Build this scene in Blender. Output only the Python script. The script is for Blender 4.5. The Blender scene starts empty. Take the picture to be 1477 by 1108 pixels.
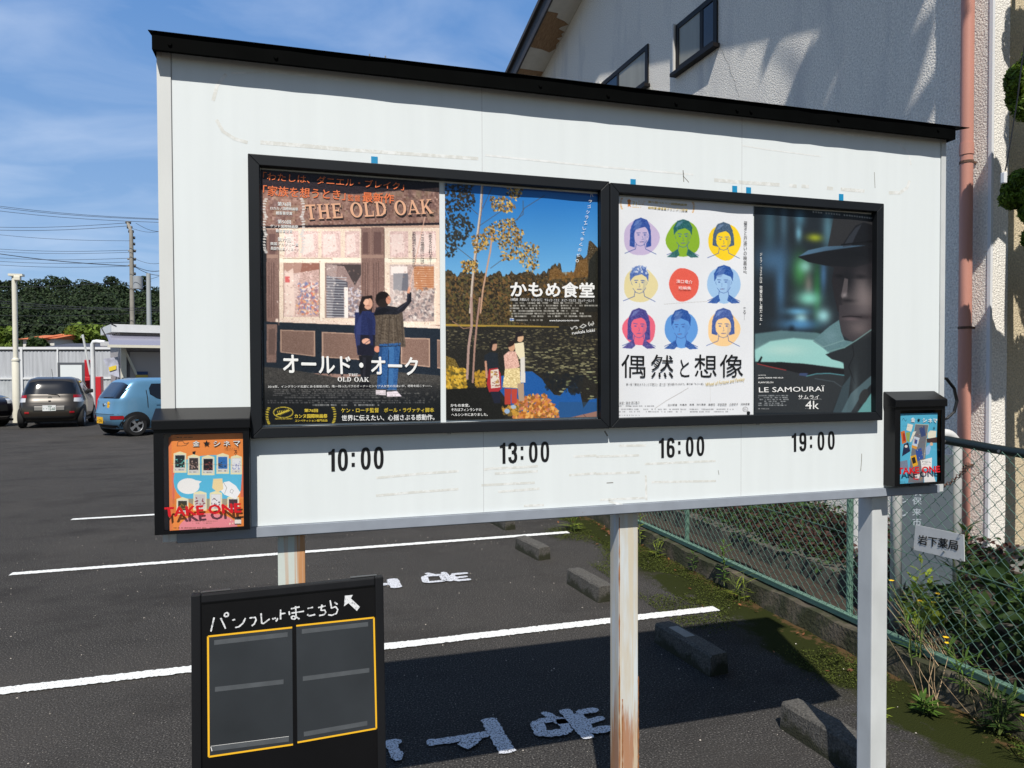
import bpy, math, random
import numpy as np
from mathutils import Vector, Matrix
random.seed(7); RNG = np.random.default_rng(7)
SC = bpy.context.scene; COL = SC.collection
R = math.radians

# ------------------------------------------------------------------ camera, sky, sun, exposure
EYE = 1.65
FPX, CXP, CYP = 1024.0, 738.5, 554.0                     # focal length and centre in photo pixels
YAW, PITCH, ROLL = R(16.356), R(1.133), R(-0.202)
fw = Vector((math.sin(YAW)*math.cos(PITCH), math.cos(YAW)*math.cos(PITCH), -math.sin(PITCH)))
r0 = Vector((math.cos(YAW), -math.sin(YAW), 0)); u0 = r0.cross(fw)
rt = r0*math.cos(ROLL)+u0*math.sin(ROLL); up = u0*math.cos(ROLL)-r0*math.sin(ROLL)
cam = bpy.data.cameras.new('camera'); cam.sensor_width = 36; cam.lens = 36*FPX/1477; cam.clip_end = 3000; cam.clip_start = 0.05
camo = bpy.data.objects.new('camera', cam); COL.objects.link(camo); SC.camera = camo
camo.matrix_world = Matrix(((rt.x, up.x, -fw.x, 0), (rt.y, up.y, -fw.y, 0), (rt.z, up.z, -fw.z, EYE), (0, 0, 0, 1)))

SUN_DIR = Vector((.22, .69, -1)).normalized()            # the way the light travels
sl = bpy.data.lights.new('sun', 'SUN'); sl.energy = 4.7; sl.angle = R(0.53); sl.color = (1, .955, .88)
so = bpy.data.objects.new('sun', sl); COL.objects.link(so); so.rotation_euler = SUN_DIR.to_track_quat('-Z', 'Y').to_euler()
W = bpy.data.worlds.new('World'); SC.world = W; W.use_nodes = True
nt = W.node_tree; N = nt.nodes; L = nt.links; N.clear()
wo = N.new('ShaderNodeOutputWorld'); bg = N.new('ShaderNodeBackground'); sky = N.new('ShaderNodeTexSky')
sky.sky_type = 'NISHITA'; sky.sun_disc = False; sky.sun_elevation = R(54.1); sky.sun_rotation = math.atan2(-.22, -.69)
sky.air_density = 1.0; sky.dust_density = 0.2; sky.ozone_density = 1.5; sky.altitude = 100
bg.inputs['Strength'].default_value = 0.056
tc = N.new('ShaderNodeTexCoord'); sep = N.new('ShaderNodeSeparateXYZ'); L.new(tc.outputs['Generated'], sep.inputs[0])
mz = N.new('ShaderNodeMath'); mz.operation = 'ADD'; mz.inputs[1].default_value = .22; L.new(sep.outputs['Z'], mz.inputs[0])
dv = N.new('ShaderNodeVectorMath'); dv.operation = 'DIVIDE'; L.new(tc.outputs['Generated'], dv.inputs[0])
cmb = N.new('ShaderNodeCombineXYZ'); [L.new(mz.outputs[0], cmb.inputs[i]) for i in range(3)]; L.new(cmb.outputs[0], dv.inputs[1])
mp = N.new('ShaderNodeMapping'); mp.inputs['Scale'].default_value = (1.5, 2.6, 1.0); mp.inputs['Rotation'].default_value = (0, 0, .5); mp.inputs['Location'].default_value = (3.1, .4, 0); L.new(dv.outputs[0], mp.inputs[0])
cn = N.new('ShaderNodeTexNoise'); cn.inputs['Scale'].default_value = 1.5; cn.inputs['Detail'].default_value = 7; cn.inputs['Roughness'].default_value = .52; cn.inputs['Distortion'].default_value = .5; L.new(mp.outputs[0], cn.inputs['Vector'])
cr = N.new('ShaderNodeMapRange'); cr.inputs[1].default_value = .40; cr.inputs[2].default_value = .85; cr.inputs[3].default_value = 0.0; cr.inputs[4].default_value = .40; L.new(cn.outputs['Fac'], cr.inputs[0])
fr = N.new('ShaderNodeMapRange'); fr.inputs[1].default_value = -.1; fr.inputs[2].default_value = .35; L.new(sep.outputs['Y'], fr.inputs[0])   # mask put in to keep cloud and veil ahead, cutting fill light from behind
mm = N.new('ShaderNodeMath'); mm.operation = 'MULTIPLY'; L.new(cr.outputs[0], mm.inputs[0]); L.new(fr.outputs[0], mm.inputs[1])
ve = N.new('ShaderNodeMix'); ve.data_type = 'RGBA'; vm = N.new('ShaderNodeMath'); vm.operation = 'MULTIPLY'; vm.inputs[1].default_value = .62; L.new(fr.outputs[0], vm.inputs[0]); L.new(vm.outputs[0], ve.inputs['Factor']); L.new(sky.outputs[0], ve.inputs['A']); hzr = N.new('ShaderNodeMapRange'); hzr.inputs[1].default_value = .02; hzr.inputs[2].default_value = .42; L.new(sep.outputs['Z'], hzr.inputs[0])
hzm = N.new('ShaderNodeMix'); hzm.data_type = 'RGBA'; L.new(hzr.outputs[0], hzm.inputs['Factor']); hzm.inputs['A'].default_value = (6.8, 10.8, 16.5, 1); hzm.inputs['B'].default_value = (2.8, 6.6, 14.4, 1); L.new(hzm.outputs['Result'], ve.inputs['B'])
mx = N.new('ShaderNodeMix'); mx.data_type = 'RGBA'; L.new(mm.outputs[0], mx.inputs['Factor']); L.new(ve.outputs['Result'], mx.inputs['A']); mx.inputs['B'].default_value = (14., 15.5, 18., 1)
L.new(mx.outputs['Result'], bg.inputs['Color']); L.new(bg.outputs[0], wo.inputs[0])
SC.view_settings.view_transform = 'Standard'; SC.view_settings.look = 'None'; SC.view_settings.exposure = 0.16; SC.view_settings.gamma = 1

# ------------------------------------------------------------------ measuring helpers: where a sight line meets a real plane
def ray(x, y): return fw + rt*((x-CXP)/FPX) + up*((CYP-y)/FPX)
CAM = Vector((0, 0, EYE))
def onp(x, y, p0, n):
    d = ray(x, y); return CAM + d*((Vector(p0)-CAM).dot(n)/d.dot(n))
def onY(x, y, Y): return onp(x, y, (0, Y, 0), Vector((0, 1, 0)))
def onX(x, y, X): return onp(x, y, (X, 0, 0), Vector((1, 0, 0)))
def onZ(x, y, Z=0): return onp(x, y, (0, 0, Z), Vector((0, 0, 1)))
def atD(x, y, d): return CAM + ray(x, y)*d
def zoom(x0, y0, s): return lambda *p: [(x0+p[i]/s, y0+p[i+1]/s) for i in range(0, len(p), 2)]

# ------------------------------------------------------------------ materials
def lin(r, g, b):
    f = lambda c: (c/255/12.92 if c/255 <= .04045 else ((c/255+.055)/1.055)**2.4)
    return (f(r), f(g), f(b), 1)
def mat(name, col, rough=.6, metal=0., var=0., vscale=8., bump=0., bscale=60., spec=.5, coat=0., detail=4, island=0., stretch=None):
    m = bpy.data.materials.new(name); m.use_nodes = True; n = m.node_tree.nodes; l = m.node_tree.links
    b = n['Principled BSDF']; b.inputs['Base Color'].default_value = col; b.inputs['Roughness'].default_value = rough; b.inputs['Metallic'].default_value = metal
    b.inputs['Specular IOR Level'].default_value = spec; b.inputs['Coat Weight'].default_value = coat; b.inputs['Coat Roughness'].default_value = .05
    co = n.new('ShaderNodeTexCoord').outputs['Object']
    if stretch:
        mp_ = n.new('ShaderNodeMapping'); mp_.inputs['Scale'].default_value = stretch; l.new(co, mp_.inputs[0]); co2 = mp_.outputs[0]
    else: co2 = co
    fac = None
    if var > 0:
        t = n.new('ShaderNodeTexNoise'); t.inputs['Scale'].default_value = vscale; t.inputs['Detail'].default_value = detail; l.new(co2, t.inputs['Vector']); fac = t.outputs['Fac']
    if island > 0:
        g = n.new('ShaderNodeNewGeometry'); fac2 = g.outputs['Random Per Island']
        if fac is None: fac = fac2; var = island
        else:
            a = n.new('ShaderNodeMix'); a.inputs[0].default_value = .6; l.new(fac, a.inputs[2]); l.new(fac2, a.inputs[3]); fac = a.outputs[0]; var = max(var, island)
    if fac is not None:
        r_ = n.new('ShaderNodeMapRange'); r_.inputs[1].default_value = .25; r_.inputs[2].default_value = .75; r_.inputs[3].default_value = 1-var; r_.inputs[4].default_value = 1+var; l.new(fac, r_.inputs[0])
        v = n.new('ShaderNodeVectorMath'); v.operation = 'SCALE'; v.inputs[0].default_value = col[:3]; l.new(r_.outputs[0], v.inputs['Scale']); l.new(v.outputs[0], b.inputs['Base Color'])
    if bump > 0:
        t2 = n.new('ShaderNodeTexNoise'); t2.inputs['Scale'].default_value = bscale; t2.inputs['Detail'].default_value = 3; l.new(co, t2.inputs['Vector'])
        bp = n.new('ShaderNodeBump'); bp.inputs['Strength'].default_value = bump; bp.inputs['Distance'].default_value = .01; l.new(t2.outputs['Fac'], bp.inputs['Height']); l.new(bp.outputs[0], b.inputs['Normal'])
    return m
def mixmat(m, colB, scale, lo, hi, stretch=None, detail=5, zlo=None, zhi=None, amount=1., seed=0., maskaxis='Z'):
    """lay a second real colour (rust, dirt, moss, wear) over a material's base colour where a noise passes a threshold"""
    n = m.node_tree.nodes; l = m.node_tree.links; b = n['Principled BSDF']
    co = n.new('ShaderNodeTexCoord').outputs['Object']
    mp_ = n.new('ShaderNodeMapping'); mp_.inputs['Scale'].default_value = stretch or (1, 1, 1); mp_.inputs['Location'].default_value = (seed, seed*.7, seed*1.3); l.new(co, mp_.inputs[0])
    t = n.new('ShaderNodeTexNoise'); t.inputs['Scale'].default_value = scale; t.inputs['Detail'].default_value = detail; t.inputs['Roughness'].default_value = .65; l.new(mp_.outputs[0], t.inputs['Vector'])
    h = t.outputs['Fac']
    if zlo is not None:
        s = n.new('ShaderNodeSeparateXYZ'); l.new(co, s.inputs[0])
        zr = n.new('ShaderNodeMapRange'); zr.inputs[1].default_value = zlo; zr.inputs[2].default_value = zhi; zr.inputs[3].default_value = -.5; zr.inputs[4].default_value = .25; l.new(s.outputs[maskaxis], zr.inputs[0])
        ad = n.new('ShaderNodeMath'); l.new(h, ad.inputs[0]); l.new(zr.outputs[0], ad.inputs[1]); h = ad.outputs[0]
    r_ = n.new('ShaderNodeMapRange'); r_.inputs[1].default_value = lo; r_.inputs[2].default_value = hi; r_.inputs[3].default_value = 0; r_.inputs[4].default_value = amount; l.new(h, r_.inputs[0])
    mx_ = n.new('ShaderNodeMix'); mx_.data_type = 'RGBA'; l.new(r_.outputs[0], mx_.inputs['Factor'])
    src = b.inputs['Base Color'].links
    if src: l.new(src[0].from_socket, mx_.inputs['A'])
    else: mx_.inputs['A'].default_value = b.inputs['Base Color'].default_value
    mx_.inputs['B'].default_value = colB; l.new(mx_.outputs['Result'], b.inputs['Base Color']); return m
def leafmat(name, col, island=.35, rough=.55, trans=.35):
    m = mat(name, col, rough, var=.25, vscale=3, island=island, spec=.25)
    n = m.node_tree.nodes; l = m.node_tree.links; b = n['Principled BSDF']; o = n['Material Output']
    tr = n.new('ShaderNodeBsdfTranslucent'); l.new(b.inputs['Base Color'].links[0].from_socket, tr.inputs[0])
    ms = n.new('ShaderNodeMixShader'); ms.inputs[0].default_value = trans; l.new(b.outputs[0], ms.inputs[1]); l.new(tr.outputs[0], ms.inputs[2]); l.new(ms.outputs[0], o.inputs[0]); return m
def panemat(name, tint=(1, 1, 1, 1), refl=.06):
    m = bpy.data.materials.new(name); m.use_nodes = True; n = m.node_tree.nodes; l = m.node_tree.links; n.remove(n['Principled BSDF'])
    t = n.new('ShaderNodeBsdfTransparent'); t.inputs[0].default_value = tint; g = n.new('ShaderNodeBsdfGlossy'); g.inputs['Roughness'].default_value = .03
    ms = n.new('ShaderNodeMixShader'); ms.inputs[0].default_value = refl; l.new(t.outputs[0], ms.inputs[1]); l.new(g.outputs[0], ms.inputs[2]); l.new(ms.outputs[0], n['Material Output'].inputs[0]); return m
def artmat(name, rough=.42):
    m = bpy.data.materials.new(name); m.use_nodes = True; n = m.node_tree.nodes; l = m.node_tree.links; b = n['Principled BSDF']
    a = n.new('ShaderNodeVertexColor'); a.layer_name = 'print'; l.new(a.outputs[0], b.inputs['Base Color']); b.inputs['Roughness'].default_value = rough; b.inputs['Specular IOR Level'].default_value = .35; return m

# ------------------------------------------------------------------ mesh builder
class MB:
    def __init__(s): s.v = []; s.f = []; s.m = []
    def add(s, vs, fs, mi=0):
        o = len(s.v); s.v += [tuple(v) for v in vs]; s.f += [tuple(i+o for i in f) for f in fs]; s.m += [mi]*len(fs); return s
    def box(s, a, b, mi=0, bev=0.):
        x0, y0, z0 = a; x1, y1, z1 = b
        if bev <= 0:
            return s.add([(x0, y0, z0), (x1, y0, z0), (x1, y1, z0), (x0, y1, z0), (x0, y0, z1), (x1, y0, z1), (x1, y1, z1), (x0, y1, z1)],
                         [(3, 2, 1, 0), (4, 5, 6, 7), (0, 1, 5, 4), (1, 2, 6, 5), (2, 3, 7, 6), (3, 0, 4, 7)], mi)
        import bmesh
        bm = bmesh.new(); bmesh.ops.create_cube(bm, size=1)
        for v in bm.verts: v.co = Vector((x0+(v.co.x+.5)*(x1-x0), y0+(v.co.y+.5)*(y1-y0), z0+(v.co.z+.5)*(z1-z0)))
        bmesh.ops.bevel(bm, geom=bm.edges[:], offset=bev, segments=2, affect='EDGES', profile=.6)
        bm.verts.index_update(); s.add([v.co[:] for v in bm.verts], [tuple(v.index for v in f.verts) for f in bm.faces], mi); bm.free(); return s
    def tube(s, pts, r, n=6, mi=0, cap=True):
        pts = [Vector(p) for p in pts]; k = len(pts); rs = r if hasattr(r, '__len__') else [r]*k; vs = []; prev = None
        for i, p in enumerate(pts):
            t = (pts[min(i+1, k-1)]-pts[max(i-1, 0)]).normalized()
            a = (prev - t*prev.dot(t)) if prev is not None else t.orthogonal()
            if a.length < 1e-6: a = t.orthogonal()
            a.normalize(); prev = a; b = t.cross(a)
            for j in range(n): vs.append(p + (a*math.cos(2*math.pi*j/n)+b*math.sin(2*math.pi*j/n))*rs[i])
        fs = [(i*n+j, i*n+(j+1) % n, (i+1)*n+(j+1) % n, (i+1)*n+j) for i in range(k-1) for j in range(n)]
        if cap: fs += [tuple(reversed(range(n))), tuple(range((k-1)*n, k*n))]
        return s.add(vs, fs, mi)
    def cyl(s, a, b, r, n=16, mi=0, r2=None): return s.tube([a, b], [r, r if r2 is None else r2], n, mi)
    def prism(s, poly, off, mi=0):
        """polygon of 3-D points pushed by off into a solid"""
        k = len(poly); P_ = [Vector(p) for p in poly]; Q = [p+Vector(off) for p in P_]
        return s.add(P_+Q, [tuple(range(k))]+[tuple(reversed(range(k, 2*k)))]+[(j, i, i+k, j+k) for i, j in ((a, (a+1) % k) for a in range(k))], mi)
    def quad(s, *p, mi=0): return s.add(p, [tuple(range(len(p)))], mi)
    def ribbon(s, pts, w, off, mi=0):
        """stroke of width w along 3-D points lying in a plane with normal off"""
        n_ = Vector(off).normalized(); pts = [Vector(p) for p in pts]; vs = []; k = len(pts); ws = w if hasattr(w, '__len__') else [w]*k
        for i, p in enumerate(pts):
            t = (pts[min(i+1, k-1)]-pts[max(i-1, 0)]).normalized(); b = n_.cross(t).normalized()
            vs += [p+b*ws[i]/2+Vector(off), p-b*ws[i]/2+Vector(off)]
        return s.add(vs, [(2*i, 2*i+1, 2*i+3, 2*i+2) for i in range(k-1)], mi)
    def build(s, name, mats, parent=None, smooth=False, world=True):
        mats = mats if isinstance(mats, (list, tuple)) else [mats]
        off = Vector((0, 0, 0)); p = parent
        while p is not None and world: off += p.location; p = p.parent
        me = bpy.data.meshes.new(name); me.from_pydata([tuple(Vector(v)-off) for v in s.v], [], s.f)
        for m_ in mats: me.materials.append(m_)
        me.polygons.foreach_set('material_index', s.m)
        if smooth:
            me.polygons.foreach_set('use_smooth', [True]*len(s.f))
            if smooth != 'all': me.set_sharp_from_angle(angle=R(40))
        me.update(); o = bpy.data.objects.new(name, me); COL.objects.link(o); o.parent = parent; return o
def fast_mesh(name, V, Q, m, parent=None, colors=None, smooth=False):
    me = bpy.data.meshes.new(name); V = np.asarray(V, np.float32); Q = np.asarray(Q, np.int32); k = Q.shape[1]
    me.vertices.add(len(V)); me.vertices.foreach_set('co', V.ravel()); me.loops.add(Q.size); me.loops.foreach_set('vertex_index', Q.ravel())
    me.polygons.add(len(Q)); me.polygons.foreach_set('loop_start', np.arange(0, Q.size, k, dtype=np.int32)); me.polygons.foreach_set('loop_total', np.full(len(Q), k, np.int32))
    for mm in (m if isinstance(m, list) else [m]): me.materials.append(mm)
    if smooth: me.polygons.foreach_set('use_smooth', np.ones(len(Q), bool))
    me.update(calc_edges=True)
    if colors is not None:
        a = me.color_attributes.new('print', 'FLOAT_COLOR', 'POINT'); a.data.foreach_set('color', np.asarray(colors, np.float32).ravel())
    o = bpy.data.objects.new(name, me); COL.objects.link(o); o.parent = parent; return o
def tag(o, label=None, cat=None, group=None, kind=None):
    for k, v in (('label', label), ('category', cat), ('group', group), ('kind', kind)):
        if v: o[k] = v
    return o
def thing(name, loc, label, cat, group=None, rz=0):
    o = bpy.data.objects.new(name, None); COL.objects.link(o); o.location = loc; o.rotation_euler = (0, 0, rz); o.empty_display_size = .2; return tag(o, label, cat, group)
def structure(o): o['kind'] = 'structure'; return o

# ------------------------------------------------------------------ lettering: built from the outlines Blender's own font gives
def glyphs(body, bold=0., align='LEFT', line=1., space=1., shear=0., res=2):
    c = bpy.data.curves.new('lettering', 'FONT'); c.body = body; c.align_x = align; c.space_line = line; c.space_character = space; c.shear = shear; c.resolution_u = res
    o = bpy.data.objects.new('lettering', c); COL.objects.link(o); bpy.context.view_layer.update()
    dg = bpy.context.evaluated_depsgraph_get(); me = bpy.data.meshes.new_from_object(o.evaluated_get(dg))
    vs = np.array([v.co[:2] for v in me.vertices]); fs = [tuple(p.vertices) for p in me.polygons]
    bpy.data.objects.remove(o); bpy.data.curves.remove(c); bpy.data.meshes.remove(me); return vs, fs
def text(name, body, TL, TR, BL, m, parent, off=(0, -.0008, 0), world=True, name_label=None, bold=0., **kw):
    vs, fs = glyphs(body, **kw)
    if bold > 0:                                         # heavier letters: the outline struck several times, each strike a hair lower
        q = bold*.8; k = len(vs); sh = [(0, 0), (q, 0), (-q, 0), (0, q), (0, -q), (q*.7, q*.7), (-q*.7, -q*.7)]; fs = [tuple(i+n_*k for i in f) for n_ in range(7) for f in fs]; lift = np.repeat(np.arange(7)*-.00006, k); vs = np.concatenate([vs+np.array(d) for d in sh])
    else: lift = np.zeros(len(vs))
    lo = vs.min(0); hi = vs.max(0); e = (hi-lo); e[e == 0] = 1
    TL, TR, BL = Vector(TL), Vector(TR), Vector(BL); a = TR-TL; b = BL-TL; of = Vector(off); mb = MB()
    mb.add([TL + a*((x-lo[0])/e[0]) + b*((hi[1]-y)/e[1]) + of*(1+l_/max(1e-6, of.length)) for (x, y), l_ in zip(vs, lift)], fs)
    return mb.build(name, m, parent, world=world)

# ------------------------------------------------------------------ printed pictures: a numpy painter feeding a dense sheet's colour attribute
class Art:
    def __init__(s, corner0, corner1, project, w, h, base):
        s.w, s.h = w, h; s.img = np.ones((h, w, 3))*np.array(base, float); s.c0 = corner0; s.c1 = corner1; s.pr = project
    def uv(s, pts):
        out = []
        for x, y in pts:
            a, b = s.pr(x, y); out.append(((a-s.c0[0])/(s.c1[0]-s.c0[0])*s.w, (s.c0[1]-b)/(s.c0[1]-s.c1[1])*s.h))
        return np.array(out)
    def mask(s, P_, ss=2):
        x0, y0 = np.floor(P_.min(0)).astype(int); x1, y1 = np.ceil(P_.max(0)).astype(int)+1
        x0, y0 = max(x0, 0), max(y0, 0); x1, y1 = min(x1, s.w), min(y1, s.h)
        if x1 <= x0 or y1 <= y0: return None
        gx, gy = np.meshgrid(x0+(np.arange((x1-x0)*ss)+.5)/ss, y0+(np.arange((y1-y0)*ss)+.5)/ss); ins = np.zeros(gx.shape, bool); k = len(P_)
        for i in range(k):
            xa, ya = P_[i]; xb, yb = P_[(i+1) % k]
            if ya == yb: continue
            c = ((ya > gy) != (yb > gy)) & (gx < (xb-xa)*(gy-ya)/(yb-ya)+xa); ins ^= c
        mk = ins.reshape(y1-y0, ss, x1-x0, ss).mean((1, 3)); return (slice(y0, y1), slice(x0, x1)), mk
    def put(s, P_, col, al=1., noise=0., ns=1):
        r_ = s.mask(np.asarray(P_, float))
        if r_ is None: return
        sl_, mk = r_; mk = (mk*al)[..., None]; c = np.array(col, float)*np.ones(mk.shape[:2]+(3,))
        if noise:
            q = RNG.normal(0, noise, (mk.shape[0]//ns+1, mk.shape[1]//ns+1, 1)); q = np.repeat(np.repeat(q, ns, 0), ns, 1)[:mk.shape[0], :mk.shape[1]]; c = c+q
        s.img[sl_] = s.img[sl_]*(1-mk)+c*mk
    def poly(s, pts, col, al=1., noise=0., ns=1): s.put(s.uv(pts), col, al, noise, ns)
    def rect(s, x0, y0, x1, y1, col, z, **k): s.poly(z(x0, y0, x1, y0, x1, y1, x0, y1), col, **k)
    def ell(s, pts, rx, ry, col, z, al=1., noise=0., wob=0., ang=0., n=28):
        cx_, cy_ = pts; ph = random.random()*6; q = []
        for i in range(n):
            t = 2*math.pi*i/n; k = 1+wob*math.sin(3*t+ph)+wob*.6*math.sin(5*t+ph*2); a, b = rx*math.cos(t)*k, ry*math.sin(t)*k
            q += [cx_+a*math.cos(ang)-b*math.sin(ang), cy_+a*math.sin(ang)+b*math.cos(ang)]
        s.poly(z(*q), col, al, noise)
    def line(s, pts, w, col, al=1.):
        P_ = s.uv(pts)
        for i in range(len(P_)-1):
            d = P_[i+1]-P_[i]; l_ = np.hypot(*d) or 1; d = d/l_; nn = np.array([-d[1], d[0]])*w/2; e = d*w*.3
            s.put([P_[i]+nn-e, P_[i+1]+nn+e, P_[i+1]-nn+e, P_[i]-nn-e], col, al)
    def specks(s, pts, n, cols, smin, smax, squash=1., al=.9):
        """n leaf-like specks inside a polygon"""
        P_ = s.uv(pts); lo, hi = P_.min(0), P_.max(0)
        for _ in range(n):
            for _t in range(12):
                p = lo+RNG.random(2)*(hi-lo); c = False
                for i in range(len(P_)):
                    a, b = P_[i], P_[(i+1) % len(P_)]
                    if (a[1] > p[1]) != (b[1] > p[1]) and p[0] < (b[0]-a[0])*(p[1]-a[1])/(b[1]-a[1])+a[0]: c = not c
                if c: break
            else: continue
            r_ = smin+(smax-smin)*RNG.random(); t = RNG.random()*3.1 if squash == 1 else (RNG.random()-.5)*.3; ry = r_*(.6 if squash == 1 else squash)
            q = [p+np.array([r_*math.cos(a)*math.cos(t)-ry*math.sin(a)*math.sin(t), r_*math.cos(a)*math.sin(t)+ry*math.sin(a)*math.cos(t)]) for a in (0, 1.05, 2.1, 3.14, 4.2, 5.25)]
            s.put(q, cols[int(RNG.integers(len(cols)))], al)
    def glow(s, c, rx, ry, col, al=1., z=None):
        P_ = s.uv(z(*c))[0]; gy, gx = np.mgrid[0:s.h, 0:s.w]; kx = s.w/(s.c1[0]-s.c0[0]);
        q0, q1 = s.uv(z(c[0]-rx, c[1], c[0]+rx, c[1])); sx = abs(q1[0]-q0[0])/2; q0, q1 = s.uv(z(c[0], c[1]-ry, c[0], c[1]+ry)); sy = abs(q1[1]-q0[1])/2
        g = (np.exp(-((gx-P_[0])/sx)**2-((gy-P_[1])/sy)**2)*al)[..., None]; s.img = s.img*(1-g)+np.array(col, float)*g
    def blur(s, k):
        for _ in range(k):
            p = np.pad(s.img, ((1, 1), (1, 1), (0, 0)), 'edge'); s.img = (p[1:-1, 1:-1]*2+p[:-2, 1:-1]+p[2:, 1:-1]+p[1:-1, :-2]+p[1:-1, 2:])/6
    def tiny(s, x0, y0, x1, y1, z, rows, col, al=.7, fill=.62):
        """rows of print too small to read"""
        for i in range(rows):
            ya = y0+(y1-y0)*(i+.2)/rows; yb = y0+(y1-y0)*(i+.75)/rows; x = x0
            xe = x0+(x1-x0)*(.75+.25*random.random())
            while x < xe:
                w_ = (yb-ya)*random.uniform(.5, 2.2); 
                if random.random() < fill+.2: s.poly(z(x, ya, min(x+w_, xe), ya, min(x+w_, xe), yb, x, yb), col, al*random.uniform(.55, 1))
                x += w_+(yb-ya)*random.choice((.2, .2, .3, 1.2))
    def colors(s):
        c = np.clip(s.img, 0, 255)/255; l_ = np.where(c <= .04045, c/12.92, ((c+.055)/1.055)**2.4); return np.concatenate([l_, np.ones(l_.shape[:2]+(1,))], -1).reshape(-1, 4)
def sheet(name, art, P0, ax, ay, mt, parent=None, wave=None, back=None, world_off=Vector((0, 0, 0))):
    """a paper sheet: grid of art.w x art.h vertices from corner P0 along ax (width) and ay (down); wave(u,v) lifts it along the normal"""
    w, h = art.w, art.h; u, v = np.meshgrid((np.arange(w))/(w-1), (np.arange(h))/(h-1)); ax_, ay_ = np.array(ax), np.array(ay); nn = np.cross(ay_, ax_); nn = nn/np.linalg.norm(nn)
    d = wave(u, v) if wave else 0*u
    V = np.array(P0)-np.array(world_off)+u[..., None]*ax_+v[..., None]*ay_+d[..., None]*nn
    i = np.arange(w*h).reshape(h, w); Q = np.stack([i[:-1, :-1], i[1:, :-1], i[1:, 1:], i[:-1, 1:]], -1).reshape(-1, 4)
    return fast_mesh(name, V.reshape(-1, 3), Q, mt, parent, art.colors(), smooth=True)

# ------------------------------------------------------------------ foliage
def cards(centers, size, normals=None, aspect=1.4, jitter=.3):
    """one bent leaf (two quads folded on the midrib -> 6 verts) per centre"""
    C_ = np.asarray(centers, float); n = len(C_); d = RNG.normal(size=(n, 3)) if normals is None else np.asarray(normals)+RNG.normal(size=(n, 3))*.45
    d /= np.linalg.norm(d, axis=1, keepdims=True); a = np.cross(d, RNG.normal(size=(n, 3))); a /= np.linalg.norm(a, axis=1, keepdims=True); b = np.cross(d, a)
    s_ = (np.asarray(size)*(1+jitter*(RNG.random(n)*2-1)))[:, None]; A = a*s_*.5; B = b*s_*.5*aspect; D = d*s_*.12
    V = np.stack([C_-B, C_-A*.8-B*.15+D, C_-A*.55+B*.5+D, C_+B, C_+A*.55+B*.5+D, C_+A*.8-B*.15+D], 1).reshape(-1, 3); i = np.arange(n)[:, None]*6
    Q = np.concatenate([i+np.array([[0, 1, 2, 3]]), i+np.array([[0, 3, 4, 5]])], 0); return V, Q
def blobpts(c, rad, n, hollow=.55):
    p = RNG.normal(size=(n, 3)); p /= np.linalg.norm(p, axis=1, keepdims=True); r_ = hollow+(1-hollow)*RNG.random((n, 1))**.5; return np.array(c)+p*r_*np.array(rad), p
class Leaves:
    def __init__(s): s.V = []; s.Q = []; s.n = 0
    def add(s, V, Q): s.V.append(V); s.Q.append(Q+s.n); s.n += len(V)
    def build(s, name, m, parent=None, off=(0, 0, 0)): return fast_mesh(name, np.concatenate(s.V)-np.array(off), np.concatenate(s.Q), m, parent)
# ------------------------------------------------------------------ materials in use
M = {}
asph = mat('asphalt', lin(66, 64, 62), .95, var=.85, vscale=120, bump=1., bscale=150, detail=4, spec=.08)
mixmat(asph, lin(150, 145, 138), 120, .62, .67, amount=.7, detail=2)            # pale aggregate
mixmat(asph, lin(45, 43, 42), 1.1, .50, .72, amount=.65, detail=4, stretch=(1, 1.7, 1), seed=3)  # worn, darker lanes
mixmat(asph, lin(86, 82, 78), .30, .46, .70, amount=.55, detail=5, seed=9)
mixmat(asph, lin(56, 54, 40), 1.7, .40, .60, amount=.7, detail=6, zlo=2.05, zhi=3.0, maskaxis='X', seed=1); mixmat(asph, lin(44, 49, 18), 2.4, .42, .50, amount=.95, detail=8, zlo=2.12, zhi=3.0, maskaxis='X', seed=4, stretch=(1.6, 1, 1)); mixmat(asph, lin(96, 74, 50), 13, .60, .68, amount=.8, detail=5, zlo=2.5, zhi=3.1, maskaxis='X', seed=5)
M['asphalt'] = asph
verge = mat('verge_asphalt', lin(60, 56, 50), .95, var=.35, vscale=120, bump=.9, bscale=120, detail=3)
mixmat(verge, lin(58, 66, 22), 4.2, .44, .56, amount=.95, detail=6); mixmat(verge, lin(88, 70, 48), 14, .58, .68, amount=.7, detail=5, seed=5)
M['verge'] = verge
M['paint'] = mixmat(mat('road_paint', lin(228, 228, 224), .75, var=.06, vscale=30, bump=.4, bscale=200), lin(66, 63, 62), 115, .585, .64, detail=3, amount=.9)
M['paint2'] = mixmat(mat('worn_road_paint', lin(214, 216, 222), .8, var=.06, vscale=30, bump=.4, bscale=200), lin(56, 52, 49), 120, .50, .60, detail=6, amount=.95)
M['concrete'] = mixmat(mat('stop_concrete', lin(80, 77, 72), .95, var=.7, vscale=110, bump=.6, bscale=120), lin(40, 41, 24), 9, .36, .52, zlo=.15, zhi=-.02, detail=6)
M['kerbc'] = mixmat(mat('kerb_concrete', lin(84, 76, 64), .95, var=.4, vscale=18, bump=.9, bscale=50), lin(44, 48, 22), 6, .38, .54, detail=6, amount=.9)
M['soil'] = mat('soil', lin(52, 42, 32), .95, var=.4, vscale=25, bump=1., bscale=30)
M['white'] = mat('white_sheet_metal', lin(226, 232, 233), .38, var=.025, vscale=2.6, spec=.4, stretch=(9, 1, .5), detail=7)
M['shabby'] = mixmat(mat('rail_metal', lin(146, 153, 164), .45, var=.1, vscale=14, spec=.5), lin(120, 84, 58), 30, .66, .74, detail=5, amount=.7)
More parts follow.
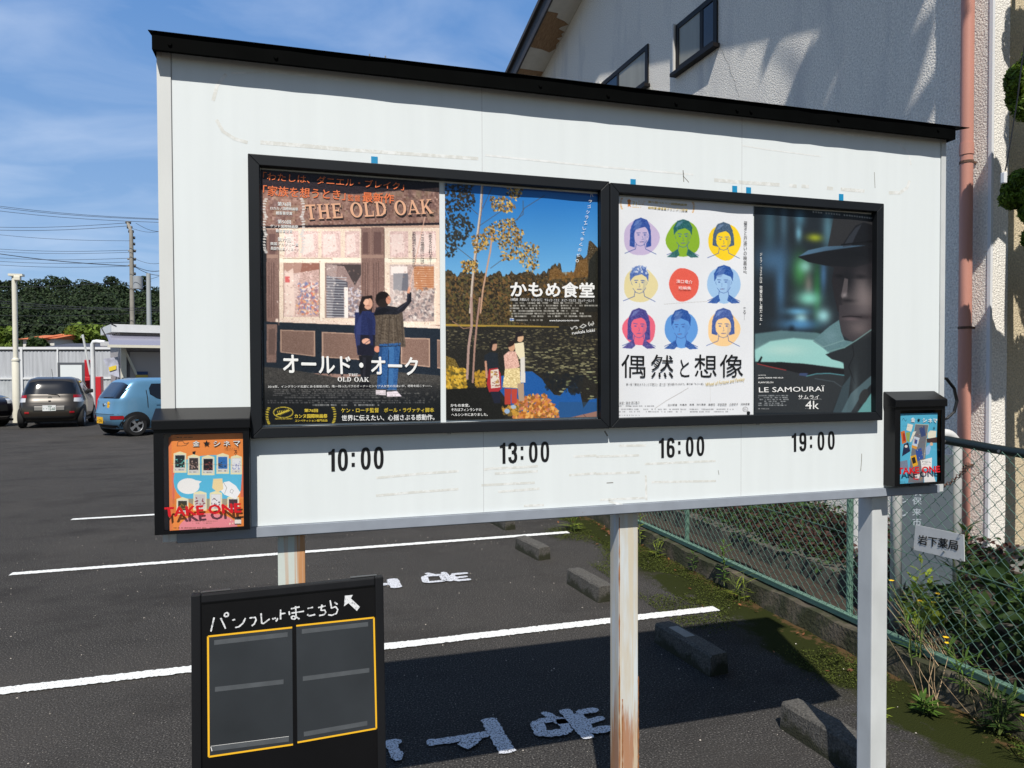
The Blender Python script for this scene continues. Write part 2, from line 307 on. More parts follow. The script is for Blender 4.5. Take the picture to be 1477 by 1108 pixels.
M['black'] = mat('black_frame_metal', lin(26, 29, 33), .5, var=.12, vscale=9, spec=.25)
M['roofblk'] = mat('black_roof_metal', lin(9, 11, 11), .6, var=.25, vscale=12, spec=.12)
M['box'] = mat('black_box_plastic', lin(15, 16, 19), .35, var=.1, vscale=12, spec=.3)
M['ink'] = mat('black_vinyl', lin(16, 16, 18), .5)
M['inkw'] = mat('white_ink', lin(240, 240, 238), .6)
M['inko'] = mat('orange_ink', lin(232, 118, 64), .6)
M['inkgold'] = mat('gold_ink', lin(205, 178, 84), .6)
M['inkdark'] = mat('dark_ink', lin(44, 40, 44), .6)
M['inksign'] = mat('faded_orange_ink', lin(226, 172, 138), .6)
M['inkyel'] = mat('yellow_ink', lin(222, 196, 60), .6)
M['red'] = mat('red_vinyl', lin(206, 26, 36), .4)
M['blue'] = mat('blue_tape', lin(20, 140, 190), .5)
M['stain'] = mixmat(mat('glue_residue', lin(216, 217, 212), .6, var=.05, vscale=90), lin(234, 236, 235), 45, .46, .62, detail=6)
M['stain2'] = mixmat(mat('thin_glue_residue', lin(224, 226, 224), .6), lin(236, 238, 238), 40, .42, .60, detail=4)
M['screw'] = mat('screw_steel', lin(150, 150, 150), .35, metal=.9)
M['galv'] = mat('galvanised_post', lin(200, 203, 203), .5, var=.12, vscale=9, spec=.5, stretch=(1, 1, .5))
E = 0
M['rusty'] = mixmat(mixmat(mat('rusty_post', lin(206, 212, 214), .5, var=.08, vscale=9, stretch=(1, 1, .4)), lin(196, 176, 140), 9, .40, .60, stretch=(1.6, 1.6, .22), amount=.55, seed=1, detail=4),
                    lin(166, 108, 62), 20, .52, .66, stretch=(2.6, 2.6, .13), zlo=.84, zhi=.40, seed=4, detail=8, amount=.85)
mixmat(M['rusty'], lin(206, 194, 170), 15, .50, .57, stretch=(3, 3, .1), amount=.75, seed=8, detail=6)
M['streaky'] = mixmat(mat('rust_streaked_post', lin(204, 212, 206), .5, var=.08, vscale=9, stretch=(1, 1, .4)), lin(196, 128, 56), 22, .50, .60, stretch=(1.6, 1, .035), seed=2.2, detail=3, amount=.85)
M['green'] = mat('green_fence_paint', lin(108, 142, 124), .55, var=.12, vscale=14)
M['dgreen'] = mat('dark_green_fence_paint', lin(20, 30, 28), .45, var=.15, vscale=20)
M['wire'] = mat('green_coated_wire', lin(86, 116, 104), .45, var=.1, vscale=6)
def stucco(name, c, rough=.95):
    m = mat(name, c, rough, var=.30, vscale=70, bump=1., bscale=75, detail=4, spec=.2); return m
M['stucco'] = mixmat(stucco('grey_stucco', lin(240, 235, 226)), lin(184, 184, 188), 1.6, .50, .70, stretch=(1, 1.3, .28), amount=.5, detail=6, seed=2)
M['cream'] = mixmat(stucco('cream_stucco', lin(206, 190, 160)), lin(150, 144, 130), 1.6, .55, .75, stretch=(1, 1.3, .28), amount=.4, detail=5, seed=6)
M['trim'] = mat('white_corner_trim', lin(225, 226, 228), .6)
M['pipe'] = mat('salmon_downpipe', lin(198, 140, 124), .42, var=.07, vscale=3, stretch=(1, 1, .3))
M['rustband'] = mat('rusty_bracket', lin(92, 66, 52), .7, var=.3, vscale=60)
M['darkwood'] = mat('dark_fascia', lin(58, 54, 54), .6, var=.3, vscale=12, stretch=(1, .2, 1))
M['soffit'] = mat('white_soffit_board', lin(206, 202, 192), .8, var=.1, vscale=6)
M['ply'] = mat('bare_soffit_wood', lin(150, 120, 90), .9, var=.4, vscale=18, stretch=(6, .6, 1), detail=6)
M['roof'] = mat('roof_tile', lin(70, 70, 74), .8, var=.3, vscale=6)
M['found'] = mat('foundation_concrete', lin(140, 138, 132), .9, var=.2, vscale=6, bump=.5, bscale=40)
M['alu'] = mat('bronze_window_frame', lin(26, 23, 23), .5, spec=.2)
M['alul'] = mat('pale_window_trim', lin(206, 204, 200), .5)
M['glass'] = mat('window_glass', lin(26, 34, 48), .06, spec=.4, coat=.2)
M['curtain'] = mat('frosted_window_glass', lin(150, 148, 136), .3, var=.15, vscale=2.5, stretch=(1, 3, .4), spec=.3, coat=.1)
M['moss'] = leafmat('moss', lin(66, 74, 26), .6, .9, .1)
M['leafg'] = leafmat('green_leaf', lin(86, 116, 46)); M['leafy'] = leafmat('yellow_green_leaf', lin(136, 150, 52)); M['leafd'] = leafmat('dark_green_leaf', lin(52, 74, 34))
M['leafr'] = leafmat('red_leaf', lin(66, 42, 36), .5); M['dry'] = mat('dry_stalk', lin(176, 150, 116), .8, var=.2, vscale=30, island=.25); M['brownleaf'] = leafmat('fallen_leaf', lin(142, 92, 60), .4)
M['yellowp'] = mat('yellow_petal', lin(246, 196, 16), .6); M['stem'] = mat('weed_stem', lin(104, 118, 58), .7, island=.2)
M['pine'] = leafmat('pine_needles', lin(96, 120, 38), .5); M['bark'] = mat('bark', lin(84, 70, 58), .9, var=.3, vscale=20, bump=1, bscale=30)
M['pole'] = mat('cream_painted_steel', lin(226, 222, 206), .5, var=.04, vscale=5)

# ------------------------------------------------------------------ the setting
g = MB(); g.quad((-600, -60, 0), (600, -60, 0), (600, 900, 0), (-600, 900, 0)); structure(g.build('asphalt_lot', M['asphalt']))
KX0, KX1, KZ = 3.03, 3.19, .14                          # kerb under the fence
g = MB(); n_ = 60; e0 = []
for i in range(n_+1):
    y = -.5+i*12.5/n_; e0.append((2.42+.16*math.sin(y*1.7)+.12*math.sin(y*4.1+1)+.07*math.sin(y*9)+(.28 if y < 3.2 else 0)*min(1, (3.2-y)*1.5), y))
for i in range(n_):
    g.quad((e0[i][0], e0[i][1], .004), (KX0+.02, e0[i][1], .004), (KX0+.02, e0[i+1][1], .004), (e0[i+1][0], e0[i+1][1], .004))

# parking lines: a little ragged along both edges
def pline(x0, x1, y0, y1, w):
    b = MB(); k = int((x1-x0)/.012); pr = None
    for i in range(k+1):
        t = i/k; x = x0+(x1-x0)*t; yc = y0+(y1-y0)*t; a = yc+w/2+random.uniform(-.006, .006); c = yc-w/2+random.uniform(-.006, .006)
        if pr: b.quad((pr[0], pr[2], .007), (x, c, .007), (x, a, .007), (pr[0], pr[1], .007))
        pr = (x, a, c)
    return structure(b.build('parking_line', M['paint']))
pline(-2.30, 2.56, 6.66, 6.71, .085); pline(-2.49, 2.4, 8.93, 8.98, .085); pline(-1.75, 2.71, 4.22, 4.262, .095); pline(-1.4, 2.7, 1.80, 1.83, .09)
# painted characters on the bays (strokes given as they lie on the ground)
zb = zoom(540, 720, 2.855)
def stroke(b, pts, w, z=zb):
    P_ = [onZ(x, y, .0) for x, y in z(*pts)]; Q = []
    for _ in range(2):
        if len(P_) > 2: P_ = [P_[0]]+[q for i in range(len(P_)-1) for q in (P_[i].lerp(P_[i+1], .25), P_[i].lerp(P_[i+1], .75))][0 if False else 0:]+[P_[-1]]
    for i in range(len(P_)-1):
        k = max(2, int((P_[i+1]-P_[i]).length/.011))
        Q += [P_[i].lerp(P_[i+1], t/k) for t in range(k)]
    Q.append(P_[-1]); n_ = len(Q); b.ribbon(Q, [w*random.uniform(.86, 1.12)*min(1, .45+.35*min(i, n_-1-i)) for i in range(n_)], (0, 0, .007+.0006*(len(b.f) % 7)))
b = MB()
for q, w in (((215, 1010, 340, 995, 470, 972), .055), ((362, 1030, 392, 1012, 418, 985), .07), ((468, 908, 505, 975, 552, 1052), .075), ((665, 922, 692, 985), .065), ((690, 978, 800, 963), .06), ((762, 905, 802, 968), .05), ((668, 922, 765, 908), .05), ((690, 885, 742, 905), .045),
             ((780, 872, 830, 930, 885, 993), .06), ((738, 925, 832, 915), .045), ((835, 890, 890, 968), .055), ((832, 888, 922, 874), .05), ((862, 930, 945, 905), .045), ((888, 966, 985, 948), .055), ((40, 1015, 112, 1002), .05), ((72, 1062, 118, 1050), .05), ((62, 1000, 100, 1085), .05)): stroke(b, q, w)
structure(b.build('painted_bay_lettering', M['paint2']))
b = MB()
for q, w in (((20, 356, 85, 350), .06), ((72, 332, 93, 370), .09), ((205, 322, 213, 348), .055), ((210, 348, 292, 341), .045), ((276, 318, 292, 342), .045), ((205, 322, 280, 316), .05), ((212, 309, 246, 318), .05), ((283, 305, 315, 343), .05), ((318, 315, 340, 340), .045), ((316, 314, 386, 308), .05), ((326, 328, 384, 321), .045), ((334, 340, 398, 334), .05)): stroke(b, q, w)
structure(b.build('painted_bay_lettering', M['paint2']))

b = MB(); b.ribbon([onZ(325+i*5.5, 705-i*.42, 0) for i in range(17)], [.03*random.uniform(.5, 1.1) for _ in range(17)], (0, 0, .004)); structure(b.build('faded_line', mixmat(mat('faded_orange_line', lin(110, 74, 56), .9), lin(62, 57, 54), 40, .44, .54)))
# wheel stops
def wheel_stop(x, y0, y1, w, h, sk, label, plate_=False):
    root = thing('wheel_stop', (x, (y0+y1)/2, 0), label, 'wheel stop', 'concrete wheel stops along the bays', rz=sk)
    b = MB(); l_ = (y1-y0)/2; prof = [(-w/2, 0), (w/2, 0), (w/2-.006, h-.012), (w/2-.016, h), (-w/2+.016, h), (-w/2+.006, h-.012)]
    ys = np.linspace(-l_, l_, 9)
    for i, yy in enumerate(ys):
        f = .93 if i in (0, 8) else 1
        b.v += [(px*f+random.uniform(-.002, .002), yy, pz*(1 if f == 1 else .96)+random.uniform(-.002, .002)*(pz > 0)) for px, pz in prof]
    for i in range(8):
        for j in range(6): b.f.append((i*6+j, i*6+(j+1) % 6, (i+1)*6+(j+1) % 6, (i+1)*6+j)); b.m.append(0)
    b.f += [tuple(range(6)), tuple(reversed(range(48, 54)))]; b.m += [0, 0]
    b.build('concrete_block', M['concrete'], root, world=False)
    if plate_: b = MB(); b.box((-w/2+.034, -.01, h-.001), (w/2-.034, l_*.6, h+.0025)); b.build('name_plate', M['found'], root, world=False)
    return root
wheel_stop(1.955, 5.80, 6.27, .125, .115, .16, 'mossy concrete wheel stop crossing the second white line from the front')
wheel_stop(2.02, 4.62, 5.12, .13, .12, .10, 'pale topped concrete wheel stop just left of the middle post')
wheel_stop(2.11, 3.33, 3.86, .13, .12, .10, 'dark concrete wheel stop in the shade right of the middle post', True)
wheel_stop(2.17, 2.28, 2.76, .13, .125, .10, 'speckled concrete wheel stop half hidden behind the right post')
wheel_stop(2.0, 7.0, 7.5, .125, .11, .12, 'far concrete wheel stop peeping out under the board above the second line')

# kerb below the fence
b = MB(); ys = np.linspace(-.6, 12, 120)
for y in ys: b.v += [(KX0+random.uniform(-.008, .008), y, 0), (KX0+.012+random.uniform(-.01, .01), y, KZ+random.uniform(-.012, .006)), (KX1, y, KZ+.002), (KX1, y, -.05)]
for i in range(119):
    for j in range(3): b.f.append((i*4+j+1, i*4+j, i*4+4+j, i*4+5+j)); b.m.append(0)
tag(b.build('kerb_wall', M['kerbc']), 'low mossy concrete kerb running beneath the green fence', 'kerb')
b = MB()
for i in range(40):
    for j in range(8): 
        pass
nx, ny = 14, 90; V = [(KX1-.03+i*(30/nx if i > 6 else .28), -1.5+j*.2, .05+random.uniform(-.03, .04)+(.06 if i > 2 else 0)) for i in range(nx) for j in range(ny)]
fast = [(i*ny+j, (i+1)*ny+j, (i+1)*ny+j+1, i*ny+j+1) for i in range(nx-1) for j in range(ny-1)]; b.add(V, fast); structure(b.build('garden_soil', M['soil'], smooth='all'))

# ------------------------------------------------------------------ chain-link fence
FX = 3.117
fence = thing('chain_link_fence', (FX, 5, KZ), 'green chain link fence standing on the mossy kerb', 'fence')
FY0, FY1 = -.2, 9.6; ZB, ZT = .172, 1.272
def zt(y): return ZT + .022*math.sin((y-2.8)*1.9)*0 + (.015 if y > 2.6 else -.02*(2.6-y)*2)
b = MB(); b.box((FX-.022, FY0, ZB-.022), (FX+.022, FY1, ZB+.012), bev=.004); b.box((FX-.03, FY0, ZB+.012), (FX-.022, FY1, ZB+.018)); b.build('bottom_rail', M['green'], fence)
b = MB(); b.tube([(FX, y, zt(y)) for y in np.linspace(FY0, FY1, 40)], .022, 10)
b.build('top_rail', M['dgreen'], fence, smooth=True)
for y in np.arange(2.23, 4.2, .29): b = MB(); b.cyl((FX-.026, y, zt(y)-.004), (FX-.018, y, zt(y)-.004), .007, 8); b.build('wire_clip', M['screw'], fence)
for y in (.45, 3.51, 5.40, 7.30, 9.2):
    b = MB(); b.cyl((FX+.03, y, .02), (FX+.03, y, zt(y)-.01), .019, 12); b.build('fence_post', M['green'], fence, smooth=True)
b = MB(); dy = .036; dz = .036; nW = int((FY1-FY0)/dy); rr = .0019
for k in range(nW):
    y0 = FY0+k*dy; pts = []; z = ZB+.012; q = 0
    while z < ZT+.012: 
        pts.append((FX-.026+(.004 if (k+q) % 2 else -.001), y0+(dy*1.04 if q % 2 == k % 2 else -dy*.04)+random.uniform(-.0012, .0012), z)); z += dz; q += 1
    b.tube(pts, rr, 4, cap=False)
b.tube([(FX-.028, y, .665+.012*math.sin(y*2)) for y in np.linspace(FY0, FY1, 60)], .0022, 4)
b.build('wire_mesh', M['wire'], fence)
# pharmacy sign tied on to the mesh
sp = [Vector((FX-.034, 3.012, .817)), Vector((FX-.034, 2.716, .832)), Vector((FX-.034, 2.716, .698)), Vector((FX-.034, 3.012, .692))]
sgn = [onX(x, y, FX-.036) for x, y in ((1320.5, 757), (1390, 771.5), (1391, 810), (1317.5, 793))]
ps = thing('hanging_sign', tuple(sum(sgn, Vector())/4), 'white plastic plate with black pharmacy name tied on the fence mesh', 'sign')
b = MB(); b.prism([Vector(p) for p in sgn], (.004, 0, 0)); b.build('plate', mat('sign_plate', lin(206, 206, 204), .5, var=.05, vscale=20), ps)
zs = zoom(1240, 540, 3.692)
tq = [onX(x, y, FX-.0375) for x, y in zs(312, 853, 526, 885, 310, 905)]
text('lettering', '岩下薬局', tq[0], tq[1], tq[2], M['ink'], ps, off=(-.001, 0, 0), bold=.025)
for p in sgn[1:]: b = MB(); q = p.lerp(sum(sgn, Vector())/4, .06); b.tube([q+Vector((-.004, 0, 0)), q+Vector((-.007, .01, .004)), q+Vector((.012, .016, .008))], .0018, 5); b.build('wire_tie', M['screw'], ps)

# ------------------------------------------------------------------ stucco house beyond the fence
HX, HY = 4.6, 3.83; HA = R(3.0)                         # near left corner; the left wall leans this much towards the lot
house = thing('stucco_house', (HX, HY, 0), 'grey and cream stucco house with dark rake board and peeling soffit', 'house', rz=HA)
HM = Matrix.Translation((HX, HY, 0)) @ Matrix.Rotation(HA, 4, 'Z'); HI = HM.inverted(); wn = HM.to_3x3() @ Vector((1, 0, 0))
def onH(x, y, d=0.): return HI @ onp(x, y, HM @ Vector((-d, 0, 0)), wn)
ln0, ln1 = onH(786, 101), onH(840, 0); sl_ = (ln1.z-ln0.z)/(ln0.y-ln1.y)
AP = 4.75; zap = ln0.z+sl_*(ln0.y-AP); DEP = 2*AP                 # ridge position and height where the soffit meets the wall
zw = lambda y: zap - sl_*abs(y-AP)
BZ = .36
b = MB(); pts = [(0, y, zw(y)) for y in np.linspace(0, DEP, 21)]
b.prism([(0, 0, BZ), (0, DEP, BZ)]+[(0, p[1], p[2]) for p in reversed(pts)], (.18, 0, 0))
b.build('side_wall', M['stucco'], house, world=False)
b = MB(); b.box((.183, 0, BZ), (9, .18, zw(0)), 0); b.box((8.82, .183, BZ), (9, DEP, zw(0)), 0); b.box((.183, DEP-.18, BZ), (8.81, DEP, zw(0)), 0); b.build('front_wall', M['cream'], house, world=False)
b = MB(); b.box((.035, .04, -.1), (8.95, DEP-.04, BZ-.003)); b.box((-.012, -.014, BZ-.018), (9.01, DEP+.01, BZ+.012)); b.build('foundation', M['found'], house, world=False)
b = MB(); b.box((-.006, -.012, BZ+.014), (.016, .012, zw(0)-.01)); b.build('corner_trim', M['trim'], house, world=False)
OV = .50; T = .17
rf = MB()
for s in (0, 1):
    y_e = -.75 if s == 0 else DEP+.55
    ze = zw(y_e); rf.prism([(-OV-.05, AP, zap+T+.06), (-OV-.05, y_e, ze+T+.06), (9.5, y_e, ze+T+.06), (9.5, AP, zap+T+.06)], (0, 0, .07))
rfo = rf.build('roof', M['roof'], house, world=False)
b = MB()
for s in (0, 1):
    y_e = -.75 if s == 0 else DEP+.55; ze = zw(y_e); b.prism([(-OV, AP, zap-.03), (-OV, y_e, ze-.03), (-OV, y_e, ze+T+.055), (-OV, AP, zap+T+.055)], (.03, 0, 0))
b.build('rake_board', M['darkwood'], rfo, world=False)
b = MB()
for s in (0, 1):
    y_e = -.75 if s == 0 else DEP+.55; ze = zw(y_e); b.prism([(-OV+.032, AP, zap+.003), (-OV+.032, y_e, ze+.003), (9.4, y_e, ze+.003), (9.4, AP, zap+.003)], (0, 0, .03))
b.build('soffit', M['soffit'], rfo, world=False)
# bare, torn patch of the soffit: ragged outline along the boards
zS = zoom(700, 0, 4.923)
def onS(x, y): # underside plane of the far slope
    p0 = HM @ Vector((0, AP, zap)); n = HM.to_3x3() @ Vector((0, sl_, 1)).normalized(); return HI @ onp(x, y, p0, n)
b = MB()
pt = [(385, 70), (518, 95), (505, 125), (560, 150), (590, 175), (540, 190), (520, 205), (572, 228), (540, 240), (560, 262), (505, 275), (540, 290), (505, 315), (500, 345), (455, 372), (400, 350), (330, 335), (272, 322), (300, 250)]
P_ = [onS(*zS(x, y)[0]) for x, y in pt]
for p in P_: p.x = max(min(p.x, -.012), -OV+.034)
b.prism([p+Vector((0, 0, -.001)) for p in P_], (0, 0, -.003)); b.build('bare_soffit_patch', M['ply'], rfo, world=False); b = MB(); P_ = [onS(*zS(x, y)[0]) for x, y in ((200, 480), (425, 512), (425, 545), (180, 515))]
for p in P_: p.x = max(min(p.x, -.012), -OV+.034)
b.prism([p+Vector((0, 0, -.001)) for p in P_], (0, 0, -.003)); b.build('bare_soffit_patch', M['ply'], rfo, world=False)
def window(px, mull, glasses, cut=None, sill=True):
    a, c = onH(*px[0]), onH(*px[1]); y0, y1 = min(a.y, c.y), max(a.y, c.y); z0, z1 = min(a.z, c.z), max(a.z, c.z)
    b = MB(); d0, d1 = -.022, -.003; t = .065
    b.box((d0, y0, z0), (d1, y1, z0+t)); b.box((d0, y0, z1-t), (d1, y1, z1)); b.box((d0, y0, z0+t), (d1, y0+t, z1-t)); b.box((d0, y1-t, z0+t), (d1, y1, z1-t))
    ym = y0+(y1-y0)*mull; b.box((d0+.004, ym-.03, z0+t), (d1, ym+.03, z1-t)); w = b.build('window', M['alu'], house, world=False)
    for (ya, yb, m_) in ((y0+t, ym-.03, glasses[0]), (ym+.03, y1-t, glasses[1])):
        b = MB(); b.box((-.0115, ya, z0+t), (-.0035, yb, z1-t)); b.build('pane', M[m_], w, world=False)
    b = MB(); b.box((-.05, y1+.002, z0-.01), (-.001, y1+.028, z1+.02)); b.build('side_casing', M['alul'], w, world=False)
    b = MB(); b.box((-.085, y0-.03, z0-.045), (-.001, y1+.03, z0-.004)); b.build('sill', M['alu'], w, world=False)
window(((976.5, 106), (1036, -12)), .36, ('glass', 'curtain'))
window(((869, 120), (936, 121)), .62, ('curtain', 'glass'))
# downpipe at the corner
pc = HM @ Vector((-.085, .13, 0)); b = MB()
b.tube([(-.075, .12, .02), (-.075, .12, 4), (-.075, .12, zw(0)-.35), (-.02, -.3, zw(0)-.1), (-.02, -.68, zw(0)-.05)], .042, 14); dp = b.build('downpipe', M['pipe'], house, smooth=True, world=False)
for z in (.95, 1.93, 3.10, 4.6, 6.0):
    b = MB(); b.cyl((-.075, .12, z), (-.075, .12, z+.018), .0455, 14); b.box((-.075, .10, z+.002), (-.001, .114, z+.016)); b.build('bracket', M['rustband'], dp, world=False)
b = MB(); b.tube([(-.075, .12, 3.16), (-.075, .12, 3.24)], .0465, 14); b.build('pipe_socket', M['pipe'], dp, smooth=True, world=False)
b = MB(); b.box((-.3, -.86, zw(-.75)+.04), (9.5, -.76, zw(-.75)+.14)); b.build('gutter', M['pipe'], house, world=False)
# cracks and stains of the plaster
b = MB(); zc = zoom(960, 0, 2.857); P_ = [onH(x, y, .0015) for x, y in zc(232, 205, 245, 240, 262, 265, 268, 300, 285, 335, 292, 370, 305, 400)]; b.ribbon(P_, [.003, .004, .002, .005, .003, .003, .002], (-.0005, 0, 0)); b.build('plaster_crack', M['found'], house, world=False)
# ------------------------------------------------------------------ the notice board
BY = 2.12
M['rustline'] = mat('rust', lin(150, 98, 58), .9, var=.35, vscale=40)
M['ltrim'] = mixmat(mat('pale_edge_metal', lin(214, 216, 214), .5, var=.06, vscale=9, stretch=(1, 1, .3)), lin(170, 150, 120), 22, .60, .70, stretch=(2, 1, .08), amount=.6)
M['roofblk'] = mat('matt_black_roof_metal', lin(6, 7, 7), .75, var=.3, vscale=12, spec=.03)
board = thing('notice_board', (.975, 2.18, 0), 'large white cinema notice board on three posts with black roof strip', 'notice board')
XL, XR, ZB0, ZT0 = -.372, 2.325, 1.182, 2.52
b = MB(); b.box((XL+.035, BY, ZB0+.028), (XR-.022, BY+.09, ZT0), bev=.002); panel = b.build('panel', M['white'], board)
b = MB(); b.box((XL, BY-.004, ZB0+.002), (XL+.0345, BY+.094, ZT0+.01)); b.build('edge_trim', M['ltrim'], board)
b = MB(); b.box((XR-.0215, BY-.004, ZB0+.002), (XR, BY+.094, ZT0+.01)); b.build('edge_trim', M['galv'], board)
b = MB(); b.box((XL+.036, BY-.009, ZB0), (XR-.023, BY-.001, ZB0+.0275)); b.box((XL+.036, BY+.0, ZB0-.004), (XR-.023, BY+.094, ZB0+.0275)); b.build('bottom_rail', M['shabby'], board)
b = MB(); b.box((XL+.03, BY+.02, ZB0-.009), (XR-.03, BY+.075, ZB0-.0045)); b.build('under_strip', M['rustband'], board)
# seams, joints and ghost marks of old lettering
M['gap'] = mat('seam_gap', lin(188, 190, 192), .8)
for px in (697, 1069):
    b = MB(); x = onY(px, 600, BY).x; b.box((x-.0007, BY-.0004, ZB0+.03), (x+.0007, BY+.001, ZT0-.004)); b.build('seam', M['gap'], panel)
b = MB(); b.box((XL+.0345, BY-.0008, ZB0+.03), (XL+.0365, BY+.001, ZT0-.004)); b.build('seam', mat('edge_seam_gap', lin(150, 152, 155), .8), panel)  # grey joint line between panel and left trim
def mark(pts, w, m='stain', z=None, dy=.00025, parent=None, name='tape_residue'):
    b = MB(); P_ = [onY(x, y, BY) for x, y in (z(*pts) if z else [(pts[i], pts[i+1]) for i in range(0, len(pts), 2)])]
    Q = []
    for i in range(len(P_)-1): Q += [P_[i].lerp(P_[i+1], t/6) for t in range(6)]
    Q.append(P_[-1]); b.ribbon(Q, w, (0, -dy, 0)); return b.build(name, M[m], parent or panel)
z1 = zoom(0, 0, 2.954); z2 = zoom(440, 590, 3.517); z3 = zoom(860, 580, 3.357); z4 = zoom(960, 0, 2.857)
mark((965, 315, 925, 365, 908, 430), .009, z=z1); mark((922, 510, 950, 560, 1000, 592, 1055, 608), .009, z=z1); mark((1110, 607, 1300, 622, 1477, 638), .011, z=z1)
mark((985, 312, 1150, 306, 1300, 322, 1470, 345), .006, 'stain2', z=z1); mark((500, 216, 690, 229), .010); mark((700, 224, 860, 240, 1000, 252), .006, 'stain2')
mark((200, 742, 330, 753, 470, 762), .012, z=z4); mark((510, 764, 540, 768), .012, z=z4); mark((560, 767, 590, 770), .012, z=z4); mark((665, 775, 690, 778), .012, z=z4); mark((722, 780, 820, 788), .012, z=z4)
mark((920, 795, 965, 795, 995, 775, 1006, 745), .012, z=z4); mark((640, 545, 880, 568, 960, 590, 1000, 630, 1012, 680), .006, 'stain2', z=z4)
mark((315, 600, 430, 618, 640, 645), .004, 'stain2', z=z4)
for q in ((360, 350, 590, 328, 780, 315), (360, 440, 560, 422, 778, 406), (895, 387, 1030, 380, 1165, 374), (980, 420, 1090, 412, 1190, 404), (1110, 492, 1212, 487), (960, 302, 1080, 296, 1180, 290), (962, 328, 1080, 322, 1180, 316), (1340, 336, 1477, 326), (1362, 241, 1477, 236), (905, 308, 960, 300)): mark(q, .0075, 'stain', z=z2)
for q in ((112, 212, 242, 210), (0, 264, 208, 258), (0, 348, 212, 340), (235, 300, 578, 285), (268, 388, 580, 382), (20, 474, 235, 464), (240, 355, 243, 475), (60, 480, 130, 500)): mark(q, .0075, 'stain', z=z3)
for q in ((1285, 250, 1284, 290, 1280, 335),): mark(q, .003, 'seam2' if 'seam2' in M else 'found', z=z3, name='scratch')
mark((50, 392, 82, 390), .003, 'found', z=z3, name='scratch'); mark((72, 702, 75, 750), .003, 'found', z=z4, name='scratch'); mark((72, 725, 96, 752), .0025, 'found', z=z4, name='scratch'); mark((860, 710, 863, 775), .0022, 'found', z=z4, name='scratch'); mark((40, 140, 55, 165), .005, 'found', z=z3, name='scratch'); mark((590, 330, 594, 352), .002, 'found', z=z3, name='scratch')
# roof strip
b = MB(); YF = BY-.041; zr0, zr1 = 2.499, 2.543
for i in range(24):
    pass
k = 40; xs = np.linspace(XL-.004, XR+.004, k); rv = [random.uniform(-.0012, .0012) for _ in xs]
for i, x in enumerate(xs): b.v += [(x, YF+rv[i], zr0), (x, YF+.012, zr0), (x, YF+rv[i], zr1), (x, BY+.1, zr1+.02), (x, BY+.1, zr0)]
for i in range(k-1):
    o = i*5; p = o+5
    b.f += [(o, p, p+2, o+2), (o+2, p+2, p+3, o+3), (o+3, p+3, p+4, o+4), (o+1, o, p, p+1)][0:3] + [(o, o+1, p+1, p)]; b.m += [0]*4
for o in (0, (k-1)*5): b.f.append((o, o+2, o+3, o+4)); b.m.append(0)
b.build('roof_fascia', M['roofblk'], board)
b = MB(); b.prism([(XL-.012, YF-.006, zr1+.0012), (XR+.062, YF-.006, zr1+.0012), (XR+.062, BY+.13, zr1+.030), (XL-.012, BY+.13, zr1+.030)], (0, 0, .0022)); roofs = b.build('roof_sheet', M['roofblk'], board)
for x, y in ((245, 64), (398, 83), (779, 124), (877, 138), (975, 149), (1063, 159), (1083, 161), (1209, 173), (1353, 188)):
    p = onY(x, y, YF); b = MB(); b.cyl((p.x, YF-.0045, p.z), (p.x, YF+.002, p.z), .005, 10, r2=.0065); b.build('roof_screw', M['roofblk'], board)
for x in (.19, .235): b = MB(); b.cyl((x, YF+.01, zr1+.003), (x, YF+.01, zr1+.016), .002, 6); b.build('roof_screw', M['screw'], board)
# posts
def post(x0, s, m, name='post'):
    b = MB(); b.box((x0, 2.152, -.02), (x0+s, 2.152+s, ZB0-.0095), bev=.004); o = b.build(name, M[m], board); return o
b = MB()
for x_, z0_, z1_ in ((.9992, .03, 1.16), (1.0685, .03, .62), (1.0105, .05, .55)):
    P_ = [Vector((x_+.0015, 2.152, z)) for z in np.linspace(z0_, z1_, 40)]; b.ribbon(P_, [random.uniform(.0015, .006) for _ in P_], (0, -.0012, 0))
b.build('rust_streak', M['rustline'], board)
post(-.0765, .0765, 'streaky'); post(.999, .071, 'rusty'); post(2.03, .072, 'galv')
for x in (-.0765+.038, .999+.036, 2.03+.036): b = MB(); b.box((x-.07, 2.11, .003), (x+.07, 2.27, .012)); b.build('base_plate', M['rustband'], board)
# display frames
def display(px, label_i):
    TL, TR, BL, BR = [onY(x, y, BY-.035) for x, y in px]; x0, x1 = (TL.x+BL.x)/2, (TR.x+BR.x)/2; z1_, z0_ = (TL.z+TR.z)/2, (BL.z+BR.z)/2; t = .030; y0, y1 = BY-.036, BY-.001
    b = MB()
    def bar(poly):
        b.prism([(x, y0, z) for x, z in poly], (0, y1-y0, 0))
        c = sum((Vector((x, 0, z)) for x, z in poly), Vector())/4
    bar([(x0, z1_), (x1, z1_), (x1-t, z1_-t), (x0+t, z1_-t)]); bar([(x0, z0_), (x0+t, z0_+t), (x1-t, z0_+t), (x1, z0_)]); bar([(x0, z1_), (x0+t, z1_-t), (x0+t, z0_+t), (x0, z0_)]); bar([(x1, z1_), (x1, z0_), (x1-t, z0_+t), (x1-t, z1_-t)])
    f = b.build('display_frame', M['black'], board); md = f.modifiers.new('bevel', 'BEVEL'); md.width = .002; md.segments = 2; md.limit_method = 'ANGLE'
    b = MB(); b.box((x0+t-.002, BY-.008, z0_+t-.002), (x1-t+.002, BY-.0015, z1_-t+.002)); b.build('backing_sheet', M['white'], f)
    for cx_ in (x0+(x1-x0)*.52,):
        b = MB(); b.cyl((cx_, BY-.02, z0_-.004), (cx_, BY-.02, z0_+.001), .006, 8); b.build('frame_screw', M['screw'], f)
    return x0, x1, z0_, z1_
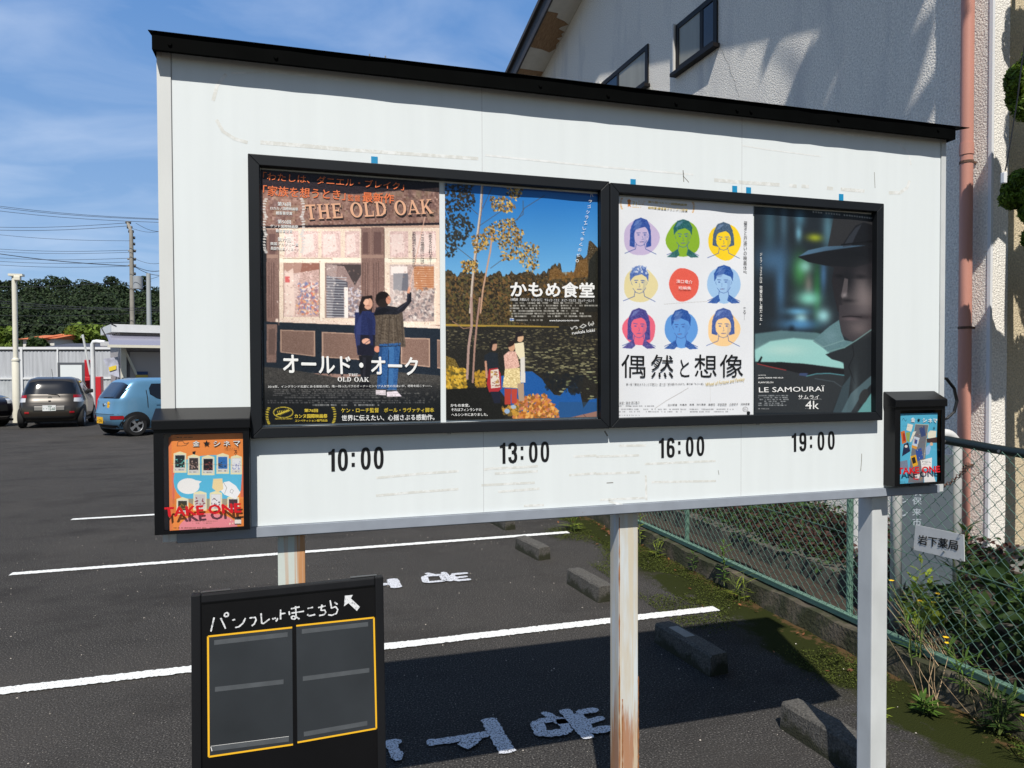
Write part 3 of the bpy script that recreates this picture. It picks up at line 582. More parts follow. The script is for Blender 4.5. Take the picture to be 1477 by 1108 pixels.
display(((358, 221), (877.5, 262), (361, 630.5), (881, 620)), 0); display(((879, 263), (1274.5, 294), (882, 620), (1273.5, 604)), 1)
# times in black vinyl: narrow heavy numerals
def numerals(s, TL, TR, BL):
    b = MB(); a = TR-TL; u_ = TL-BL; A_ = a.length; U_ = u_.length; cs = (.085, .275, .455, .675, .905)
    def pt(cx_, x, y, d=0): return BL+a*(cx_+x*U_/A_)+u_*y+Vector((0, -.0014-d, 0))
    def ring(cx_, yc, ao, bo, ai, bi, d=0):
        n = 36; V = []
        for i in range(n):
            t = 2*math.pi*i/n; c, s_ = math.cos(t), math.sin(t); f = lambda q: math.copysign(abs(q)**.82, q)
            V += [pt(cx_, ao*f(c), yc+bo*f(s_), d), pt(cx_, ai*f(c), yc+bi*f(s_), d)]
        b.add(V, [(2*i, 2*((i+1) % n), 2*((i+1) % n)+1, 2*i+1) for i in range(n)])
    def strip(cx_, P_, w, d):
        pts = [np.array(p) for p in P_]; V = []
        for i, p in enumerate(pts):
            t = pts[min(i+1, len(pts)-1)]-pts[max(i-1, 0)]; t = t/np.hypot(*t); n_ = np.array([-t[1], t[0]])*w/2; V += [pt(cx_, *(p+n_), d), pt(cx_, *(p-n_), d)]
        b.add(V, [(2*i, 2*i+1, 2*i+3, 2*i+2) for i in range(len(pts)-1)])
    for ch, c in zip(s, cs):
        if ch == '0': ring(c, .5, .222, .5, .078, .36)
        elif ch == '1': b.quad(*[pt(c, x, y) for x, y in ((-.02, 0), (.13, 0), (.13, 1), (.03, 1), (-.02, .90), (-.15, .86), (-.15, .75), (-.02, .76))])
        elif ch == ':':
            for y in (.16, .62): b.quad(*[pt(c, x, q) for x, q in ((-.07, y), (.07, y), (.07, y+.17), (-.07, y+.17))])
        elif ch == '3':
            strip(c, [(-.15, .70), (-.145, .82), (-.10, .90), (-.01, .928), (.08, .90), (.14, .82), (.145, .72), (.11, .61), (.04, .545), (-.05, .535)], .15, 0); strip(c, [(-.05, .525), (.05, .52), (.12, .46), (.152, .34), (.148, .22), (.10, .115), (.01, .072), (-.08, .10), (-.14, .18), (-.152, .30)], .15, .00006)
        else:
            q = 1 if ch == '6' else -1; m_ = lambda P_: [(x*q, y if q > 0 else 1-y) for x, y in P_]
            ring(c, .31 if q > 0 else .69, .222, .31, .078, .175); strip(c, m_([(.148, .73), (.13, .84), (.07, .915), (-.01, .928), (-.09, .89), (-.135, .80), (-.148, .66), (-.148, .30)]), .15, .00006)
    b.build('time_lettering', M['ink'], board)
for s, a in (('10:00', (471.3, 648, 553.7, 644, 471.5, 680.4)), ('13:00', (718.6, 638.8, 792.6, 636.6, 718.8, 669)), ('16:00', (948, 632.3, 1016.4, 629, 948.2, 661)), ('19:00', (1139.4, 625, 1204.7, 621.6, 1139.6, 652))):
    numerals(s, onY(a[0], a[1], BY), onY(a[2], a[3], BY), onY(a[4], a[5], BY))
for x, y in ((540, 231.5), (913, 263.5), (1059.5, 273), (1079.5, 275), (1213, 284.5)):
    p = onY(x, y, BY); b = MB(); b.box((p.x-.0095, BY-.0016, p.z-.012), (p.x+.0095, BY-.0006, p.z+.011)); b.build('blue_tape', M['blue'], board)

# ------------------------------------------------------------------ the four posters
ART = artmat('poster_print', .38); PY = BY-.0125
prj = lambda x, y: ((lambda p: (p.x, p.z))(onY(x, y, PY)))
def poster(px, base, w=300, h=424):
    c = [prj(*p) for p in px]; x0, x1 = (c[0][0]+c[2][0])/2, (c[1][0]+c[3][0])/2; z1_, z0_ = (c[0][1]+c[1][1])/2, (c[2][1]+c[3][1])/2
    return Art((x0, z1_), (x1, z0_), prj, w, h, base)
def hang(A, name, label, amp=.0011, seed=0.):
    (x0, z1_), (x1, z0_) = A.c0, A.c1; rs = np.random.default_rng(int(seed*10)); ph = rs.random(8)*6.28
    wv = lambda u, v: amp*(np.sin(u*5+ph[0]+v*3)*.6+np.sin(v*6.5+ph[1]-u*4)*.5+.5*np.sin(u*11+v*9+ph[2])+.3*np.sin(u*17-v*13+ph[3]))
    root = thing(name, ((x0+x1)/2, PY, (z0_+z1_)/2), label, 'poster', 'film posters in the black display frames')
    sheet('printed_sheet', A, (x0, PY, z1_), (x1-x0, 0, 0), (0, 0, z0_-z1_), ART, root, wv, world_off=root.location); return root
def T(parent, body, TL, TR, BL, m, z=None, name='lettering', off=-.0026, **kw):
    if z: TL, TR, BL = z(*TL)[0], z(*TR)[0], z(*BL)[0]
    return text(name, body, onY(*TL, PY), onY(*TR, PY), onY(*BL, PY), M[m], parent, off=(0, off, 0), **kw)
vert = lambda s: '\n'.join({'ー': '｜', '―': '｜', '、': '、'}.get(c, c) for c in s)

# poster: old shop front with two people seen from behind
A = poster(((377, 245), (634.5, 263), (378.5, 614), (634.5, 606)), (150, 122, 112)); za = zoom(360, 220, 3.957); zq = zoom(360, 430, 5.275)
A.poly(za(60, 60, 1095, 140, 1095, 230, 60, 262), (44, 36, 42), noise=7); A.poly(za(60, 215, 600, 240, 1095, 200, 1095, 412, 60, 436), (138, 108, 98), noise=12, ns=3)
A.specks(za(70, 260, 1085, 215, 1085, 400, 70, 420), 260, [(166, 136, 122), (112, 92, 92), (150, 132, 110), (98, 76, 74)], 2, 9, al=.35); A.poly(za(60, 423, 1095, 400, 1095, 420, 60, 443), (38, 34, 40)); A.poly(za(60, 436, 1095, 414, 1095, 428, 60, 452), (196, 166, 148))
for x0, x1, y0, y1 in ((98, 162, 440, 1105), (632, 690, 430, 1000), (694, 765, 428, 1000)):
    A.poly(za(x0, y0, x1, y0, x1, y1, x0, y1), (132, 106, 98), noise=6); A.poly(za(x0+14, y0+26, x1-14, y0+26, x1-14, 580, x0+14, 580), (108, 84, 80)); A.poly(za(x0-5, 585, x1+5, 585, x1+5, 604, x0-5, 604), (158, 130, 118))
    for q in range(3): A.line(za(x0+14+q*14, 630, x0+14+q*14, 940), 1.3, (102, 80, 76))
A.poly(za(60, 440, 98, 440, 98, 1110, 60, 1110), (34, 36, 40), noise=5)
for (x0, x1, y0, y1) in ((168, 636, 436, 965), (768, 1090, 430, 985)):
    A.poly(za(x0, y0, x1, y0, x1, y1, x0, y1), (226, 206, 188), noise=8)
    ps_ = ((200, 280), (298, 392), (412, 520), (545, 628)) if x0 == 168 else ((800, 905), (928, 1085))
    for q in ps_:
        A.poly(za(q[0], 450, q[1], 450, q[1], 600, q[0], 600), (214, 186, 180), noise=9, ns=2); A.poly(za(q[0]+8, 470, q[1]-30, 465, q[1]-20, 560, q[0]+8, 590), (240, 222, 214), .6)
    A.poly(za(x0, 604, x1, 604, x1, 628, x0, 628), (244, 226, 208))
A.poly(za(196, 632, 398, 632, 398, 938, 196, 938), (198, 168, 160), noise=12, ns=2); A.poly(za(196, 632, 398, 632, 398, 668, 260, 690, 196, 676), (150, 106, 92)); A.poly(za(205, 690, 250, 660, 262, 930, 205, 930), (226, 200, 186), .8)
A.specks(za(275, 745, 392, 745, 392, 925, 275, 925), 240, [(212, 120, 100), (120, 130, 170), (236, 220, 210), (150, 120, 130), (226, 170, 120)], 1.2, 4, al=.75); A.poly(za(204, 708, 230, 708, 230, 742, 204, 742), (196, 60, 60))
A.poly(za(434, 632, 636, 632, 636, 945, 434, 945), (150, 128, 124), noise=8); A.poly(za(440, 640, 540, 650, 600, 760, 636, 700, 636, 640), (70, 62, 62), .9); A.poly(za(440, 700, 560, 740, 560, 940, 440, 940), (92, 90, 98))
for q in range(16): A.line(za(440, 712+q*15, 552, 716+q*15), 1.2, (190, 190, 196), .9)
A.specks(za(565, 770, 634, 770, 634, 935, 565, 935), 120, [(196, 190, 200), (120, 116, 128), (220, 206, 200)], 1, 4, al=.7); A.poly(za(402, 628, 430, 628, 430, 950, 402, 950), (238, 220, 204)); A.poly(za(540, 770, 562, 770, 562, 945, 540, 945), (232, 220, 214))
A.poly(za(800, 640, 1052, 640, 1052, 965, 800, 965), (176, 156, 150), noise=12, ns=2); A.poly(za(806, 650, 900, 650, 900, 700, 806, 700), (226, 214, 208)); A.poly(za(820, 690, 905, 690, 905, 790, 820, 790), (110, 110, 118)); A.poly(za(935, 650, 1050, 650, 1050, 780, 940, 800), (176, 120, 86))
for q in range(11): A.line(za(935, 655+q*13, 1050, 655+q*13), .8, (216, 180, 150), .8)
A.specks(za(800, 790, 1050, 770, 1050, 960, 800, 960), 300, [(206, 196, 190), (140, 126, 124), (180, 166, 160), (100, 96, 100)], 1.2, 5, al=.6); A.poly(za(1062, 440, 1090, 440, 1090, 985, 1062, 985), (222, 200, 182))
A.poly(za(150, 948, 640, 965, 1095, 990, 1095, 1010, 640, 988, 150, 968), (226, 204, 190), noise=9)
A.poly(zq(100, 178, 1450, 232, 1460, 600, 100, 560), (36, 44, 54), noise=4)
for q in ((235, 240, 500, 250, 500, 445, 235, 412), (550, 256, 850, 270, 850, 470, 550, 450), (1150, 300, 1370, 306, 1370, 526, 1150, 500), (1425, 316, 1460, 318, 1460, 540, 1425, 532)):
    A.poly(zq(*q), (170, 142, 126)); cx_ = sum(q[::2])/4; cy_ = sum(q[1::2])/4; A.poly(zq(*[(v-(cx_ if i % 2 == 0 else cy_))*.92+(cx_ if i % 2 == 0 else cy_) for i, v in enumerate(q)]), (126, 102, 92), noise=6)
A.poly(zq(132, 200, 212, 200, 205, 490, 132, 490), (128, 104, 96), noise=6); A.poly(zq(146, 235, 198, 235, 194, 430, 146, 430), (106, 86, 80))
A.poly(zq(100, 520, 300, 540, 700, 610, 1100, 560, 1460, 590, 1460, 1000, 100, 1000), (70, 68, 66), noise=9)
for i in range(16): A.poly(zq(100, 650+i*16, 1460, 640+i*16, 1460, 1000, 100, 1000), (24, 27, 31), .16)
A.specks(zq(110, 540, 1450, 600, 1450, 800, 110, 700), 500, [(92, 90, 86), (54, 54, 54)], .8, 3, al=.4)
A.poly(za(196, 634, 300, 634, 250, 940, 196, 940), (240, 228, 220), .28); A.poly(za(800, 640, 880, 640, 850, 960, 800, 960), (238, 228, 222), .30); A.poly(za(440, 640, 500, 640, 470, 945, 440, 945), (230, 220, 216), .22)
for x0 in (168, 768): A.line(za(x0, 436, x0, 985), 1.4, (110, 88, 80)); A.line(za(x0+24, 606, x0+300, 606), 1., (150, 120, 106))
for q in (400, 432, 196, 398, 640): A.line(za(q, 632, q, 945), 1., (140, 112, 100), .8)
A.specks(za(160, 440, 640, 440, 640, 980, 160, 980), 260, [(250, 238, 228), (170, 140, 128)], .8, 2.2, al=.5); A.specks(za(760, 430, 1090, 430, 1090, 990, 760, 990), 200, [(250, 238, 228), (160, 130, 120)], .8, 2.2, al=.5)
# woman: dark hair, navy pullover and skirt; man: dark shoulders, olive jacket, jeans, arm raised
A.poly(za(640, 830, 690, 818, 705, 850, 700, 900, 640, 930, 622, 890), (58, 46, 44)); A.ell((676, 862), 26, 34, (196, 152, 130), za); A.poly(za(640, 826, 690, 822, 668, 850, 652, 890, 630, 925, 624, 880), (46, 36, 36)); A.poly(za(622, 900, 700, 900, 695, 930, 625, 930), (40, 34, 36))
A.poly(za(604, 930, 630, 905, 690, 905, 712, 930, 715, 1110, 610, 1110, 597, 1020), (44, 52, 92), noise=6); A.poly(zq(800, 110, 960, 110, 968, 300, 945, 436, 820, 432, 806, 260), (40, 48, 86), noise=5); A.poly(zq(818, 280, 958, 280, 948, 436, 822, 432), (32, 32, 46)); A.poly(zq(830, 436, 935, 436, 912, 620, 850, 620), (30, 30, 36)); A.ell((888, 328), 34, 22, (206, 158, 136), zq); A.poly(zq(836, 640, 920, 640, 924, 688, 832, 688), (28, 28, 32))
A.poly(za(720, 930, 745, 880, 830, 880, 870, 890, 890, 1110, 715, 1110), (84, 74, 66), noise=6); A.poly(zq(950, 130, 1130, 110, 1165, 300, 1176, 330, 990, 362, 972, 250), (86, 76, 66), noise=8, ns=2); A.poly(za(706, 930, 722, 885, 770, 870, 840, 885, 895, 850, 900, 792, 922, 800, 924, 850, 880, 905, 840, 925, 760, 925), (34, 34, 42), noise=4); A.line(za(905, 800, 912, 772), 4.5, (206, 150, 126)); A.line(za(912, 775, 1000, 370), 1.3, (216, 176, 156)); A.ell((760, 838), 42, 46, (44, 36, 34), za); A.ell((792, 842), 14, 24, (188, 134, 112), za)
A.poly(zq(988, 350, 1148, 340, 1132, 520, 1118, 700, 1044, 700, 1052, 520, 1040, 690, 968, 690, 978, 520), (48, 84, 128), noise=9); A.line(zq(1058, 400, 1050, 690), 1.5, (30, 48, 76)); A.poly(zq(960, 700, 1036, 700, 1036, 738, 960, 732), (200, 190, 196)); A.poly(zq(1044, 712, 1120, 706, 1156, 746, 1044, 748), (206, 196, 204)); A.ell((970, 388), 22, 24, (190, 130, 108), zq)
A.poly(za(606, 1000, 625, 940, 640, 930, 630, 1100, 610, 1100), (58, 66, 110), .7); A.poly(za(668, 935, 700, 960, 706, 1100, 690, 1100), (34, 40, 74), .8); A.line(za(652, 1095, 700, 1060), 1, (30, 36, 66)); A.ell((664, 850), 16, 22, (214, 170, 146), za); A.line(za(668, 874, 688, 876), .9, (150, 84, 80)); A.poly(za(640, 822, 700, 815, 704, 846, 690, 832, 660, 838, 646, 862), (38, 30, 30)); A.poly(za(622, 880, 644, 856, 648, 900, 628, 930), (40, 32, 32))
for q in ((760, 940, 742, 1090), (800, 930, 790, 1105), (836, 940, 850, 1100), (868, 960, 874, 1100)): A.line(za(*q), 1.6, (62, 54, 48), .7)
for q in ((776, 950, 768, 1080), (818, 960, 822, 1090), (880, 1010, 884, 1090)): A.line(za(*q), 1.8, (116, 104, 92), .55)
for q in ((740, 1010, 880, 1040), (735, 1060, 884, 1078)): A.line(za(*q), 1., (60, 52, 46), .5)
A.poly(za(722, 900, 770, 884, 800, 900, 760, 925, 712, 930), (24, 24, 32)); A.line(za(846, 900, 896, 856, 908, 806), 1.5, (62, 62, 76), .8); A.poly(za(722, 812, 760, 795, 792, 810, 786, 828, 740, 840, 728, 870), (30, 24, 24)); A.line(za(784, 830, 806, 842), 1.2, (150, 100, 84), .8)
A.poly(zq(1060, 360, 1100, 360, 1090, 680, 1056, 690), (66, 108, 152), .6); A.poly(zq(985, 360, 1010, 360, 1000, 640, 975, 680), (34, 62, 100), .7); A.line(zq(985, 370, 1145, 362), 1.2, (34, 34, 40)); A.poly(zq(860, 450, 885, 450, 880, 610, 862, 610), (46, 46, 54), .8)
A.img = np.clip((A.img-118)*1.16+124, 0, 255); A.img *= (1+.10*np.sin(np.mgrid[0:A.h, 0:A.w][1]/A.w*5+1)*np.cos(np.mgrid[0:A.h, 0:A.w][0]/A.h*4))[..., None]; A.img += RNG.normal(0, 3, A.img.shape[:2]+(1,)); A.tiny(180, 690, 1310, 745, zq, 4, (150, 148, 146), .55); A.tiny(270, 745, 1240, 765, zq, 1, (140, 138, 136), .5); A.tiny(140, 772, 1390, 802, zq, 2, (150, 148, 146), .55); A.tiny(480, 802, 1100, 824, zq, 1, (190, 190, 188), .7)
def laurel(A, x, y, h, z, col, s):
    for i in range(8):
        t = (i/7-.5)*1.9; px_, py_ = x+s*h*.28*(1-math.cos(t)), y+h*.5*math.sin(t)/math.sin(.95); A.ell((px_, py_), h*.075, h*.035, col, z, ang=t*s+s*.9, n=8); A.ell((px_-s*h*.08, py_), h*.075, h*.035, col, z, ang=t*s-s*.9+1.5, n=8)
for yy in (318, 420, 520):
    laurel(A, 88, yy, 100, za, (226, 222, 218), 1); laurel(A, 305, yy, 100, za, (226, 222, 218), -1)
laurel(A, 140, 893, 116, zq, (206, 184, 60), 1); laurel(A, 645, 890, 116, zq, (206, 184, 60), -1)
for i in range(24):
    t = 2*math.pi*i/24; t2 = t+.28; A.line(zq(258+74*math.cos(t), 868+40*math.sin(t), 258+74*math.cos(t2), 868+40*math.sin(t2)), 1.1, (214, 192, 64))
A.line(zq(205, 888, 300, 850), 1.6, (214, 192, 64)); 
for i in range(7): A.line(zq(222+i*12, 881-i*5, 214+i*14, 858-i*2), 1, (214, 192, 64)); A.line(zq(222+i*12, 881-i*5, 240+i*12, 886-i*5), 1, (214, 192, 64))
P1 = hang(A, 'film_poster', 'poster of two people before an old pub front with orange title lines', seed=1)
T(P1, '「わたしは、ダニエル・ブレイク」', (78, 112), (882, 172), (76, 160), 'inko', za, bold=.012); T(P1, '「家族を想うとき」', (78, 188), (548, 216), (76, 248), 'inko', za, bold=.015); T(P1, '監督', (560, 240), (632, 246), (560, 276), 'inko', za); T(P1, '最新作', (644, 226), (824, 236), (644, 284), 'inko', za, bold=.02)
# carved sign letters with slab serifs, drawn stroke by stroke
SER = {'T': (.8, [((.4, 0), (.4, 1), .2), ((0, .94), (.8, .94), .11), ((.03, .99), (.03, .70), .06), ((.77, .99), (.77, .70), .06), ((.2, .03), (.6, .03), .07)]),
       'H': (.95, [((.2, 0), (.2, 1), .19), ((.75, 0), (.75, 1), .19), ((.2, .52), (.75, .52), .1)]+[((x-.19, y), (x+.19, y), .07) for x in (.2, .75) for y in (.035, .965)]),
       'E': (.82, [((.2, 0), (.2, 1), .19), ((.02, .95), (.74, .95), .1), ((.2, .52), (.56, .52), .09), ((.02, .05), (.78, .05), .1), ((.72, .99), (.72, .72), .07), ((.76, .01), (.76, .3), .07), ((.56, .4), (.56, .64), .06)]),
       'L': (.78, [((.2, 0), (.2, 1), .19), ((.0, .965), (.4, .965), .07), ((.0, .05), (.74, .05), .1), ((.71, .01), (.71, .36), .07)]),
       'A': (.95, [((.1, 0), (.46, 1), .09), ((.44, 1), (.82, 0), .2), ((.24, .32), (.66, .32), .08), ((-.04, .035), (.26, .035), .07), ((.62, .035), (1.0, .035), .07)]),
       'K': (.95, [((.2, 0), (.2, 1), .19), ((.28, .40), (.78, .98), .09), ((.42, .60), (.84, .02), .19), ((.01, .035), (.39, .035), .07), ((.01, .965), (.39, .965), .07), ((.58, .965), (.96, .965), .07), ((.66, .035), (1.02, .035), .07)]),
       'O': (.95, 'ring'), 'D': (.92, [((.2, 0), (.2, 1), .19), ((.0, .96), (.45, .96), .08), ((.0, .04), (.45, .04), .08), ((.42, .955), (.70, .80), .13), ((.68, .83), (.80, .5), .19), ((.80, .5), (.68, .17), .19), ((.70, .20), (.42, .045), .13)]), ' ': (.4, [])}
def serif_text(parent, s, TL, TR, BL, m, z, off=-.0028, shift=0.):
    TL, TR, BL = [onY(*z(*p)[0], PY) for p in (TL, TR, BL)]; a, u_ = TR-TL, TL-BL; tot = sum(SER[c][0]+.12 for c in s)-.12; b = MB(); x0 = 0; d = 0
    pt = lambda x, y: BL+a*(x/tot)+u_*y+Vector((shift, off-d, -shift))
    for c in s:
        w, st = SER[c]
        if st == 'ring':
            n = 40; V = []
            for i in range(n): t = 2*math.pi*i/n; V += [pt(x0+.475+.475*math.cos(t), .5+.52*math.sin(t)), pt(x0+.475+.26*math.cos(t), .5+.43*math.sin(t))]
            b.add(V, [(2*i, 2*i+1, 2*((i+1) % n)+1, 2*((i+1) % n)) for i in range(n)])
        else:
            for k, ((xa, ya), (xb, yb), ww) in enumerate(st):
                d = k*.00004; dx, dy = xb-xa, yb-ya; l_ = math.hypot(dx, dy); nx, ny = -dy/l_*ww/2, dx/l_*ww/2
                if abs(ya-yb) < .9 or c not in 'AK': b.quad(*[pt(x0+p, q) for p, q in ((xa+nx, ya+ny), (xa-nx, ya-ny), (xb-nx, yb-ny), (xb+nx, yb+ny))])
                else: b.quad(*[pt(x0+p, q) for p, q in ((xa-ww/2, ya), (xa+ww/2, ya), (xb+ww/2, yb), (xb-ww/2, yb))])
            d = 0
        x0 += w+.12
    return b.build('lettering', M[m], parent)
serif_text(P1, 'THE OLD OAK', (314, 300), (1034, 268), (326, 385), 'inkdark', za, -.0022, .0022); serif_text(P1, 'THE OLD OAK', (314, 300), (1034, 268), (326, 385), 'inksign', za)
for i, (a, bb, c) in enumerate((('第76回', 'ロカルノ国際映画祭', '観客賞受賞'), ('第50回', 'ゲント国際映画祭', '観客賞受賞'), ('第77回', '英国アカデミー賞', '英国作品賞ノミネート'))):
    y = 282+i*101; T(P1, a, (160, y), (236, y+4), (160, y+24), 'inkw', za, bold=.02); T(P1, bb, (118, y+28), (278, y+34), (118, y+46), 'inkw', za, bold=.02); T(P1, c, (150 if i < 2 else 120, y+54), (244 if i < 2 else 280, y+58), (150 if i < 2 else 120, y+74), 'inkw', za, bold=.02)
T(P1, vert('変えられる')+'\n｜', (1020, 458), (1042, 458), (1020, 640), 'inkdark', za); T(P1, vert('この場所には'), (974, 455), (996, 455), (974, 625), 'inkdark', za); T(P1, vert('希望があるから'), (926, 452), (948, 452), (926, 655), 'inkdark', za)
T(P1, 'オールド・オーク', (250, 425), (1280, 450), (256, 572), 'inkw', zq, bold=.03); serif_text(P1, 'THE', (752, 574), (825, 575), (752, 594), 'inkw', zq); serif_text(P1, 'OLD OAK', (670, 600), (905, 603), (670, 634), 'inkw', zq)
T(P1, '2016年、イングランド北部にある炭鉱の町。唯一残ったパブのオーナーとシリア人女性の出逢いが、奇跡を起こす――。', (140, 664), (1385, 658), (140, 684), 'inkw', zq)
T(P1, '第76回', (416, 842), (520, 843), (416, 868), 'inkyel', zq, bold=.03); T(P1, 'カンヌ国際映画祭', (342, 882), (592, 882), (342, 914), 'inkyel', zq, bold=.03); T(P1, 'コンペティション部門出品', (346, 924), (592, 922), (346, 942), 'inkyel', zq, bold=.02); T(P1, 'FESTIVAL DE CANNES', (195, 914), (325, 912), (195, 924), 'inkyel', zq)
T(P1, 'ケン・ローチ監督　ポール・ラヴァティ脚本', (696, 836), (1402, 834), (697, 872), 'inkyel', zq, bold=.01); T(P1, '世界に伝えたい、心揺さぶる感動作。', (700, 890), (1405, 884), (701, 936), 'inkw', zq, bold=.015)

# poster: lake, birches and three small figures
A = poster(((641, 263), (862, 281), (644, 606), (862, 601.5)), (70, 150, 215)); za = zoom(630, 250, 5.538); zq = zoom(630, 430, 5.681)
for i in range(40): 
    t = i/39; y = 60+t*800; A.poly(za(40, y, 1300, y, 1300, 900, 40, 900), (22+t*96, 104+t*76, 186+t*38))
A.poly(za(40, 40, 1300, 120, 1300, 190, 1000, 160, 700, 140, 40, 70), (14, 74, 146))
tr = [40, 770]; [tr.extend((x, 800+14*math.sin(x*.05)+random.uniform(-22, 18)-(60 if 880 < x < 1000 else 0)-(140 if x > 1110 else 0)-(90 if x > 1200 else 0))) for x in range(50, 1300, 14)]; tr += [1300, 700, 1300, 1120, 40, 1120]
A.poly(za(*tr), (72, 60, 40), noise=16, ns=2); A.rect(40, 0, 1330, 232, (70, 58, 38), zq, noise=16, ns=2)
A.specks(za(60, 830, 600, 830, 600, 1108, 60, 1108), 900, [(110, 86, 50), (44, 36, 26), (86, 80, 46), (130, 96, 56), (34, 30, 24)], 1.2, 4); A.specks(za(600, 830, 1290, 780, 1290, 1000, 600, 1000), 600, [(128, 92, 46), (60, 50, 32), (86, 72, 40), (40, 34, 26)], 1.2, 4); A.specks(zq(70, 10, 700, 10, 700, 225, 70, 225), 700, [(112, 88, 50), (40, 34, 26), (84, 78, 44), (60, 50, 34)], 1.2, 4); A.poly(za(900, 780, 950, 745, 1000, 790, 1090, 790, 1130, 700, 1200, 680, 1210, 830, 900, 850), (150, 104, 48), .55, noise=20); A.poly(za(1215, 700, 1270, 620, 1300, 620, 1300, 1108, 1180, 1108, 1200, 860), (34, 34, 28), .95, noise=8); A.poly(zq(620, 0, 1330, 0, 1330, 300, 900, 240, 620, 190), (34, 32, 28), .75, noise=8)
A.rect(40, 232, 1330, 1000, (38, 36, 32), zq, noise=7); A.poly(zq(60, 212, 700, 226, 1000, 232, 1000, 240, 60, 230), (170, 140, 60))
A.specks(zq(70, 260, 1310, 250, 1310, 420, 70, 420), 420, [(96, 90, 66), (66, 62, 46), (120, 112, 84)], 1.5, 4, squash=.28); A.specks(zq(560, 400, 1310, 400, 1310, 640, 700, 600), 260, [(118, 112, 84), (150, 146, 110), (80, 76, 56)], 2, 6, squash=.25); A.specks(zq(900, 600, 1310, 600, 1310, 820, 1000, 860), 40, [(170, 172, 130), (120, 124, 90)], 3, 7, squash=.25)
A.poly(zq(520, 640, 700, 600, 780, 600, 860, 660, 900, 720, 960, 790, 1010, 800, 1060, 740, 1130, 690, 1170, 760, 1200, 900, 1250, 830, 1310, 820, 1310, 1000, 700, 1000, 520, 760), (30, 88, 158), noise=4); A.poly(zq(1000, 850, 1310, 850, 1310, 1000, 980, 1000), (46, 80, 116), .5); A.specks(zq(860, 600, 1200, 640, 1180, 790, 900, 740), 160, [(24, 28, 34), (36, 36, 34)], 2, 7, al=.7)
A.poly(zq(1090, 978, 1310, 925, 1310, 1000, 1090, 1000), (150, 112, 100)); A.line(zq(1130, 970, 1150, 990), 1, (90, 60, 60)); A.line(zq(1200, 950, 1226, 980), 1, (90, 60, 60))
A.poly(zq(70, 470, 150, 500, 220, 640, 200, 740, 70, 760), (112, 92, 40), noise=16); A.specks(zq(70, 560, 240, 580, 240, 740, 70, 750), 300, [(200, 158, 44), (150, 118, 40), (226, 184, 70), (96, 84, 36)], 2, 5); A.specks(zq(310, 600, 400, 600, 400, 730, 320, 730), 90, [(196, 150, 46), (140, 108, 40)], 2, 5); A.poly(zq(70, 745, 420, 730, 560, 860, 560, 1000, 70, 1000), (26, 26, 24), noise=5)
A.specks(zq(640, 850, 760, 790, 890, 790, 980, 900, 1000, 1000, 620, 1000), 620, [(214, 140, 60), (180, 104, 44), (236, 178, 96), (140, 92, 44), (200, 120, 90)], 2, 5); A.specks(zq(540, 900, 680, 880, 660, 960, 540, 950), 80, [(200, 150, 60), (120, 96, 44)], 2, 5)
A.line(za(366, 60, 352, 300, 330, 480, 304, 700, 285, 900, 270, 1115), 4.6, (206, 190, 176)); A.line(za(372, 60, 358, 300, 337, 480, 312, 700, 293, 900, 280, 1115), 1.6, (120, 96, 84)); A.line(za(450, 420, 430, 620, 410, 720, 370, 930, 350, 1115), 3, (196, 156, 130)); A.line(zq(285, 0, 288, 220, 262, 400, 250, 660), 4.6, (176, 146, 136)); A.line(zq(355, 0, 330, 210, 312, 400, 296, 690), 3.4, (168, 132, 118)); A.line(zq(285, 240, 220, 250, 130, 190), 1.6, (150, 116, 96))
for q in ((365, 290, 440, 120, 520, 70), (345, 420, 520, 300, 600, 200), (300, 700, 160, 590, 80, 560), (430, 760, 540, 680, 640, 640), (640, 380, 700, 280, 860, 180), (330, 330, 180, 200, 60, 150), (600, 400, 690, 330, 690, 220)): A.line(za(*q), 1., (84, 66, 54), .9)
A.specks(za(60, 80, 300, 90, 310, 250, 250, 330, 60, 340), 240, [(40, 36, 32), (64, 54, 40), (30, 30, 30)], 1.5, 4); A.specks(za(60, 340, 240, 330, 300, 430, 220, 560, 120, 690, 60, 640), 250, [(38, 40, 40), (54, 50, 40)], 1.5, 4)
lc = [(178, 128, 50), (206, 160, 70), (96, 74, 40), (60, 48, 36), (226, 190, 110), (140, 104, 48)]
for q, n in (((420, 190, 520, 180, 640, 250, 600, 320, 450, 300), 170), ((560, 100, 700, 120, 640, 230, 560, 170), 90), ((380, 450, 480, 380, 620, 360, 650, 500, 560, 560, 420, 540), 260), ((480, 560, 700, 540, 820, 580, 810, 780, 720, 790, 640, 690, 520, 700), 320), ((280, 500, 400, 480, 420, 600, 300, 640), 160), ((200, 690, 330, 700, 330, 800, 200, 780), 130), ((640, 440, 700, 460, 680, 560, 600, 560), 60)): A.specks(za(*q), n, lc, 1.3, 3.2)
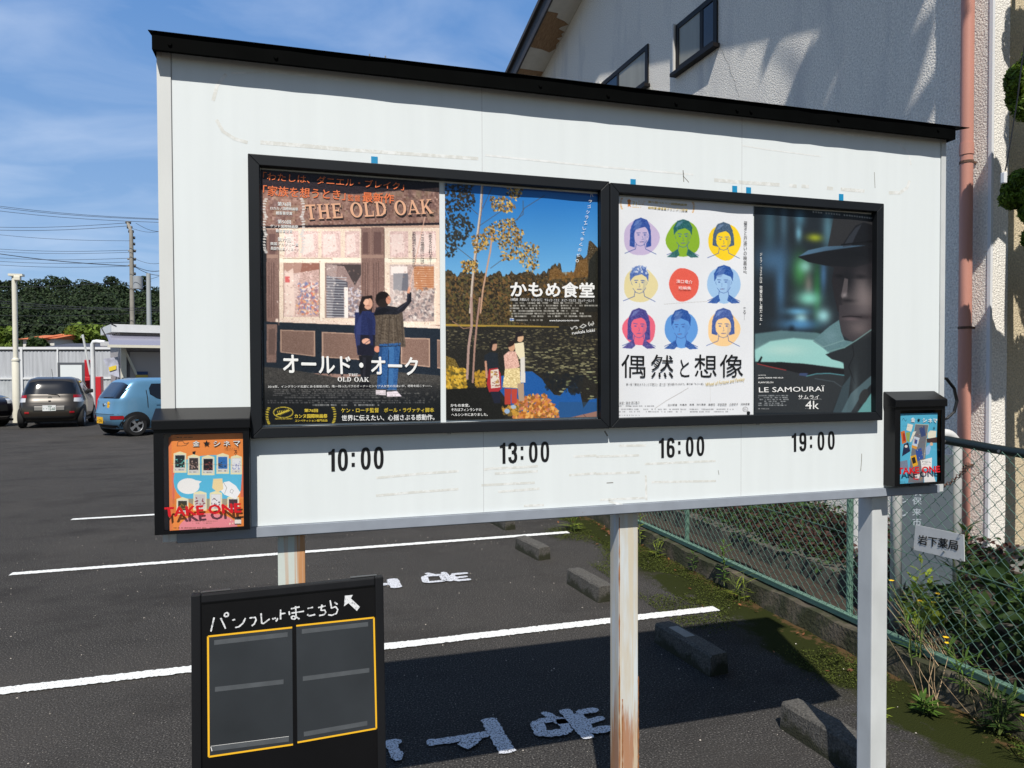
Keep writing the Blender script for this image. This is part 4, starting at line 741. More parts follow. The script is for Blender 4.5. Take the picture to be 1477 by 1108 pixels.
# the three figures
A.ell((470, 390), 26, 42, (196, 150, 126), zq); A.poly(zq(430, 400, 445, 350, 490, 345, 500, 372, 462, 378, 450, 430), (30, 26, 28)); A.poly(zq(390, 470, 440, 440, 500, 450, 512, 600, 400, 600), (32, 38, 46), noise=4); A.line(zq(402, 520, 412, 650), 4, (196, 146, 122)); A.poly(zq(430, 580, 500, 570, 526, 620, 530, 740, 500, 770, 430, 770, 410, 700), (170, 44, 52)); A.poly(zq(442, 592, 506, 580, 520, 730, 445, 738), (226, 214, 200)); A.specks(zq(450, 600, 505, 595, 512, 720, 452, 720), 30, [(190, 150, 60), (150, 90, 80)], 1.5, 3); A.poly(zq(440, 765, 525, 765, 520, 860, 470, 860), (30, 34, 50))
A.ell((615, 395), 28, 42, (206, 158, 126), zq); A.poly(zq(575, 400, 600, 350, 645, 350, 630, 385, 600, 400), (40, 30, 28)); A.poly(zq(550, 470, 590, 436, 650, 436, 680, 560, 640, 580, 560, 580), (222, 176, 160), noise=12, ns=2); A.poly(zq(560, 580, 680, 570, 690, 740, 540, 730), (226, 204, 150), noise=18, ns=2); A.poly(zq(555, 740, 608, 740, 606, 870, 556, 870), (176, 62, 50)); A.poly(zq(610, 742, 658, 742, 656, 862, 614, 862), (186, 70, 56)); A.ell((576, 925), 22, 20, (150, 176, 206), zq); A.ell((628, 890), 22, 16, (170, 186, 200), zq)
A.ell((682, 320), 30, 40, (216, 176, 140), zq); A.poly(zq(640, 330, 650, 280, 700, 275, 712, 310, 665, 318, 660, 360), (34, 28, 30)); A.poly(zq(638, 372, 712, 362, 722, 480, 680, 500, 645, 440), (232, 220, 186)); A.poly(zq(684, 490, 722, 480, 724, 690, 688, 690), (222, 216, 206)); A.poly(zq(660, 700, 712, 695, 715, 840, 672, 845), (176, 150, 126))
A.tiny(600, 30, 1320, 160, zq, 6, (226, 224, 216), .75); A.poly(zq(600, 165, 634, 165, 634, 187, 600, 187), (230, 236, 240)); A.poly(zq(600, 172, 634, 172, 634, 179, 600, 179), (40, 90, 170)); A.poly(zq(608, 165, 615, 165, 615, 187, 608, 187), (40, 90, 170)); A.tiny(650, 172, 905, 190, zq, 1, (226, 224, 216), .8)
for q in ((1096, 240, 1106, 256, 1118, 238), (1120, 236, 1140, 232, 1152, 244, 1138, 250), (1172, 236, 1200, 214, 1222, 226, 1195, 244, 1172, 236), (1246, 196, 1240, 212, 1250, 228), (1276, 192, 1284, 208, 1272, 226), (1252, 208, 1262, 222, 1272, 206)): A.line(zq(*q), 1.3, (236, 236, 232))
P2 = hang(A, 'film_poster', 'poster of three women beneath birches beside a blue lily pond', seed=2)
T(P2, 'かもめ食堂', (585, 862), (1258, 874), (586, 990), 'inkw', za, bold=.035); T(P2, 'ruokala lokki', (1104, 275), (1290, 250), (1107, 300), 'inkw', zq, bold=.01); T(P2, 'www.kamome-movie.com', (920, 176), (1162, 175), (920, 192), 'inkw', zq, bold=.015)
T(P2, '小林聡美　片桐はいり　もたいまさこ　ヤルッコ・ニエミ　タリア・マルクス　マルック・ペルトラ', (585, 996), (1254, 1008), (585, 1020), 'inkw', za)
T(P2, 'かもめ食堂。', (112, 866), (268, 866), (112, 892), 'inkw', zq, bold=.015); T(P2, 'それはフィンランドの', (118, 902), (364, 902), (118, 928), 'inkw', zq, bold=.015); T(P2, 'ヘルシンキにありました。', (118, 944), (416, 942), (118, 968), 'inkw', zq, bold=.015)
for i, ch in enumerate('ハラゴシラエして歩くのだ。'):                               # a line of characters drifting down the sky
    t = i/12; x = 1232-t*114; y = 178+t*520; T(P2, ch, (x-13, y-9), (x+13, y-13), (x-10, y+17), 'inkw', za)

# poster: round colour spots with plain busts on white
A = poster(((892, 283), (1088, 298), (891.5, 602), (1083.5, 598.5)), (228, 230, 234)); za = zoom(880, 270, 6.155); zq = zoom(880, 430, 5.832)
A.img += RNG.normal(0, 1.2, A.img.shape[:2]+(1,))
NV = (62, 88, 158)
def bust(z, c, r, spot, hair, skin=None, long=0, coll=False, turn=0):
    x, y = c; rx, ry = r; sk = skin or spot; A.ell((x+random.uniform(-6, 6), y+10), rx, ry, spot, z, wob=.035, noise=2)
    hx = x-6; A.poly(z(hx-36, y+60, hx+36, y+60, hx+40, y+132, hx-40, y+132), sk)
    if long: A.poly(z(hx-92, y-60, hx-60, y-140, hx, y-168, hx+62, y-140, hx+92, y-50, hx+96, y+long, hx+50, y+long+14, hx+52, y-20, hx-52, y-20, hx-50, y+long+14, hx-98, y+long), hair, noise=8, ns=2)
    A.ell((hx+turn*10, y-8), 66, 86, sk, z)
    A.poly(z(hx-80, y-20, hx-84, y-90, hx-50, y-150, hx+4, y-166, hx+56, y-148, hx+84, y-92, hx+78, y-18, hx+62, y-60, hx+20+turn*20, y-86, hx-40+turn*20, y-70, hx-62, y-50), hair, noise=8, ns=2)
    if turn: A.poly(z(hx-70, y-60, hx-30, y-120, hx+20, y-130, hx-20, y-60), (110, 136, 190), .5)
    for s in (-1, 1):
        A.line(z(hx+turn*10+s*12, y-32, hx+turn*10+s*44, y-34+random.uniform(-5, 5)), 1.4, NV, .9); A.ell((hx+turn*10+s*28, y-14), 10, 5.5, NV, z, .85); A.line(z(hx+s*60, y+10, hx+s*70, y-8, hx+s*66, y-20), .8, NV, .7)
    A.poly(z(hx+turn*10+20, y-40, hx+60, y-30, hx+52, y+50, hx+24, y+74, hx+34, y+10), NV, .16); A.poly(z(hx-66, y-90, hx-40, y-140, hx+10, y-150, hx-30, y-110), (150, 176, 222), .4); A.ell((hx+turn*12, y+48), 15, 5, (190, 110, 110), z, .45)
    A.line(z(hx+turn*14, y-4, hx+turn*20+6, y+24, hx+turn*14-4, y+28), .9, NV, .7); A.line(z(hx+turn*12-18, y+48, hx+turn*12+20, y+46), 1.3, NV, .8)
    A.line(z(hx-56, y+38, hx-30, y+74, hx, y+84, hx+30, y+74, hx+58, y+34), 1., NV, .85); A.line(z(hx-38, y+66, hx-44, y+110, hx-140, y+150), 1.2, NV); A.line(z(hx+38, y+66, hx+46, y+110, hx+140, y+156), 1.2, NV)
    if coll:
        A.poly(z(hx-46, y+98, hx-60, y+106, hx-142, y+170, hx-60, y+176, hx-30, y+150), hair, .92, noise=10, ns=2); A.poly(z(hx+44, y+98, hx+60, y+106, hx+142, y+172, hx+70, y+176, hx+30, y+150), hair, .92, noise=10, ns=2)
bust(za, (278, 440), (160, 160), (198, 182, 214), (52, 82, 158), long=84, turn=1); bust(za, (652, 452), (150, 162), (136, 176, 44), (40, 96, 98), coll=True); bust(za, (1012, 478), (146, 160), (246, 208, 36), (74, 96, 120), long=40)
bust(za, (268, 860), (150, 156), (226, 212, 160), (84, 112, 176), coll=False); A.ell((656, 866), 132, 148, (230, 96, 80), za, wob=.03, noise=4); bust(za, (1012, 858), (146, 160), (158, 194, 230), (46, 86, 160), coll=True, turn=-1)
bust(zq, (250, 250), (140, 140), (232, 104, 128), (76, 72, 140), coll=True, long=96); bust(zq, (606, 255), (140, 150), (96, 152, 218), (46, 86, 160), coll=True, turn=-1); bust(zq, (955, 250), (136, 150), (246, 206, 150), (72, 96, 160), long=50)
A.specks(za(176, 740, 196, 700, 262, 686, 330, 700, 350, 760, 330, 770, 196, 770), 50, [(228, 230, 234), (150, 170, 210)], 1.2, 2.5)
A.line(za(480, 1040, 600, 1030, 860, 1015), .8, (190, 188, 186)); A.line(zq(380, 925, 470, 865, 600, 790, 655, 755), 1., (170, 166, 164)); A.line(zq(840, 740, 842, 870), .7, (210, 208, 206))
laurel(A, 98, 150, 90, za, (216, 158, 76), 1); laurel(A, 740, 180, 90, za, (216, 158, 76), -1); A.poly(za(152, 120, 170, 110, 186, 124, 178, 150, 184, 182, 168, 172, 156, 182, 158, 150), (206, 128, 56))
A.tiny(250, 124, 318, 166, za, 3, (216, 176, 120), .8); A.tiny(198, 176, 300, 190, za, 1, (216, 176, 120), .8); A.tiny(76, 900, 380, 916, zq, 1, (90, 90, 94), .8); A.tiny(76, 925, 1100, 965, zq, 2, (120, 120, 124), .7); A.tiny(76, 978, 295, 992, zq, 1, (110, 110, 114), .7); A.ell((1135, 935), 24, 22, (150, 150, 152), zq); A.ell((1135, 935), 19, 17, (225, 226, 230), zq); A.tiny(1118, 926, 1152, 946, zq, 2, (120, 120, 122), .8)
P3 = hang(A, 'film_poster', 'white poster with painted busts on nine coloured spots in a grid', amp=.0018, seed=3)
for n_, nm in (('第71回ベルリン国際映画祭', ((335, 122), (682, 150), (333, 142))), ('銀熊賞(審査員グランプリ)受賞', ((335, 172), (686, 196), (334, 196)))): T(P3, n_, *nm, 'inkgold', za, bold=.01)
T(P3, '71', (196, 128), (232, 132), (195, 164), 'inkgold', za); T(P3, '濱口竜介', (585, 820), (728, 828), (585, 852), 'inkw', za); T(P3, '短編集', (604, 880), (716, 884), (604, 908), 'inkw', za)
T(P3, '偶', (92, 474), (294, 478), (92, 668), 'ink', zq); T(P3, '然', (340, 474), (530, 478), (340, 668), 'ink', zq); T(P3, 'と', (585, 516), (664, 518), (585, 664), 'ink', zq); T(P3, '想', (706, 474), (894, 476), (706, 666), 'ink', zq); T(P3, '像', (920, 474), (1116, 476), (920, 666), 'ink', zq)
T(P3, '第一話「魔法(よりもっと不確か)」/第二話「扉は開けたままで」/第三話「もう一度」', (132, 716), (782, 714), (132, 736), 'inkdark', zq); T(P3, 'Wheel of Fortune and Fantasy', (800, 712), (1128, 664), (806, 752), 'inkgold', zq, shear=.35)
T(P3, '監督・脚本:濱口竜介', (76, 872), (246, 868), (76, 890), 'inkdark', zq); T(P3, '古川琴音　中島歩　玄理　渋川清彦　森郁月　甲斐翔真　占部房子　河井青葉', (482, 890), (1170, 882), (482, 908), 'inkdark', zq)
T(P3, vert('驚きと戸惑いの映画体験が、'), (1184, 302), (1216, 304), (1176, 870), 'inkdark', za); T(P3, vert('いま始まる')+'\n｜', (1178, 900), (1210, 902), (1172, 1180), 'inkdark', za)
b = MB(); p = onY(*zq(1160, 966)[0], PY); b.cyl((p.x, PY-.004, p.z), (p.x, PY-.001, p.z), .006, 14); b.build('corner_pin', M['black'], P3)

# poster: night street through a car window and a plain hatted shape
A = poster(((1088.5, 297), (1261, 310), (1087, 600), (1260, 594.5)), (34, 40, 46)); za = zoom(1080, 280, 6.52); zq = zoom(1080, 440, 6.52)
for c, rx, ry, col, al in (((200, 300), 60, 260, (60, 92, 108), .8), ((330, 260), 40, 240, (74, 106, 126), .7), ((480, 220), 50, 90, (86, 140, 166), .7), ((470, 370), 30, 70, (120, 180, 205), .8), ((230, 620), 160, 130, (66, 100, 132), .9), ((300, 850), 46, 260, (70, 112, 150), .8), ((620, 410), 70, 36, (150, 160, 40), .95), ((740, 330), 50, 220, (84, 124, 140), .85), ((480, 720), 70, 150, (60, 130, 70), .9), ((640, 900), 40, 260, (44, 110, 60), .8), ((530, 680), 60, 60, (130, 190, 176), .9), ((560, 860), 40, 110, (150, 140, 130), .6), ((560, 980), 110, 70, (130, 206, 186), .95), ((700, 760), 30, 160, (70, 110, 150), .8)): A.glow(c, rx, ry, col, al, za)
for c, rx, ry, col, al in (((460, 60), 110, 36, (96, 160, 200), .9), ((490, 130), 60, 50, (170, 220, 220), .9), ((700, 100), 70, 70, (150, 206, 210), .95), ((470, 180), 170, 50, (80, 140, 190), .85), ((400, 225), 30, 36, (22, 30, 40), .9)): A.glow(c, rx, ry, col, al, zq)
A.poly(zq(60, 270, 300, 240, 640, 260, 760, 300, 900, 420, 930, 600, 500, 560, 60, 530), (128, 176, 180), .55); A.poly(zq(60, 420, 200, 340, 420, 310, 620, 330, 720, 420, 900, 560, 900, 600, 500, 555, 60, 535), (160, 214, 208), .85); A.blur(3); A.glow((330, 420), 200, 50, (186, 214, 206), .6, zq)
A.poly(zq(60, 532, 500, 548, 900, 600, 930, 640, 1190, 560, 1190, 1010, 60, 1010), (48, 52, 56)); A.poly(zq(110, 540, 300, 535, 600, 560, 900, 605, 920, 660, 760, 640, 560, 660, 340, 610, 90, 556), (30, 30, 34)); A.line(zq(80, 552, 220, 585, 350, 612), 1.3, (190, 60, 60)); A.line(zq(540, 668, 640, 645, 760, 642, 910, 662), 2, (84, 140, 150)); A.poly(zq(76, 550, 118, 480, 130, 490, 108, 540), (20, 22, 26)); A.line(zq(620, 690, 800, 720, 960, 830), 1.2, (80, 92, 100)); A.poly(zq(480, 640, 560, 640, 540, 670, 470, 660), (60, 74, 110))
# hat, dim head, upturned collar and coat: a plain dark figure without features
A.poly(za(800, 200, 1190, 240, 1190, 560, 860, 520, 740, 500), (46, 46, 48)); A.poly(za(860, 510, 930, 400, 1000, 300, 1080, 268, 1190, 300, 1190, 560), (24, 25, 29)); A.poly(za(560, 630, 760, 640, 1190, 560, 1190, 1110, 840, 1110, 800, 940, 780, 820, 800, 690), (36, 34, 38))
A.poly(za(960, 800, 1190, 800, 1190, 1110, 900, 1110, 870, 1000), (62, 58, 60), .6); A.glow((1060, 1010), 150, 170, (86, 80, 82), .5, za)
A.poly(za(462, 592, 560, 540, 720, 500, 860, 490, 1190, 470, 1190, 640, 1000, 690, 720, 675, 560, 640), (25, 26, 30)); A.poly(za(470, 588, 560, 530, 720, 495, 900, 488, 1100, 484, 900, 512, 700, 540), (84, 118, 146), .9)
A.poly(zq(850, 0, 1190, 0, 1190, 330, 960, 340, 880, 280, 850, 130), (58, 54, 58)); A.glow((1020, 180), 120, 130, (92, 84, 86), .5, zq)
A.poly(zq(604, 340, 640, 300, 760, 200, 850, 140, 870, 250, 900, 330, 1000, 350, 880, 410, 740, 430), (92, 124, 130), noise=6); A.poly(zq(720, 464, 900, 400, 1010, 330, 1170, 215, 1190, 215, 1190, 1010, 780, 1010, 900, 700, 890, 540, 780, 510), (40, 44, 48)); A.line(zq(735, 440, 900, 400, 1010, 332, 1180, 214), 2.2, (110, 146, 146)); A.poly(zq(790, 1010, 880, 760, 960, 660, 920, 1010), (62, 78, 86), .8); A.poly(zq(870, 1010, 960, 830, 1180, 640, 1190, 700, 1050, 860, 960, 1010), (84, 108, 116), .8); A.poly(zq(1020, 1010, 1150, 830, 1190, 780, 1190, 1010), (110, 176, 176), .8); A.line(zq(975, 380, 990, 470, 940, 580, 1000, 740), 1.6, (22, 24, 28)); A.ell((1080, 860), 40, 76, (48, 50, 52), zq, ang=.4)
A.glow((1090, 950), 110, 190, (136, 124, 124), .75, za); A.glow((930, 800), 60, 120, (24, 24, 28), .8, za); A.glow((1010, 560), 240, 60, (20, 21, 25), .7, za); A.glow((1150, 760), 60, 160, (30, 30, 34), .6, za); A.glow((1040, 220), 90, 60, (120, 108, 108), .55, zq); A.glow((1060, 110), 110, 24, (44, 38, 42), .7, zq); A.poly(za(880, 500, 940, 400, 1000, 320, 1060, 285, 1010, 380, 960, 490), (52, 56, 64), .8); A.line(za(870, 480, 1190, 440), 3, (16, 17, 20)); A.glow((760, 290), 70, 60, (140, 170, 184), .25, zq); A.line(zq(610, 335, 700, 395, 900, 330), 1.4, (140, 172, 172), .7); A.glow((1000, 800), 30, 200, (130, 150, 156), .25, zq)
A.glow((850, 770), 46, 20, (18, 18, 22), .85, za); A.glow((1050, 775), 60, 22, (26, 25, 29), .8, za); A.poly(za(900, 790, 935, 800, 925, 940, 880, 985, 868, 960), (104, 96, 98), .7); A.glow((900, 950), 24, 22, (150, 142, 144), .7, za); A.glow((930, 1000), 60, 16, (26, 24, 28), .7, za); A.line(zq(880, 112, 950, 104, 1060, 114), 2.0, (24, 20, 24), .9); A.glow((960, 130), 70, 14, (110, 94, 98), .7, zq); A.blur(1); A.img += RNG.normal(0, 2.2, A.img.shape[:2]+(1,))
A.tiny(90, 842, 390, 950, zq, 6, (200, 204, 206), .7); A.tiny(90, 966, 240, 982, zq, 1, (190, 190, 190), .7); A.poly(za(590, 160, 1178, 222, 1178, 240, 590, 178), (60, 62, 64), .3); [A.poly(za(600+i*24, 162+i*2.6, 616+i*24, 164+i*2.6, 616+i*24, 178+i*2.6, 600+i*24, 176+i*2.6), (190, 192, 190), .75) for i in range(24) if i not in (4, 11)]; A.line(zq(470, 882, 680, 884), .8, (200, 200, 200)); A.tiny(530, 966, 590, 976, zq, 1, (210, 210, 210), .8)
P4 = hang(A, 'film_poster', 'dark blue green poster with a hatted figure beside blurred street lights', seed=4)
T(P4, 'LE SAMOURAÏ', (90, 764), (706, 756), (92, 822), 'inkw', zq, bold=.004); T(P4, 'サムライ', (460, 846), (656, 848), (460, 884), 'inkw', zq); T(P4, '4k', (528, 900), (655, 900), (528, 978), 'inkw', zq, bold=-.004)
T(P4, 'UN FILM DE', (84, 656), (156, 656), (84, 666), 'inkw', zq); T(P4, 'JEAN-PIERRE MELVILLE', (84, 680), (320, 678), (84, 696), 'inkw', zq, bold=.01); T(P4, 'ALAIN DELON', (84, 720), (226, 720), (84, 736), 'inkw', zq, bold=.01)
T(P4, vert('ジェフ・コステロは'), (100, 555), (122, 555), (100, 838), 'inkw', za, bold=.01); T(P4, vert('完璧な殺し屋だった。'), (98, 862), (124, 862), (98, 1232), 'inkw', za, bold=.015)
# ------------------------------------------------------------------ leaflet boxes at both ends of the board
PANE = panemat('clear_acrylic')
def leaflet_box(x0, x1, z0, z1, px_take, label, ix=0):
    yf, yb = 2.067, 2.1195; root = thing('leaflet_box', ((x0+x1)/2, yb, z0), label, 'leaflet box', 'leaflet boxes on the board'); t = .003
    b = MB(); b.box((x0, yf+.002, z0), (x0+t, yb, z1-.004)); b.box((x1-t, yf+.002, z0), (x1, yb, z1-.004)); b.box((x0+t, yf+.002, z0), (x1-t, yb, z0+t)); b.box((x0+t, yb-t, z0+t), (x1-t, yb, z1-.004)); b.build('body', M['box'], root)
    o0, o1, p0, p1 = x0+.024, x1-.016, z0+.010, z1-.030
    b = MB(); b.box((x0, yf, z0+.0005), (o0, yf+.0018, z1-.004)); b.box((o1, yf, z0+.0005), (x1, yf+.0018, z1-.004)); b.box((o0, yf, z0+.0005), (o1, yf+.0018, p0)); b.box((o0, yf, p1), (o1, yf+.0018, z1-.004)); b.box((o0+.04, yf-.006, z0+.001), (o0+.13, yf-.0004, z0+.008)); b.build('front_rim', M['box'], root)
    b = MB(); b.prism([(x0-.004, yf-.007, z1-.018), (x0-.004, yf-.007, z1+.008), (x0-.004, yb-.001, z1+.038), (x0-.004, yb-.001, z1-.018)], (x1-x0+.008, 0, 0)); o = b.build('lid', M['box'], root); md = o.modifiers.new('bevel', 'BEVEL'); md.width = .002; md.segments = 2
    b = MB(); b.quad((o0, yf+.003, p0), (o1, yf+.003, p0), (o1, yf+.003, p1), (o0, yf+.003, p1)); cv = b.build('clear_cover', PANE, root)
    a = [onY(*p, yf+.001) for p in px_take]; text('lettering', 'TAKE ONE', a[0], a[1], a[2], M['red'], cv, bold=.05, off=(0, -.0004, 0)); return root
zt1 = zoom(210, 600, 6.156); zt2 = zoom(1270, 570, 7.914)
leaflet_box(-.383, -.145, 1.214, 1.512, zt1(158, 812, 846, 772, 168, 902), 'black leaflet box with take one lettering at the left end of the board')
leaflet_box(2.048, 2.277, 1.222, 1.528, zt2(190, 830, 676, 806, 196, 908), 'black leaflet box with take one lettering at the right end of the board')
LY = 2.0805; prl = lambda x, y: ((lambda p: (p.x, p.z))(onY(x, y, LY)))
def leaflet_art(px, base, w=240, h=330):
    c = [prl(*p) for p in px]; return Art(((c[0][0]+c[2][0])/2, (c[0][1]+c[1][1])/2), ((c[1][0]+c[3][0])/2, (c[2][1]+c[3][1])/2), prl, w, h, base)
def stack(A, name, label, cols, n=4, curl=.004):
    (x0, z1), (x1, z0) = A.c0, A.c1; root = thing(name, ((x0+x1)/2, LY, z0), label, 'leaflets', 'film leaflets in the boxes')
    sheet('leaflet', A, (x0, LY, z1), (x1-x0, 0, 0), (0, 0, z0-z1), ART, root, lambda u, v: -.0005+curl*.25*np.sin(v*7+u*2)*(u > .02), world_off=root.location)
    for i in range(1, n+1):
        b = MB(); d = .0022*i; b.box((x0-d, LY+.0025*i, z0-.0006*i), (x1-d, LY+.0025*i+.0006, z1-.002*i)); b.build('leaflet', cols, root)
    return root
A = leaflet_art(zt1(232, 160, 876, 160, 236, 1020, 888, 975), (236, 140, 70)); z = zt1
A.poly(z(150, 440, 260, 440, 260, 780, 150, 780), (226, 120, 96)); A.ell((560, 580), 312, 240, (90, 184, 220), z, wob=.03); A.poly(z(860, 440, 900, 440, 900, 720, 840, 720), (216, 110, 80)); A.ell((560, 985), 260, 120, (232, 140, 150), z, wob=.02); A.poly(z(160, 735, 890, 735, 890, 860, 160, 860), (214, 124, 56), .55)
for x, y, w_, h_, cols in ((250, 340, 112, 165, ((30, 44, 50), (110, 200, 190))), (375, 365, 106, 160, ((60, 52, 54), (190, 160, 150))), (500, 372, 110, 155, ((34, 32, 38), (150, 70, 70))), (630, 355, 108, 160, ((50, 110, 180), (50, 50, 44))), (755, 370, 98, 150, ((226, 228, 232), (140, 150, 200))), (275, 745, 106, 130, ((60, 60, 50), (150, 120, 60))), (425, 690, 116, 150, ((200, 196, 196), (130, 60, 70))), (570, 690, 108, 150, ((224, 224, 226), (80, 60, 76))), (725, 730, 104, 120, ((70, 56, 60), (150, 60, 80)))):
    A.poly(z(x, y-6, x+w_*.5, y-24, x+w_, y-6, x+w_+2, y+h_, x-2, y+h_), (232, 224, 180)); A.rect(x+8, y+4, x+w_-8, y+h_-14, (212, 210, 208), z); A.rect(x+14, y+10, x+w_-14, y+h_*.72, cols[0], z); A.specks(z(x+16, y+h_*.25, x+w_-16, y+h_*.25, x+w_-16, y+h_*.7, x+16, y+h_*.7), 16, [cols[1]], 1.5, 4); A.tiny(x+14, y+h_*.78, x+w_-14, y+h_*.9, z, 1, (120, 118, 116), .8)
A.ell((380, 624), 98, 70, (240, 238, 236), z); A.poly(z(440, 570, 498, 582, 455, 620), (240, 238, 236))
A.poly(z(690, 590, 740, 580, 800, 620, 840, 680, 800, 740, 700, 700, 660, 660), (238, 238, 240)); A.line(z(690, 590, 720, 640, 700, 690), 1, (90, 90, 90)); A.line(z(760, 650, 780, 662, 768, 688, 748, 676, 760, 650), .8, (90, 90, 90)); A.poly(z(600, 560, 680, 556, 690, 650, 640, 680, 590, 640), (236, 212, 160))
A.line(z(160, 420, 880, 440), .8, (140, 110, 90)); A.specks(z(700, 900, 800, 900, 800, 960, 700, 960), 4, (((250, 230, 200)),), 2, 4); A.tiny(250, 985, 730, 1003, z, 1, (110, 70, 50), .8); A.tiny(415, 925, 650, 960, z, 2, (150, 100, 90), .7); A.rect(790, 895, 848, 965, (70, 64, 62), z); A.rect(790, 920, 848, 955, (236, 228, 220), z)
A.poly(z(416, 320, 446, 312, 440, 345, 420, 340), (30, 28, 30)); A.line(z(280, 270, 290, 230, 330, 224, 350, 250, 385, 238, 360, 262, 320, 268, 285, 268), 1.4, (40, 34, 34)); A.tiny(278, 186, 440, 198, z, 1, (40, 36, 36), .9)
S1 = stack(A, 'leaflet_stack', 'orange film schedule leaflets standing in the left box', mat('orange_paper', lin(226, 128, 74), .6), 4)
def TL_(parent, body, a, b_, c, m, z, **kw): return text('lettering', body, onY(*z(*a)[0], LY), onY(*z(*b_)[0], LY), onY(*z(*c)[0], LY), M[m], parent, off=(0, kw.pop('off', -.003), 0), **kw)
def star(parent, c, r_, z):
    b = MB(); p = onY(*z(*c)[0], LY); P_ = [p+Vector((math.sin(i*math.pi/5)*(r_ if i % 2 == 0 else r_*.42), -.003, math.cos(i*math.pi/5)*(r_ if i % 2 == 0 else r_*.42))) for i in range(10)]; b.quad(*P_); b.build('star', M['ink'], parent)
for ch, x in (('金', 450), ('シ', 634), ('ネ', 722), ('マ', 810)):
    TL_(S1, ch, (x-32, 220), (x+32, 218), (x-32, 272), 'ink', z, bold=.05, off=-.0026); TL_(S1, ch, (x-30, 222), (x+30, 220), (x-30, 270), 'inkw', z, bold=.02, off=-.0034)
star(S1, (543, 244), .0095, z); TL_(S1, '上映スケジュール', (698, 282), (832, 278), (698, 298), 'ink', z); TL_(S1, '7', (786, 302), (812, 302), (786, 336), 'ink', z); 
A = leaflet_art(zt2(208, 195, 662, 222, 182, 1012, 630, 996), (84, 174, 206)); z = zt2
A.poly(z(396, 330, 548, 338, 490, 1000, 315, 1000), (112, 114, 122)); A.line(z(396, 332, 548, 340, 500, 720), 1.6, (220, 216, 180)); A.line(z(396, 332, 340, 740), 1.4, (220, 216, 180))
for q, c in (((310, 325, 372, 340, 350, 420, 295, 400), (222, 218, 206)), ((230, 420, 275, 405, 300, 540, 250, 560), (206, 110, 50)), ((288, 430, 340, 420, 330, 540, 300, 520), (150, 170, 90)), ((372, 420, 410, 410, 350, 540, 335, 530), (226, 222, 206)), ((385, 470, 450, 490, 425, 590, 365, 580), (196, 206, 220)), ((362, 570, 424, 590, 412, 620, 362, 600), (216, 150, 60)), ((404, 630, 470, 600, 490, 720, 420, 760), (50, 80, 150)), ((346, 700, 410, 680, 430, 800, 375, 820), (222, 166, 40)), ((545, 430, 570, 405, 640, 410, 635, 480, 610, 500, 540, 490), (232, 226, 206)), ((530, 500, 650, 480, 646, 545, 535, 545), (70, 50, 50)), ((270, 560, 320, 540, 345, 640, 250, 700), (36, 42, 72)), ((520, 600, 560, 560, 580, 600, 560, 670, 520, 690), (150, 180, 216)), ((460, 745, 588, 712, 585, 830, 470, 850), (228, 226, 224)), ((490, 880, 600, 900, 632, 998, 500, 1000), (230, 228, 228)), ((440, 380, 500, 350, 520, 460, 470, 480), (60, 76, 120)), ((220, 760, 310, 740, 320, 840, 200, 860), (120, 130, 150)), ((380, 900, 440, 910, 430, 970, 370, 960), (180, 50, 56)), ((390, 910, 450, 900, 440, 950, 392, 950), (226, 220, 220))):
    A.poly(z(*q), c, noise=6)
A.poly(z(358, 720, 396, 705, 410, 770, 372, 786), (40, 36, 30)); A.poly(z(392, 505, 425, 512, 418, 560, 388, 552), (60, 90, 150)); A.poly(z(255, 440, 275, 430, 290, 520, 262, 530), (170, 50, 40)); A.tiny(475, 750, 575, 800, z, 4, (120, 118, 118), .8); A.specks(z(330, 340, 540, 340, 500, 980, 330, 980), 60, [(210, 150, 60), (60, 70, 110), (220, 214, 200), (150, 70, 60), (90, 100, 120)], 1.5, 4); A.tiny(255, 222, 360, 232, z, 1, (40, 60, 70), .9); A.line(z(248, 290, 262, 262, 285, 300, 300, 280), 1.6, (30, 44, 60)); A.tiny(250, 350, 330, 360, z, 1, (40, 60, 80), .9); A.ell((585, 560), 18, 20, (220, 180, 150), z); A.ell((296, 585), 17, 16, (230, 220, 210), z); A.tiny(195, 985, 310, 998, z, 1, (40, 70, 90), .9)
S2 = stack(A, 'leaflet_stack', 'blue film schedule leaflets standing in the right box', mat('blue_paper', lin(84, 168, 200), .6), 3)
for ch, x in (('金', 364), ('シ', 498), ('ネ', 560), ('マ', 618)): TL_(S2, ch, (x-24, 254+(x-364)*.06), (x+24, 257+(x-364)*.06), (x-24, 306+(x-364)*.04), 'inkw', z, bold=.03)
star(S2, (430, 284), .008, z); TL_(S2, '8', (596, 362), (614, 362), (596, 388), 'ink', z)

# ------------------------------------------------------------------ the black sandwich sign leaning at the front
w_, u_, t_ = R(3.37), R(3.65), R(-.124)
a0 = Vector((math.cos(w_), math.sin(w_), 0)); b0 = Vector((-math.sin(w_)*math.sin(u_), math.cos(w_)*math.sin(u_), math.cos(u_)))
ba = a0*math.cos(t_)+b0*math.sin(t_); bb = b0*math.cos(t_)-a0*math.sin(t_); bn = bb.cross(ba)      # bn points away from the viewer
TLb = Vector((-.258, 1.799, 1.1238)); BL_ = 1.126; WB = .45
foot = TLb - bb*BL_ + ba*WB/2
sign = thing('sign_board', tuple(foot), 'black handwritten sign board with yellow outlined clear pockets', 'sign board')
BMx = Matrix(((ba.x, bn.x, bb.x, foot.x), (ba.y, bn.y, bb.y, foot.y), (ba.z, bn.z, bb.z, foot.z), (0, 0, 0, 1))); sign.rotation_euler = BMx.to_euler()
BI = BMx.inverted(); onB = lambda x, y, d=0.: BI @ onp(x, y, BMx @ Vector((0, -d, 0)), bn)
